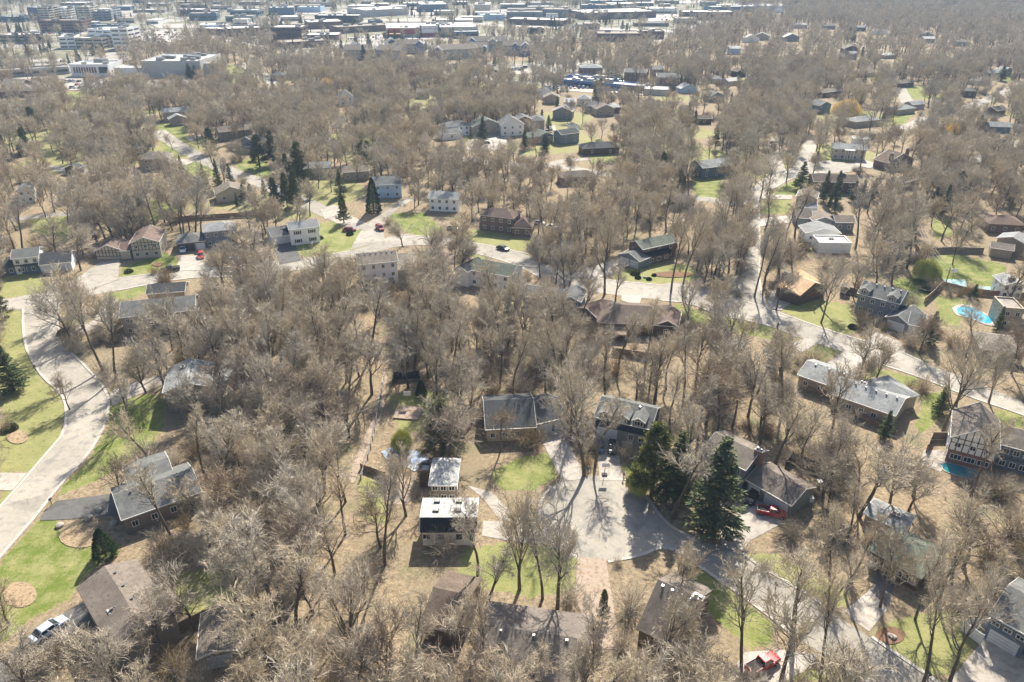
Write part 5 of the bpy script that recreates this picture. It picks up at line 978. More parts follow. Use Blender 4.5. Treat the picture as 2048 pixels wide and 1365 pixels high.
def plant(name, kinds, x, y, H, label, cat, group=None, i=None, rz=None, wid=1.0, world=None):
    P_ = Vector((world[0], world[1], 0)) if world else gp(x, y); v = kinds[(random.randrange(len(kinds)) if i is None else i) % len(kinds)]
    e = empty(name, P_, label, cat, group, rz=random.uniform(0, 6.28) if rz is None else rz); s_ = H / v[2]; e.scale = (s_ * wid, s_ * wid, s_)
    for nm, me_ in (('trunk', v[0]), ('crown', v[1])): o = bpy.data.objects.new(nm, me_); COL.objects.link(o); o.parent = e
    PLANTED.append((P_.x, P_.y, H * .12))
    return e
PLANTED = []
def pxh(x, y, top):                          # height (m) of a thing whose foot and top the photograph shows
    p = gp(x, y); lo, hi = .5, 60
    for _ in range(30):
        m_ = (lo + hi) / 2
        if proj(p.x, p.y, m_)[1] > top: lo = m_
        else: hi = m_
    return lo
def pxw(x, y, w_): p = gp(x, y); c = p.y * math.cos(PITCH) + CAM_H * math.sin(PITCH); return w_ * c / FPX
# evergreens: kind, foot x, y, top y, width px, label
EV = [('s',29,782,690,64,'dark spruce on the verge left of the big curved street'),('p',4,650,555,60,'green pine cut by the left edge of the picture'),('a',748,426,356,33,'tall rounded bright green arborvitae before the pale blue house'),
 ('s',412,382,328,22,'left spruce of the three side by side above the white-fronted house'),('s',439,384,318,24,'middle and tallest spruce of the three side by side'),('s',464,380,326,22,'right spruce of the three side by side'),
 ('s',267,284,228,22,'taller dark spruce of the pair by the upper left lawn'),('s',281,276,232,18,'shorter dark spruce of the pair by the upper left lawn'),('s',198,240,205,20,'small dark spruce near the white-roofed campus drive'),('p',424,308,256,34,'loose green pine beside the upper left side street'),
 ('p',520,336,270,46,'dark dense pine left of the tan hidden house'),('p',548,330,262,30,'dark pine behind the dense pine left of the tan hidden house'),('p',602,372,284,46,'tall shaggy pine above the white two-storey house'),('p',575,416,346,30,'left pine of the pair behind the white two-storey house'),('p',594,418,342,34,'right pine of the pair behind the white two-storey house'),
 ('s',682,394,338,30,'very dark spruce left of the pale blue house'),('p',688,446,392,30,'yellow-green pine beside the small junction'),('p',266,456,390,44,'dark green pine above the half-timbered house'),('p',292,460,396,34,'second dark pine above the half-timbered house, on its right'),('p',70,262,214,36,'bright green pine at the upper left'),
 ('s',966,284,231,32,'wide dark spruce on the far cul-de-sac lawn'),('s',1049,300,259,28,'dark spruce left of the green-roofed far house'),('s',1088,304,268,22,'left dark spruce below the green-roofed far house'),('s',1093,302,270,18,'narrow spruce just right of its twin below the green-roofed far house'),('s',1097,264,230,22,'dark spruce beside the brick gabled far house'),
 ('p',722,332,272,34,'olive pine in the woods above the pale blue house'),('p',736,326,282,26,'second olive pine in the woods above the pale blue house'),('s',1114,222,192,16,'dark spruce among the strip mall cottages'),('s',1195,208,186,12,'small dark spruce above the far tan gable'),
 ('s',1601,380,322,38,'broad dark spruce beside the white house on the right-hand street'),('s',1647,404,340,30,'leftmost tall spruce of the dark row behind the small gabled house'),('s',1670,404,340,30,'second tall spruce of the dark row'),('s',1706,404,362,26,'third spruce of the dark row, a short one'),('s',1722,404,358,24,'fourth spruce of the dark row'),('s',1744,400,356,28,'last spruce of the dark row, at its right end'),
 ('p',1384,362,322,24,'bluish pine left of the blue-grey house'),('p',1360,360,328,18,'small pine at the left of the bluish pine'),('s',1769,240,217,16,'small dark spruce by the bright green far lawn'),('s',2003,82,59,20,'dark rounded evergreen far away at the upper right'),('s',2001,162,130,24,'dark spruce beside the two-tone house at the far right'),('p',1497,207,180,22,'dark olive pine in the upper right woods'),
 ('s',1541,732,644,24,'narrow dark evergreen standing alone by the street bank'),('s',1856,690,622,44,'dense dark spruce beside the garage of the grey dormered house'),('s',1945,600,568,24,'bluish spruce between the sports courts'),('s',1993,664,612,26,'dark evergreen right of the bright blue pool'),('s',1878,830,770,40,'dark evergreen behind the leaning twin trunks at the right'),('s',1768,876,820,36,'small bluish spruce before the long ranch house'),
 ('p',1303,992,848,110,'tall yellow-green pine right of the navy house'),('s',1350,1000,862,100,'darker pine just right of the tall yellow-green pine'),('s',1426,1062,872,150,'largest spruce, wide and ragged, by the cul-de-sac garage'),('p',884,908,800,90,'shaggy green pine left of the dark grey L-shaped house'),('a',843,790,762,26,'round dark green shrub beside the fenced kennel'),
 ('a',212,1112,1058,50,'small rounded green tree above the large taupe house'),('s',165,140,108,16,'dark spruce below the stepped medical office'),('s',174,178,146,14,'dark spruce before the school wing'),('s',1406,40,28,14,'dark evergreen before the glass store'),('s',380,158,126,22,'dark evergreen at the church hall wall, left one'),('s',392,158,130,20,'dark evergreen at the church hall wall, right one'),
 ('s',462,172,150,14,'small dark spruce beside the church drive, left one'),('s',546,180,156,16,'small dark spruce beside the church drive, right one'),('s',865,98,82,9,'left small spruce of the pair before the villa apartments'),('s',874,98,79,10,'right small spruce of the pair before the villa apartments'),('p',855,144,138,40,'wide dark evergreen clump by the highway bend'),
 ('s',452,66,48,14,'dark spruce at the top left warehouses'),('s',612,80,64,16,'dark rounded evergreen beside the dark office slab'),('p',1560,240,205,22,'dark green pine in the right-hand woods'),('p',1910,150,120,22,'tall dark pine by the far right street'),('s',1245,58,40,12,'dark spruce by the big white warehouse'),('p',1205,1000+240,1180,30,'green climbing evergreen by the trunks at the bottom centre')]
for k_, x, y, top, w_, lb in EV:
    H_ = pxh(x, y, top); v = {'s': SPR, 'p': PIN, 'a': ARB}[k_]; base_r = {'s': 3.0, 'p': 3.1, 'a': 2.6}[k_]; wd = pxw(x, y, w_) / 2 / (base_r * H_ / 14)
    plant({'s': 'spruce_tree', 'p': 'pine_tree', 'a': 'arborvitae'}[k_], v, x, y, H_, lb, {'s': 'spruce tree', 'p': 'pine tree', 'a': 'evergreen shrub'}[k_], wid=min(2.4, max(.5, wd)))
for x, y, top, w_, lb in [(1690,242,198,54,'round golden-yellow willow beside the blue-grey gabled house'),(1902,292,246,68,'large golden-yellow willow at the right'),(656,192,156,36,'golden-yellow tree in the upper left woods'),(1495,44,26,12,'small golden tree far away below the water tower')]:
    H_ = pxh(x, y, top); plant('willow_tree', WIL, x, y, H_, lb, 'willow tree', wid=pxw(x, y, w_) / 15 * 13 / H_)
for x, y, top, w_, lb in [(1904,200,178,26,'yellow-green budding shrub by the far right lawns'),(1850,560,520,50,'yellow-green budding shrub beside the court fence'),(805,900,862,40,'yellow-green shrub above the patio steps'),(1275,985,940,46,'bright yellow-green shrub at the kerb below the navy house')]:
    H_ = pxh(x, y, top); plant('budding_shrub', BUDT, x, y, H_, lb, 'shrub', wid=pxw(x, y, w_) / 9 * 8 / H_)
# bare trees the photograph singles out
BT = [(206,742,560,90,3,'slim bare tree at the right kerb of the big curved street'),(232,758,590,100,2,'second slim bare tree right of the big curved street, beside the first'),(262,850,700,100,0,'bare tree on the green verge between the two left driveways'),(300,935,800,100,3,'bare tree behind the grey-roofed house with stepped eaves'),(345,700,560,90,1,'bare tree in the brown woods below the long grey-roofed house'),(700,1330,1120,130,6,'tall bare tree at the bottom left of the wide brown roof'),(830,1385,1150,110,2,'tall slim bare tree before the wide brown roof'),(980,1390,1180,120,3,'bare tree in front of the middle of the wide brown roof'),(1180,1395,1190,110,8,'bare tree at the right end of the wide brown roof'),(1320,1380,1160,120,0,'bare tree before the brown gable roof at the bottom'),(1760,1215,1040,120,1,'bare tree beside the green-grey hip roof'),(1830,1240,1060,120,6,'bare tree in front of the right end of the green-grey hip roof'),(1690,1190,1020,100,2,'bare tree left of the green-grey hip roof'),(1290,735,600,90,2,'bare tree before the wide brown hip-roofed house'),(1235,745,610,80,3,'bare tree at the left end of the wide brown hip-roofed house'),(1000,905,800,80,7,'red-brown bare tree before the dark grey L-shaped house'),(1750,764,655,112,4,'wide bare tree with dark forked limbs in front of the ranch house lawn'),(1438,638,528,112,4,'round bare tree on the grass strip below the curved street'),(1509,594,430,70,2,'tall bare tree at the side street corner'),(1525,590,440,60,3,'second tall bare tree at the side street corner'),(1640,612,500,80,3,'bare tree spreading over the orange cedar roof'),(1642,646,500,90,1,'bare tree between the orange roof and the grey dormered house'),
 (1885,866,660,130,6,'thick leaning bare tree left of the twin trunks at the right'),(1912,812,650,110,0,'straighter bare tree behind the leaning one at the right'),(1977,806,650,110,4,'wide bare tree by the half-timbered brick house'),(1209,590,400,110,6,'tall pale bare tree at the driveway above the brown hip-roofed house'),(1138,578,450,90,5,'bare tree with upright limbs on the bank by the street'),(1342,584,410,80,2,'tall dark-trunked bare tree before the slate-roofed house'),(1364,582,400,70,3,'tall bare tree right beside the dark-trunked one'),
 (1080,556,440,80,5,'bare tree whose shadow falls across the street near the black car'),(805,494,428,76,5,'rounded bare tree on the green bank above the street'),(872,516,452,56,5,'bare tree behind the pink driveway'),(167,656,498,150,4,'big bare tree at the left street junction'),(954,1166,950,90,3,'dark bare tree right of the white mansard-fronted house'),(1039,1180,930,150,4,'largest dark-trunked bare tree on the central lawn'),(1085,1198,1000,90,2,'single dark trunk bare tree in the middle of the central lawn'),(1115,1218,950,160,0,'spreading bare tree at the right of the central lawn'),
 (1168,952,690,180,6,'huge pale tan bare tree before the navy house'),(1560,1370,1120,200,0,'great bare tree with pale twigs over the red pickup'),(1640,1372,1150,120,3,'bare tree with dark limbs right of the great pale one'),(1845,1372,1150,120,2,'left thick trunk bare tree at the bottom right lawn'),(1900,1362,1130,160,6,'leaning thick bare tree at the bottom right lawn'),(1661,1228,1080,60,3,'straight slim bare tree beside the concrete driveway'),(1250,1390,1300,60,3,'bare tree at the bottom edge beyond the wide brown roof'),
 (250,1405,1220,190,6,'pale wide-crowned bare tree at the bottom left corner'),(873,798,660,90,1,'tall dark-trunked tree in the leafy ravine behind the kennel'),(892,782,640,90,0,'tall tree just right of its twin in the leafy ravine behind the kennel'),(1000,776,640,90,2,'straight dark tree in the middle of the leafy ravine'),(1025,792,650,80,3,'slanting tree in the middle of the leafy ravine'),(1355,1200,1050,110,6,'bare tree casting its shadow on the brown gable roof at the bottom'),(244,1000,900,90,7,'reddish bare tree over the dark driveway'),
 (140,820,740,60,7,'small bare tree on the verge beside the left street'),(20,1250,1170,100,7,'bare round shrub-like tree on the lower left lawn'),(1595,310,250,40,5,'bare tree in the far turning loop'),(1505,180,140,64,5,'big round bare tree in the upper right woods'),(1880,216,165,62,5,'big round bare tree beyond the golden willow'),(345,300,262,30,0,'bare tree at the upper left side street corner'),(245,352,290,44,1,'bare tree on the lawn left of the hip-roofed tan house'),(770,1130,900,60,2,'slim bare tree left of the white mansard-fronted house'),
 (1480,1390,1120,90,3,'slim bare tree at the bottom right of the brown gable'),(1400,1380,1280,80,7,'brown-twigged bare tree at the bottom edge'),(670,1150,950,90,0,'bare tree in the lower woods near the white mansard-fronted house'),(1720,790,700,40,7,'small bare tree in the ranch house bed'),(1905,530,440,60,1,'bare tree in the bright green back garden'),(760,640,560,50,7,'small bare tree beside the deck of the tall white house')]
for x, y, top, w_, i_, lb in BT:
    H_ = min(28, pxh(x, y, top)); v = BARE[i_]; cw = {0: .78, 1: .84, 2: .62, 3: .58, 4: .88, 5: .9, 6: .78, 7: .8, 8: .55}[i_] * H_
    plant('bare_tree', BARE, x, y, H_, lb, 'bare tree', i=i_, wid=min(1.5, max(.7, pxw(x, y, w_) / cw)))
def in_one(x, y, poly):
    r = False; j = len(poly) - 1
    for i in range(len(poly)):
        xi, yi = poly[i]; xj, yj = poly[j]
        if (yi > y) != (yj > y) and x < (xj - xi) * (y - yi) / (yj - yi) + xi: r = not r
        j = i
    return r
# ------------------------------------------------------------------ vehicles
def paint(n, c): return M('paint_' + n, c, None, rough=.28, spec=.6)
PAINT = dict(silver=paint('silver', (.42, .50, .60)), black=paint('black', (.012, .013, .016)), darkgreen=paint('dark_green', (.02, .03, .03)), red=paint('red', (.42, .02, .025)), maroon=paint('maroon', (.20, .015, .03)), white=paint('white', (.72, .72, .72)), blue=paint('blue', (.05, .10, .22)), grey=paint('grey', (.16, .17, .18)), tan=paint('tan', (.35, .30, .24)))
TYRE = M('tyre_rubber', (.02, .02, .02)); RIM = M('wheel_rim', (.45, .45, .46), None, rough=.3, metallic=.8); LAMP = M('headlight_lens', (.75, .76, .78), None, rough=.1, spec=.8); TAIL = M('tail_light', (.35, .01, .01), None, rough=.2)
def loft(mb, secs, mat, caps=True):          # secs: list of (x, [(y,z)...]) rings
    n = len(secs[0][1]); base = len(mb.v); k = mb.mi(mat)
    for x, ring in secs: mb.v += [(x, y, z) for y, z in ring]
    for s_ in range(len(secs) - 1):
        for i in range(n):
            j = (i + 1) % n; a = base + s_ * n; mb.f.append((a + i, a + n + i, a + n + j, a + j)); mb.m.append(k)
    if caps: mb.f.append(tuple(base + i for i in range(n))); mb.m.append(k); e = base + (len(secs) - 1) * n; mb.f.append(tuple(e + n - 1 - i for i in range(n))); mb.m.append(k)
def carparts(kind):
    out = {}
    L_, W2, belt, top = {'sedan': (4.7, .90, .92, 1.43), 'suv': (4.7, .95, 1.05, 1.75), 'pickup': (5.7, .98, 1.08, 1.85), 'van': (5.0, .97, 1.05, 1.8)}[kind]
    def ring(w_, z0, z1): return [(-w_ * .92, z0), (-w_, z0 + .2), (-w_, z1 - .16), (-w_ * .88, z1), (w_ * .88, z1), (w_, z1 - .16), (w_, z0 + .2), (w_ * .92, z0)]
    hood = {'sedan': .80, 'suv': .98, 'pickup': 1.08, 'van': .95}[kind]; tl = {'sedan': .92, 'suv': 1.02, 'pickup': 1.05, 'van': 1.05}[kind]; h = L_ / 2
    b = MB(); b.local = True
    secs = [(-h, ring(W2 * .84, .38, tl - .14)), (-h + .12, ring(W2 * .94, .28, tl - .02)), (-h + .8, ring(W2, .24, belt)), (.1, ring(W2, .24, belt)), (h * .38, ring(W2, .24, belt - .02)), (h - .75, ring(W2 * .98, .24, hood)), (h - .15, ring(W2 * .90, .28, hood - .14)), (h, ring(W2 * .78, .38, hood - .30))]
    loft(b, secs, 'P'); out['body'] = b
    g = MB(); g.local = True
    x0, x1, x2, x3 = {'sedan': (-h + .55, -h + 1.25, .35, 1.15), 'suv': (-h + .12, -h + .45, .55, 1.15), 'pickup': (-.55, -.45, .75, 1.35), 'van': (-h + .1, -h + .4, .85, 1.6)}[kind]; wt = W2 * .74
    ring2 = lambda w_, z: [(-w_, z), (w_, z)]
    v = [(x0, -W2 * .88, belt - .01), (x3, -W2 * .88, belt - .03), (x3, W2 * .88, belt - .03), (x0, W2 * .88, belt - .01), (x1, -wt, top - .06), (x2, -wt, top - .06), (x2, wt, top - .06), (x1, wt, top - .06)]
    k0 = len(g.v); g.v += v; kk = g.mi(GLASS)
    for f in ((0, 1, 5, 4), (1, 2, 6, 5), (2, 3, 7, 6), (3, 0, 4, 7), (4, 5, 6, 7)): g.f.append(tuple(k0 + i for i in f)); g.m.append(kk)
    out['windows'] = g
    r = MB(); r.local = True; r.hull([(x1 - .05, -wt - .02, top - .07), (x2 + .06, -wt - .02, top - .07), (x2 + .06, wt + .02, top - .07), (x1 - .05, wt + .02, top - .07)], [(x1 + .05, -wt + .06, top), (x2 - .06, -wt + .06, top), (x2 - .06, wt - .06, top), (x1 + .05, wt - .06, top)], 'P')
    for sy in (-1, 1):                       # pillars
        for (xa, xb) in ((x0, x1), (x3, x2), ((x0 + x3) / 2 - .05, (x1 + x2) / 2)):
            r.hull([(xa - .06, sy * W2 * .89, belt - .02), (xa + .06, sy * W2 * .89, belt - .02), (xa + .06, sy * W2 * .86, belt - .02), (xa - .06, sy * W2 * .86, belt - .02)], [(xb - .06, sy * (wt + .02), top - .05), (xb + .06, sy * (wt + .02), top - .05), (xb + .06, sy * (wt - .03), top - .05), (xb - .06, sy * (wt - .03), top - .05)], 'P')
    out['roof'] = r
    if kind == 'pickup':
        t = MB(); t.local = True; t.box(-h + .14, -.72, -W2 * .8, W2 * .8, belt - .01, belt + .012, M('truck_bed', (.03, .03, .03)))
        t.box(-h + .05, -.62, -W2 * .97, -W2 * .84, belt, belt + .13, 'P'); t.box(-h + .05, -.62, W2 * .84, W2 * .97, belt, belt + .13, 'P'); t.box(-h + .04, -h + .14, -W2 * .84, W2 * .84, belt, belt + .13, 'P'); out['bed'] = t
    out['dims'] = (L_, W2, h, hood, tl); return out
CP = {k: carparts(k) for k in ('sedan', 'suv', 'pickup', 'van')}
CM = {}
def car_mesh(kind, part, col):
    key = (kind, part, col)
    if key not in CM:
        b = CP[kind][part]; me_ = bpy.data.meshes.new(part); me_.from_pydata(b.v, [], b.f)
        for m_ in b.mats: me_.materials.append(PAINT[col] if m_ == 'P' else m_)
        me_.polygons.foreach_set('material_index', b.m)
        if part == 'body': me_.polygons.foreach_set('use_smooth', [True] * len(b.f)); me_.set_sharp_from_angle(angle=.6) if hasattr(me_, 'set_sharp_from_angle') else None
        me_.update(); CM[key] = me_
    return CM[key]
def disc_mesh(nm, r, w_, mat):
    if nm not in CM:
        b = MB(); b.tube((0, -w_ / 2, 0), (0, w_ / 2, 0), r, r, mat, 14); me_ = bpy.data.meshes.new(nm); me_.from_pydata(b.v, [], b.f); me_.materials.append(mat); CM[nm] = me_
    return CM[nm]
def box_mesh(nm, sx, sy, sz, mat):
    if nm not in CM:
        b = MB(); b.box(-sx / 2, sx / 2, -sy / 2, sy / 2, -sz / 2, sz / 2, mat); me_ = bpy.data.meshes.new(nm); me_.from_pydata(b.v, [], b.f); me_.materials.append(mat); CM[nm] = me_
    return CM[nm]
def ob(nm, me_, par, loc=(0, 0, 0)):
    o = bpy.data.objects.new(nm, me_); COL.objects.link(o); o.parent = par; o.location = loc; return o
def car(kind, col, p_from, p_to, label, cat=None, full=True, s_=1.0, group=None, at=None, rz=None, z=.05):
    """faces from the first to the second photograph point"""
    if at is None: a, b_ = gp(*p_from), gp(*p_to); c = (a + b_) / 2; d = b_ - a; rz = math.atan2(d.y, d.x)
    else: c = Vector((*at, 0))
    e = empty({'sedan': 'parked_car', 'suv': 'suv_car', 'pickup': 'pickup_truck', 'van': 'parked_van'}[kind], (c.x, c.y, z), label, cat or {'sedan': 'car', 'suv': 'car', 'pickup': 'pickup truck', 'van': 'van'}[kind], group, rz)
    e.scale = (s_, s_, s_); L_, W2, h, hood, tl = CP[kind]['dims']
    for p in ('body', 'windows', 'roof') + (('bed',) if kind == 'pickup' else ()): ob(p, car_mesh(kind, p, col), e)
    if full:
        for sx in (h - .95, -h + .95):
            for sy in (-1, 1): w_ = ob('wheel', disc_mesh('tyre', .34, .24, TYRE), e, (sx, sy * (W2 - .08), .34)); ob('rim', disc_mesh('rim', .21, .26, RIM), w_)
        for sy in (-1, 1):
            ob('headlight', box_mesh('headlight', .12, .34, .14, LAMP), e, (h - .1, sy * W2 * .58, hood - .27)); ob('tail_light', box_mesh('tail_light', .1, .26, .18, TAIL), e, (-h + .02, sy * W2 * .64, tl - .26)); ob('mirror', box_mesh('mirror' + col, .16, .2, .12, PAINT[col]), e, ({'sedan': .95}.get(kind, 1.05), sy * (W2 + .06), CP[kind]['dims'][3] + .16))
    PLANTED.append((c.x, c.y, 2)); return e
car('sedan', 'silver', (72, 1285), (128, 1245), 'silver sedan on the driveway left of the large taupe house', s_=1.1)
car('pickup', 'darkgreen', (360, 540), (322, 545), 'dark green pickup on the street before the half-timbered house', s_=.98)
car('suv', 'maroon', (754, 455), (766, 465), 'maroon minivan turning at the street junction', 'minivan')
car('sedan', 'black', (995, 497), (1017, 503), 'black car driving along the curved street')
car('suv', 'red', (404, 507), (402, 524), 'red car outside the open garage')
car('suv', 'white', (367, 498), (366, 508), 'white car half inside the open garage')
car('suv', 'black', (1224, 889), (1224, 912), 'black car with a shiny bonnet before the white garage door of the navy house', s_=.85)
car('sedan', 'blue', (1201, 886), (1200, 910), 'dark blue car beside the black one before the navy house', s_=.85)
car('suv', 'black', (1512, 990), (1497, 1008), 'black car in the shade before the long garage')
car('pickup', 'red', (1524, 1026), (1562, 1034), 'red pickup in front of the long garage', s_=.9)
car('pickup', 'red', (1503, 1345), (1545, 1322), 'bright red pickup on the driveway at the bottom edge', s_=.95)
car('sedan', 'maroon', (688, 463), (710, 462), 'small dark red car beside the green corner lawn')
car('sedan', 'grey', (900, 459), (912, 461), 'dark grey car behind the trees by the brown brick house')
car('sedan', 'white', (1068, 448), (1088, 450), 'white car right of the brown brick garage'); car('sedan', 'white', (1096, 456), (1114, 458), 'second white car right of the brown brick garage, nearer the road')
car('suv', 'black', (1256, 522), (1248, 512), 'dark car in the garage bay of the slate-roofed house')
car('sedan', 'silver', (455, 525), (480, 521), 'silver car on the street under the trees right of the red car')
car('sedan', 'grey', (590, 300), (600, 305), 'grey car by the tan house at the upper left')
car('sedan', 'black', (1541, 287), (1552, 292), 'black car on the far turning loop')
def lot(poly, n, label, group, rows=3, ang=PI / 2, cols=None):
    ctr = [(min(p[0] for p in poly), min(p[1] for p in poly)), (max(p[0] for p in poly), max(p[1] for p in poly))]; k = 0; t = 0
    while k < n and t < n * 20:
        t += 1; x = random.uniform(ctr[0][0], ctr[1][0]); r_ = random.randrange(rows); y = ctr[0][1] + (ctr[1][1] - ctr[0][1]) * (r_ + .5) / rows
        if not in_one(x, y, poly): continue
        p = gp(x, y); p.x = round(p.x / 2.9) * 2.9
        if any((p.x - a) ** 2 + (p.y - b_) ** 2 < 7.5 for a, b_, c in PLANTED[-n - 5:]): continue
        col = random.choice(['white', 'silver', 'black', 'grey', 'silver', 'black', 'red', 'blue', 'white', 'tan']); car(random.choice(['sedan', 'suv', 'sedan', 'van']), col, None, None, label, full=False, group=group, at=(p.x, p.y), rz=ang * random.choice([1, -1]), z=.15); k += 1
random.seed(21)
lot([(262,62),(350,60),(372,76),(350,86),(262,88)], 46, 'car in the packed lot right of the high office slab', 'cars right of the high office slab', 6)
lot([(700,78),(770,71),(860,73),(860,80),(770,82),(690,82)], 40, 'car in the lot in front of the red store', 'cars before the red store', 3)
lot([(1105,173),(1200,178),(1280,186),(1290,191),(1180,185),(1100,180)], 26, 'car parked before the blue strip mall', 'cars before the strip mall', 2)
lot([(130,162),(200,165),(225,178),(140,181)], 22, 'car in the lot below the school wing', 'cars below the school wing', 3)
lot([(570,22),(760,24),(745,31),(575,30)], 34, 'car in the long dealer lot near the top', 'cars in the dealer lot', 2)
lot([(1240,158),(1262,160),(1275,166),(1235,164)], 9, 'car parked behind the blue strip mall', 'cars behind the strip mall', 2)
lot([(1300,165),(1345,170),(1340,176),(1305,173)], 8, 'car beside the round kiosk', 'cars beside the kiosk', 1)
lot([(1290,32),(1400,28),(1420,38),(1300,44)], 16, 'car in the lot of the glass store', 'cars at the glass store', 3)
for i_, (x, y, c_) in enumerate([(911,149,'black'),(920,150,'white'),(985,147,'white'),(992,146,'black'),(998,147,'silver'),(1005,145,'black'),(1014,144,'white'),(1022,142,'black'),(1028,141,'silver'),(1034,140,'white'),(1041,142,'black'),(1044,139,'grey'),(1051,137,'black'),(995,156,'tan'),(1018,158,'red'),(452,78,'white'),(470,84,'black'),(500,86,'grey'),(522,91,'black'),(97,128,'grey'),(112,127,'black'),(126,125,'grey')]):
    a = gp(x, y); car('sedan' if i_ % 3 else 'suv', c_, (x - 3, y + .5), (x + 3, y - .5), 'car queuing at the far traffic junction' if i_ < 13 else 'car turning below the far traffic junction' if i_ < 15 else 'car on the far road above the wooded hill' if i_ < 19 else 'car on the highway left of the school wing', full=False, group='cars queuing at the junction' if i_ < 13 else 'cars turning below the junction' if i_ < 15 else 'cars above the wooded hill' if i_ < 19 else 'cars on the left highway', z=.3)
lot([(900,60),(960,62),(960,68),(900,68)], 16, 'car in the small lot by the villa apartments', 'cars by the villa apartments', 2)
lot([(90,62),(180,60),(190,70),(90,72)], 16, 'car in front of the long tan brick office', 'cars before the long brick office', 2)
lot([(950,22),(1100,22),(1110,30),(960,32)], 24, 'car in the wide lot at the top centre right', 'cars in the wide top lot', 2)
k = 0
while k < 56:                                 # small buildings of the business belt
    x = random.uniform(120, 1450); y = random.choice([random.uniform(3, 22), random.uniform(8, 60)]); p = gp(x, y); w_ = random.uniform(14, 46); d_ = random.uniform(12, 26)
    if not in_one(x, y, PAVE[0]) or any(a - 12 < p.x < c + 12 and b_ - 10 < p.y < e_ + 10 for a, b_, c, e_ in [(min(q[0] for q in f) - w_ / 2, min(q[1] for q in f) - d_, max(q[0] for q in f) + w_ / 2, max(q[1] for q in f)) for f in FOOT]): continue
    if 300 < x < 560 and 58 < y < 130: continue
    h_ = random.uniform(3.5, 7); e = empty('business_building', p, 'small pale-roofed building in the distant business belt', 'building', 'small buildings of the business belt')
    T = lambda a, b_, c: p + Vector((a, b_, c)); m = MB(); m.boxf(T, -w_ / 2, w_ / 2, 0, d_, 0, h_, W_[random.choice(['white', 'concrete', 'cream', 'brownbrick', 'tan', 'slate', 'grey'])]); m.build('wall', e)
    m = MB(); m.boxf(T, -w_ / 2 - .2, w_ / 2 + .2, -.2, d_ + .2, h_ + .01, h_ + .35, R_[random.choice(['membrane', 'membrane', 'gravel', 'white', 'grey'])]); m.build('roof', e)
    m = MB(); m.boxf(T, -w_ / 2 + 1, w_ / 2 - 1, -.1, -.02, 1, 2.4, GLASS); m.build('window_band', e); FOOT.append([(p.x - w_ / 2, p.y), (p.x + w_ / 2, p.y), (p.x + w_ / 2, p.y + d_), (p.x - w_ / 2, p.y + d_)]); k += 1
p = gp(1173, 57); e = empty('lorry', (p.x, p.y, 0), 'white box lorry on the far highway', 'lorry'); m = MB(); m.box(p.x - 14, p.x + 10, p.y - 1.5, p.y + 1.5, 1.3, 4.8, PAINT['white']); m.build('trailer', e); m = MB(); m.box(p.x - 18, p.x - 14.4, p.y - 1.4, p.y + 1.4, .7, 3.6, PAINT['white']); m.build('cab', e)
m = MB()
for x in (-16, -11, -9, 5, 7): m.tube((p.x + x, p.y - 1.5, .6), (p.x + x, p.y + 1.5, .6), .6, .6, TYRE, 10)
m.build('wheels', e).name = 'wheel_set'
# ------------------------------------------------------------------ fences, pools, garden things
def fence(label, pts, hh_=1.8, mat=FENCE, thick=.08, posts=True, name='fence', rail=False):
    P_ = [gp(*p) for p in pts]; e = empty(name, P_[0], label, 'fence'); m = MB(); q_ = MB()
    for a, b_ in zip(P_[:-1], P_[1:]):
        d = (b_ - a); L_ = d.length; u = d / L_; n = Vector((-u.y, u.x, 0)); T = lambda x, y, z: a + u * x + n * y + Vector((0, 0, z))
        if rail:
            for zz in (.3, .8, 1.25): m.boxf(T, 0, L_, -.03, .03, zz, zz + .08, mat)
        else:
            m.boxf(T, 0, L_, -thick / 2, thick / 2, .05, hh_, mat); m.boxf(T, 0, L_, -.09, .09, hh_ + .002, hh_ + .07, DECK if mat is FENCE else mat)
        k = max(1, int(L_ / 2.4))
        for i in range(k + 1): q_.boxf(T, L_ * i / k - .07, L_ * i / k + .07, -.11 + .0, .11, 0, hh_ + .14, mat)
    m.build('panel', e); q_.build('posts', e).name = 'post_row'; return e
fence('tall tan wood fence climbing diagonally beside the bright green garden', [(1832,500),(1846,525),(1868,555),(1884,573)]); fence('wood fence running down left from the court corner', [(1884,573),(1868,590),(1848,608)])
fence('dark wood fence between the sports courts and the bright blue pool garden', [(1884,575),(1935,588),(1990,594),(2048,598)]); fence('grey wood fence along the back of the bright green garden', [(1836,508),(1900,505),(1965,507)], mat=W_['taupe'])
fence('brown board fence beside the small brown shed', [(1690,584),(1716,592)]); fence('wood fence in the leafy slope above the ranch house trees', [(1225,708),(1260,714),(1325,722)])
fence('pale wire fence along the dirt path', [(768,762),(762,800),(752,850),(742,900),(722,960)], 1.2, METAL, .03, name='wire_fence', rail=True); fence('dark low fence round the pool patio below the path', [(722,938),(742,945),(770,955)], 1.2)
fence('black kennel fence with a dark back wall', [(786,772),(788,760),(838,757),(839,768)], 1.9, W_['black']); fence('wooden fence at the edge of the woods right of the large taupe house', [(356,1265),(410,1240),(470,1215),(520,1200)])
fence('brown fence behind the tudor pool terrace', [(1852,905),(1862,880),(1898,880)], 1.8); fence('wooden fence across the back gardens behind the half-timbered house', [(345,445),(400,440),(470,436),(530,432)]); fence('long low fence in the woods behind the ranch house', [(1600,775),(1660,800),(1720,838),(1790,872)], 1.2)
fence('black netting fence of the small trampoline yard beside the long garage', [(1570,938),(1582,922),(1655,952),(1648,968)], 2.0, W_['black'])
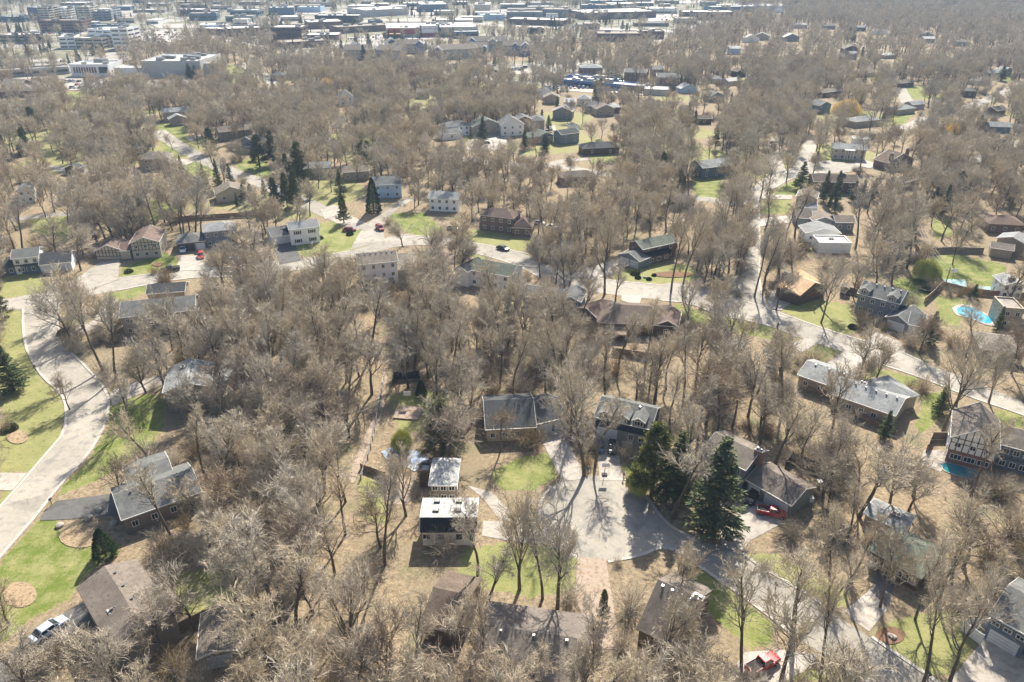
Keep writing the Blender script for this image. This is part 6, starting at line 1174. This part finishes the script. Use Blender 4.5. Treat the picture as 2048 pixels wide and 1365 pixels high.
fence('white panel screen on the bottom right lawn', [(1922,1262),(1960,1290)], 1.9, M('white_vinyl', (.78, .78, .78), None, rough=.4)); fence('white panel screen joined at the corner of the first one', [(1923,1258),(1972,1256)], 1.9, M('white_vinyl_panel', (.76, .77, .78), None, rough=.4))
def pool(label, pts, water, rim, z=.10):
    P_ = [gp(*p) for p in smooth(pts + [pts[0]], 2)][:-1]; c = sum(P_, Vector()) / len(P_); e = empty('swimming_pool', c, label, 'swimming pool'); m = MB()
    a = sum(P_[i].x * P_[(i + 1) % len(P_)].y - P_[(i + 1) % len(P_)].x * P_[i].y for i in range(len(P_)))
    if a < 0: P_ = P_[::-1]
    m.face([(p.x, p.y, z) for p in P_], water); m.build('water', e); m = MB()
    for i, p in enumerate(P_):
        q_ = P_[(i + 1) % len(P_)]; po = c + (p - c) * rim; qo = c + (q_ - c) * rim; m.hull([(p.x, p.y, .01), (po.x, po.y, .01), (qo.x, qo.y, .01), (q_.x, q_.y, .01)], [(p.x, p.y, z + .07), (po.x, po.y, z + .05), (qo.x, qo.y, z + .05), (q_.x, q_.y, z + .07)], CONC)
    m.build('deck', e); SHEETS.append(pts); return e
pool('bright blue kidney-shaped pool in the right-hand garden', [(1912,620),(1925,612),(1950,618),(1968,630),(1986,640),(1980,650),(1960,645),(1940,636),(1918,632)], WATERB, 1.25)
pool('small teal pool in the shade of the half-timbered brick house', [(1882,930),(1895,926),(1940,938),(1962,948),(1950,962),(1915,952),(1888,944)], WATER, 1.08)
tarp = sheet('pool_cover', [(762,905),(785,895),(830,902),(858,918),(850,935),(828,944),(800,930),(775,925)], M('blue_tarp', (.16, .28, .50), (.42, .46, .50), .5, .5, .3, c3=(.12, .09, .07), s3=.6), 9, label='blue and white tarpaulin over a pool left of the low white roof', cat='pool cover', kind='thing')
if 'kind' in tarp: del tarp['kind']
court = M('court_paint', (.22, .38, .44), (.30, .46, .40), .25, .8, .2); 
for lb, p_ in (('pale blue-green sports court with a basketball hoop', [(1884,560),(1930,561),(1937,585),(1886,574)]), ('second pale sports court right of the bluish spruce', [(1956,574),(2008,576),(2004,592),(1975,590),(1955,584)])):
    c_ = sheet('sports_court', p_, court, 6, label=lb, cat='sports court', kind='x'); del c_['kind']
p = gp(1903, 562); e = empty('basketball_hoop', p, 'white basketball backboard on a post behind the sports court', 'basketball hoop'); m = MB(); m.tube(p, p + Vector((0, 0, 3)), .08, .07, W_['black']); m.build('post', e); m = MB(); m.box(p.x - .95, p.x + .95, p.y - .12, p.y - .05, 2.7, 3.9, TRIM); m.build('backboard', e)
def pole(label, x, y, top, name='utility_pole', cat='utility pole', arm=True):
    p = gp(x, y); H_ = pxh(x, y, top); e = empty(name, p, label, cat); m = MB(); m.tube(p, p + Vector((0, 0, H_)), .17, .12, DECK); m.build('post', e)
    if arm: m = MB(); m.box(p.x - 1.2, p.x + 1.2, p.y - .08, p.y + .08, H_ - 1.1, H_ - .95, DECK); m.build('crossarm', e)
    return p + Vector((0, 0, H_ - .9))
a_ = pole('tall thin utility pole left of the far traffic junction', 902, 158, 120); b_2 = pole('utility pole by the big far road', 1018, 148, 104); c_2 = pole('utility pole in the woods at the upper left of centre', 640, 172, 140); d_2 = pole('dark utility pole at the corner of the sports court', 1890, 573, 535); e_2 = pole('utility pole behind the bright green garden', 1826, 470, 432)
def wires(label, P_):
    m = MB()
    for off in (-1.0, 0, 1.0):
        for a, b_ in zip(P_[:-1], P_[1:]):
            pr = None
            for k in range(13):
                t = k / 12; q_ = a.lerp(b_, t) + Vector((off, 0, -1.6 * 4 * t * (1 - t)))
                if pr is not None: m.tube(pr, q_, .035 + .00004 * q_.y, .035 + .00004 * q_.y, METAL, 4)
                pr = q_
    tag(m.build('power_line'), label, 'power line')
wires('sagging power lines strung across the far woods', [c_2, a_, b_2]); wires('power lines crossing the bright green garden', [e_2, d_2])
def mailbox(label, x, y):
    p = gp(x, y); e = empty('mailbox', p, label, 'mailbox'); m = MB(); m.box(p.x - .06, p.x + .06, p.y - .06, p.y + .06, 0, 1.1, DECK); m.build('post', e); m = MB(); m.box(p.x - .14, p.x + .14, p.y - .3, p.y + .3, 1.1, 1.42, W_['black']); m.build('box', e)
for x, y, lb in [(1176,946,'mailbox on the strip between the two cul-de-sac driveways'),(1247,958,'mailbox on the kerb below the navy house'),(71,742,'mailbox on the outer kerb of the left street'),(1628,622,'mailbox on the kerb before the orange-roofed house'),(104,1010,'mailbox at the mouth of the dark driveway'),(1550,1180,'mailbox on the bank above the right-hand street'),(1855,1360,'mailbox at the bottom right kerb')]: mailbox(lb, x, y)
p = gp(1209, 951); e = empty('basketball_hoop', p, 'portable basketball hoop at the edge of the cul-de-sac', 'basketball hoop'); m = MB(); m.box(p.x - .5, p.x + .5, p.y - .4, p.y + .4, 0, .3, W_['black']); m.build('base', e); m = MB(); m.tube(p, p + Vector((0, 0, 3)), .06, .05, W_['black']); m.build('post', e); m = MB(); m.box(p.x - .7, p.x + .7, p.y - .9, p.y - .84, 2.6, 3.5, TRIM); m.build('backboard', e)
def rock(label, x, y, r):
    rg = np.random.default_rng(int(x)); bm = bmesh.new(); bmesh.ops.create_icosphere(bm, subdivisions=2, radius=r); 
    for v in bm.verts: v.co *= 1 + .22 * noise.noise(v.co / r * 1.3 + Vector((x, y, 0))); v.co.z *= .62
    me_ = bpy.data.meshes.new('boulder'); bm.to_mesh(me_); bm.free(); me_.materials.append(ROCK); o = bpy.data.objects.new('boulder', me_); COL.objects.link(o); o.location = gp(x, y) + Vector((0, 0, r * .3)); tag(o, label, 'boulder')
for x, y, r, lb in [(1780,1272,.45,'dark boulder, left one of the pair in the round mulch bed'),(1786,1276,.5,'pale boulder, right one of the pair in the round mulch bed'),(120,1053,.7,'flat pale boulder on the lower left lawn'),(200,1022,.6,'grey boulder beside the dark driveway'),(228,1048,.7,'grey boulder near the dark driveway, closest to the house'),(178,1038,.8,'wide mossy boulder in the driveway bed'),(1290,556,.6,'small pale boulder in the bed by the street')]: rock(lb, x, y, r)
LEAFB = M('leafy_bed', (.30, .22, .14), (.40, .31, .20), 2, .95, .1, c3=(.16, .12, .08), s3=3)
MULCH = M('mulch', (.16, .09, .06), (.22, .14, .09), 2, .95, .1)
def ring(cx_, cy_, rx, ry, n=14): return [(cx_ + rx * math.cos(t), cy_ + ry * math.sin(t)) for t in [2 * PI * k / n for k in range(n)]]
for c_ in ((1780,1272,30,18),(315,530,11,4),(40,1190,34,26),(160,1075,42,22),(1345,550,40,6),(1760,760,18,7),(35,875,22,14)): sheet('mulch_bed', ring(*c_), MULCH if c_[0] in (1780, 1345, 315) else LEAFB, 6)
HED = []
for k in range(3):
    rg = np.random.default_rng(80 + k); tb = TB()
    for _ in range(1500):
        v = unit(rg.normal(size=3)); v[2] = abs(v[2]); r = rg.uniform(.75, 1.05); c = v * r * np.array([1, 1, .85]); s_ = rg.uniform(.06, .13); tb.card(c, unit(np.cross(v, rg.normal(size=3))), unit(v + rg.normal(size=3) * .5), s_, s_ * 1.6)
    HED.append(tb.mesh('garden_shrub', YEW if k < 2 else PINEN))
def shrub(label, x, y, r, i=0, group=None):
    o = bpy.data.objects.new('garden_shrub', HED[i]); COL.objects.link(o); o.location = gp(x, y); o.scale = (r, r, r); tag(o, label, 'shrub', group)
for x, y, r, i, lb in [(1270,548,1.6,2,'rounded shrub at the corner of the slate-roofed house garage'),(1276,557,1.0,0,'low dark shrub, left one by the small pale boulder'),(1298,560,.9,0,'low dark shrub, right one by the small pale boulder'),(1308,552,.8,1,'small shrub nearest the slate-roofed house'),(1055,893,1.2,0,'dark shrub beside the cul-de-sac driveway edge'),(126,668,1.4,0,'dark shrub at the foot of the big junction tree'),(1852,560+22,1.5,2,'yellow-green shrub by the court fence'),(1705,656,1.2,0,'dark shrub under the grey dormered house window'),(1725,660,1.2,0,'dark shrub below the porch of the grey dormered house'),(258,545,1.3,2,'shrub before the half-timbered garage'),(1692,760,1.0,0,'left green shrub behind the ranch house roof'),(1706,762,1.0,0,'middle green shrub behind the ranch house roof'),(1722,768,1.0,0,'right green shrub behind the ranch house roof'),(1540,382,1.2,0,'shrub at the lawn corner of the right-hand street'),(640,478,1.2,2,'shrub on the lawn of the white two-storey house'),(975,288,1.4,0,'shrub at the foot of the wide dark spruce'),(700,470,1.3,0,'shrub on the corner lawn by the junction'),(20,860,1.6,2,'clipped shrub in the bed at the left edge'),(1555,470,2.2,0,'broad dark shrub on the lawn right of the side street'),(1790,590,1.5,2,'shrub right of the grey dormered house ridge')]: shrub(lb, x, y, r, i)
# trampoline and playset
p = gp(1849, 582); e = empty('trampoline', p, 'round black trampoline on the lawn behind the grey dormered house', 'trampoline'); m = MB(); m.tube(p + Vector((0, 0, .75)), p + Vector((0, 0, .82)), 1.9, 1.9, W_['black'], 20); m.build('mat', e); m = MB()
for k in range(6): t = k * PI / 3; m.tube(p + Vector((1.85 * math.cos(t), 1.85 * math.sin(t), 0)), p + Vector((1.85 * math.cos(t), 1.85 * math.sin(t), .76)), .04, .04, METAL)
m.build('legs', e).name = 'leg_frame'
p = gp(133, 312); e = empty('playhouse', p, 'small maroon playhouse with a white arch in the upper left woods', 'playhouse'); m = MB(); m.box(p.x - 1.6, p.x + 1.6, p.y - 1.4, p.y + 1.4, 0, 2.4, M('maroon_boards', (.22, .03, .06), (.16, .02, .05), 3)); m.build('wall', e)
m = MB(); m.hull([(p.x - 1.9, p.y - 1.6, 2.4), (p.x + 1.9, p.y - 1.6, 2.4), (p.x, p.y - 1.6, 4.6)], [(p.x - 1.9, p.y + 1.6, 2.4), (p.x + 1.9, p.y + 1.6, 2.4), (p.x, p.y + 1.6, 4.6)], R_['grey']); m.build('roof', e); m = MB(); m.box(p.x - .6, p.x + .6, p.y - 1.5, p.y - 1.41, .1, 1.9, TRIM); m.build('door', e)
p = gp(818, 845); e = empty('patio_slab', p, 'pale pinkish concrete patio slab on the lawn below the kennel', 'patio'); m = MB(); q_ = [gp(*a) for a in ((797,812),(848,818),(836,842),(786,838))]; q_ = q_[::-1]; m.hull([(a.x, a.y, .02) for a in q_], [(a.x, a.y, .3) for a in q_], PINK); m.build('slab', e)
p = gp(816, 812); e = empty('basketball_hoop', p, 'white backboard beside the pinkish patio slab', 'basketball hoop'); m = MB(); m.tube(p, p + Vector((0, 0, 3)), .07, .06, METAL); m.build('post', e); m = MB(); m.box(p.x - .8, p.x + .8, p.y - .1, p.y - .04, 2.6, 3.6, TRIM); m.build('backboard', e)
for x, y, c_, lb in [(1145,874,'black','black wheelie bin beside the white garage doors'),(1147,884,'white','white covered barrow by the cul-de-sac driveway edge'),(1200,868,'black','dark bin left of the white garage door of the navy house'),(1621,1004,'white','white covered grill behind the long garage corner'),(1638,972,'white','white bucket on the dark deck behind the long garage')]:
    p = gp(x, y); e = empty('wheelie_bin' if c_ == 'black' else 'garden_box', p, lb, 'bin' if c_ == 'black' else 'garden box'); m = MB(); m.hull([(p.x - .3, p.y - .3, .06), (p.x + .3, p.y - .3, .06), (p.x + .3, p.y + .3, .06), (p.x - .3, p.y + .3, .06)], [(p.x - .38, p.y - .4, 1.0), (p.x + .38, p.y - .4, 1.0), (p.x + .38, p.y + .4, 1.0), (p.x - .38, p.y + .4, 1.0)], PAINT[c_]); m.build('body', e)
    m = MB(); m.box(p.x - .42, p.x + .42, p.y - .44, p.y + .44, 1.0, 1.1, PAINT[c_]); m.build('lid', e)
# ---- scattered woodland
def ground_px(X, Y): return proj(X, Y, 0)
STRIP = [(690,985),(770,985),(782,860),(806,740),(792,640),(735,620),(752,750),(728,860)]
OPEN = [p for g_, p in LAWNS] + SHEETS + [[(698,965),(762,965),(775,860),(800,745),(770,640),(738,640),(756,750),(735,860)]]
OPENB = [(min(a for a, b in p), min(b for a, b in p), max(a for a, b in p), max(b for a, b in p), p) for p in OPEN]
def in_one(x, y, poly):
    r = False; j = len(poly) - 1
    for i in range(len(poly)):
        xi, yi = poly[i]; xj, yj = poly[j]
        if (yi > y) != (yj > y) and x < (xj - xi) * (y - yi) / (yj - yi) + xi: r = not r
        j = i
    return r
FOOTB = [(min(a for a, b in p), min(b for a, b in p), max(a for a, b in p), max(b for a, b in p), p) for p in FOOT]
THIN = [((700,1110,900,1330),.35),((870,900,1160,1180),.12),((1150,940,1500,1220),.2),((1550,900,1850,1000),.6),((0,480,800,560),.55),((1180,480,1450,600),.45),((1500,420,2048,900),.42),((1150,1120,1250,1300),.25),((700,690,790,960),.3),((780,755,1300,840),.55),((740,740,930,900),.5),((560,380,1120,520),.6),((1380,1050,2048,1365),.75),((0,780,330,1290),.2),((0,560,130,1000),.3),((1420,880,1640,1060),.3),((1840,880,2048,960),.3)]
def density(x, y, Yd):
    d = 1.0
    for (a, b_, c, e), f in THIN:
        if a < x < c and b_ < y < e: d = min(d, f)
    if y < 560: d *= .85
    for p in PAVE[:1]:
        if y < 135 and in_one(x, y, p): d *= (.14 if y > 9 else 1.0)
    if 290 < x < 700 and 62 < y < 135 and not (y < 95 and x > 560): d = 1.1
    return d
KEEPB = [k for k in KEEP] + [(712,500,800,575,4),(62,1232,140,1292,5),(320,525,362,552,3),(745,448,772,470,3),(990,488,1022,510,3),(1500,1310,1550,1350,3),(1900,605,1990,655,3),(1880,915,1960,960,3),(392,498,412,526,3)]
def blocks(x, y, X, Y, H_, wpx):             # would this tree hide a building the photograph shows?
    tx, ty = proj(X, Y, H_); cw = wpx * .5; area = 0
    for a, b_, c, e, hl in KEEPB:
        if y < e - 2: continue                # the tree stands behind
        ox = min(x + cw * .6, c) - max(x - cw * .6, a); oy = min(y - (y - ty) * .3, e) - max(ty, b_)
        if ox > 0 and oy > 0:
            fr = ox * oy / max(1, (c - a) * (e - b_)); area = max(area, fr)
    return area
pts = []; rs = random.Random(5); cell = {}
def far_enough(X, Y, r):
    cx_, cy_ = int(X // 6), int(Y // 6)
    for i in (-1, 0, 1):
        for j in (-1, 0, 1):
            for (a, b_, r2) in cell.get((cx_ + i, cy_ + j), ()):
                if (a - X) ** 2 + (b_ - Y) ** 2 < (min(r, r2)) ** 2: return False
    return True
for a, b_, r in PLANTED: cell.setdefault((int(a // 6), int(b_ // 6)), []).append((a, b_, 3.2))
def scatter(y0, y1, per, rmin):
    out = []; wd = lambda Y: .64 * Y + 38
    n = int((y1 - y0) * (wd(y0) + wd(y1)) / per)
    for _ in range(n):
        Y = rs.uniform(y0, y1); X = rs.uniform(-1, 1) * wd(y1)
        if abs(X) > wd(Y): continue
        x, y = ground_px(X, Y)
        if rs.random() > density(x, y, Y): continue
        if not far_enough(X, Y, rmin): continue
        if any(a < x < c and b_ < y < e and in_one(x, y, p) for a, b_, c, e, p in OPENB): continue
        if any(a < X < c and b_ < Y < e and in_one(X, Y, p) for a, b_, c, e, p in FOOTB): continue
        wn = noise.noise(Vector((X * .018, Y * .018, 3.3)))
        if 225 < Y < 620 and wn > .36 and rs.random() < .6: continue
        H_ = rs.uniform(12, 19.5) if Y < 700 else rs.uniform(12, 18); s_ = FPX / (Y * math.cos(PITCH) + CAM_H * math.sin(PITCH))
        bl = blocks(x, y, X, Y, H_, H_ * .72 * s_)
        if Y < 160 and bl > .06 and rs.random() < .93: continue
        if Y >= 160 and bl > .07 and rs.random() < .94: continue
        # keep streets and lawns readable: thin the trees standing just in front of them
        bad = False
        for fh in (.45, .8):
            xm, ym = proj(X, Y, H_ * fh)
            if in_one(xm, ym, STRIP): bad = True
            if 1455 < xm < 1560 and ym < 560 and rs.random() < .8: continue
            if any(a < xm < c and b_ < ym < e and in_one(xm, ym, p) for a, b_, c, e, p in OPENB) and rs.random() < (.66 if Y < 150 or Y > 300 else .85): bad = True
        if bad: continue
        cell.setdefault((int(X // 6), int(Y // 6)), []).append((X, Y, rmin)); out.append((X, Y, H_, rs.random(), rs.random() * 6.28))
    return out
near = scatter(50, 250, 7.5, 3.3); mid = scatter(250, 620, 16, 4.3); far = scatter(620, 1500, 40, 5.8); vfar = scatter(1500, 3300, 200, 8)
KK = [0, 2, 3, 8, 2, 3, 6, 4, 7, 1, 5, 8]
near.sort(key=lambda p: p[1]); indiv = near[:300 - len(BT)]; rest = near[300 - len(BT):]
print('TREES', len(near), len(mid), len(far), len(vfar))
def region(x, y):
    if y > 1120: return ('bare grey tree in the woods along the bottom left', 'bare trees in the bottom left woods') if x < 700 else ('bare tree among the roofs at the bottom centre', 'bare trees at the bottom centre') if x < 1400 else ('bare tree in the bottom right yards', 'bare trees in the bottom right yards')
    if y > 860: return ('bare tree in the dense woods left of the path', 'bare trees in the woods left of the path') if x < 720 else ('bare tree around the central cul-de-sac', 'bare trees around the cul-de-sac') if x < 1420 else ('bare tree in the thin woods between the cul-de-sac and the right-hand pool', 'bare trees between cul-de-sac and pool')
    if y > 700: return ('bare tree in the brown woods beside the left street', 'bare trees beside the left street') if x < 420 else ('bare tree in the leafy ravine left of the kennel', 'bare trees left of the kennel') if x < 780 else ('bare tree in the leafy ravine behind the L-shaped house', 'bare trees in the central ravine') if x < 1300 else ('bare tree on the right-hand slope by the ranch house', 'bare trees by the ranch house')
    return ('bare tree below the upper left street', 'bare trees below the upper left street') if x < 700 else ('bare tree in the thicket below the curved street', 'bare trees below the curved street') if x < 1250 else ('bare tree along the right-hand street', 'bare trees along the right-hand street')
for (X, Y, H_, a_, b_) in indiv:
    x, y = ground_px(X, Y); lb, gr = region(x, y); big = KK[int(a_ * 12)]
    plant('bare_tree', BARE, 0, 0, H_, lb, 'bare tree', gr, i=int(big), rz=b_, world=(X, Y), wid=rs.uniform(.85, 1.2))
HID = bpy.data.collections.new('tree_kinds')
def kinds_coll(name, lst):
    c = bpy.data.collections.new(name)
    for k, (a, b_, H_) in enumerate(lst):
        me_ = a.copy(); bm = bmesh.new(); bm.from_mesh(a); n1 = len(bm.faces); bm.from_mesh(b_); bm.faces.ensure_lookup_table()
        for f in bm.faces[n1:]: f.material_index = 1
        me2 = bpy.data.meshes.new(name); bm.to_mesh(me2); bm.free(); me2.materials.append(a.materials[0]); me2.materials.append(b_.materials[0])
        o = bpy.data.objects.new('%s_%02d' % (name, k), me2); c.objects.link(o)
    return c
def stuff(name, label, coll, P_, kinds, n_k):
    """P_: rows x, y, z, height scale, rotation, kind index"""
    me_ = bpy.data.meshes.new(name); me_.from_pydata([(p[0], p[1], p[2]) for p in P_], [], [])
    for nm, col_, tp in (('sc', 3, 'FLOAT'), ('rz', 4, 'FLOAT'), ('ki', 5, 'INT')):
        at = me_.attributes.new(nm, tp, 'POINT'); at.data.foreach_set('value', [(int if tp == 'INT' else float)(p[col_]) for p in P_])
    o = bpy.data.objects.new(name, me_); COL.objects.link(o); tag(o, label, kinds, kind='stuff')
    g = bpy.data.node_groups.new(name, 'GeometryNodeTree'); g.interface.new_socket('Geometry', in_out='INPUT', socket_type='NodeSocketGeometry'); g.interface.new_socket('Geometry', in_out='OUTPUT', socket_type='NodeSocketGeometry')
    N = g.nodes; L = g.links; gi = N.new('NodeGroupInput'); go = N.new('NodeGroupOutput'); ip = N.new('GeometryNodeInstanceOnPoints'); ci = N.new('GeometryNodeCollectionInfo')
    ci.inputs['Collection'].default_value = coll; ci.inputs['Separate Children'].default_value = True; ci.inputs['Reset Children'].default_value = True
    def na(nm, tp): a = N.new('GeometryNodeInputNamedAttribute'); a.data_type = tp; a.inputs['Name'].default_value = nm; return a.outputs['Attribute']
    L.new(gi.outputs[0], ip.inputs['Points']); L.new(ci.outputs[0], ip.inputs['Instance']); ip.inputs['Pick Instance'].default_value = True
    L.new(na('ki', 'INT'), ip.inputs['Instance Index']); cb = N.new('ShaderNodeCombineXYZ'); L.new(na('rz', 'FLOAT'), cb.inputs[2]); L.new(cb.outputs[0], ip.inputs['Rotation'])
    L.new(na('sc', 'FLOAT'), ip.inputs['Scale']); L.new(ip.outputs[0], go.inputs[0])
    md = o.modifiers.new('scatter', 'NODES'); md.node_group = g
    return o
cB = kinds_coll('near_kinds', BARE[:8]); cM = kinds_coll('mid_kinds', MID); cF = kinds_coll('far_kinds', FAR)
stuff('bare_woodland', 'grey-brown bare trees of the woods behind the nearer ones', cB, [(X, Y, 0, H_ / 16, b_, KK[int(a_ * 12)] % 8) for X, Y, H_, a_, b_ in rest], 'woodland', 8)
stuff('neighbourhood_woodland', 'bare trees filling the neighbourhood in the middle distance', cM, [(X, Y, 0, H_ / 16, b_, int(a_ * 8)) for X, Y, H_, a_, b_ in mid], 'woodland', 8)
stuff('far_woodland', 'hazy bare woods reaching to the top of the picture', cF, [(X, Y, 0, H_ / 15 * 1.1, b_, int(a_ * 6)) for X, Y, H_, a_, b_ in far + vfar], 'woodland', 6)
# evergreens too far to tell apart, and brush under the trees
cE = kinds_coll('evergreen_kinds', SPR + PIN); ev = []
for _ in range(1300):
    Y = math.exp(rs.uniform(math.log(260), math.log(2900))); X = rs.uniform(-1, 1) * (.64 * Y + 38); x, y = ground_px(X, Y)
    if any(a < x < c and b_ < y < e and in_one(x, y, p) for a, b_, c, e, p in OPENB) or any(a < X < c and b_ < Y < e and in_one(X, Y, p) for a, b_, c, e, p in FOOTB): continue
    pv = y < 130 and in_one(x, y, PAVE[0])
    if not pv and rs.random() > (.12 if Y < 700 else .25): continue
    for _2 in range(rs.choice([1, 1, 2, 4])): ev.append((X + rs.gauss(0, 5), Y + rs.gauss(0, 5), 0, rs.uniform(.4, .95), rs.random() * 6, rs.choice([0, 1, 1, 2, 3])))
stuff('distant_evergreens', 'dark evergreens dotted through the far woods and business belt', cE, ev, 'evergreens', 4)
SB = []
for k in range(5):
    rg = np.random.default_rng(50 + k); tb = TB(); bush(tb, rg, (0, 0, 0), 1.8, 2.6 + .5 * k, 130, .035); t2 = TB(); t2.seg(np.zeros(3), np.array([0, 0, .5]), .03, .02, 3); SB.append((t2.mesh('stem', BARK), tb.mesh('brush', BRUSH if k % 2 else TWIG), 3))
cS = kinds_coll('brush_kinds', SB); br = []
for Y0, Y1, per in ((50, 230, 9.0), (230, 620, 30)):
    wd = lambda Y: .64 * Y + 38
    for _ in range(int((Y1 - Y0) * (wd(Y0) + wd(Y1)) / per)):
        Y = rs.uniform(Y0, Y1); X = rs.uniform(-1, 1) * wd(Y1)
        if abs(X) > wd(Y): continue
        x, y = ground_px(X, Y)
        cl = noise.noise(Vector((X * .05, Y * .05, 9.1)))
        if cl < -.08 or rs.random() > density(x, y, Y) * (.5 + cl * 1.5): continue
        if any(a < x < c and b_ < y < e and in_one(x, y, p) for a, b_, c, e, p in OPENB) or any(a < X < c and b_ < Y < e and in_one(X, Y, p) for a, b_, c, e, p in FOOTB): continue
        if Y > 225 and noise.noise(Vector((X * .018, Y * .018, 3.3))) > .14: continue
        br.append((X, Y, 0, rs.uniform(.5, 1.25), rs.random() * 6.28, rs.randrange(5)))
stuff('underbrush', 'low leafless brush and saplings under the trees', cS, br, 'brush', 5)
print('BRUSH', len(br), 'EV', len(ev))
# ------------------------------------------------------------------ air
def haze():
    m = bpy.data.materials.new('air_haze'); m.use_nodes = True; t = m.node_tree; N = t.nodes; N.remove(N['Principled BSDF']); v = N.new('ShaderNodeVolumePrincipled')
    v.inputs['Color'].default_value = (.50, .72, 1.0, 1); v.inputs['Density'].default_value = HAZE; v.inputs['Anisotropy'].default_value = 0.0
    t.links.new(v.outputs[0], N['Material Output'].inputs['Volume'])
    mb = MB(); mb.box(-4500, 4500, -300, 4800, -1.5, 130, m); o = mb.build('haze'); o['kind'] = 'stuff'; tag(o, 'thin pale blue air in the distance', 'haze')
HAZE = .00016
if HAZE: haze()
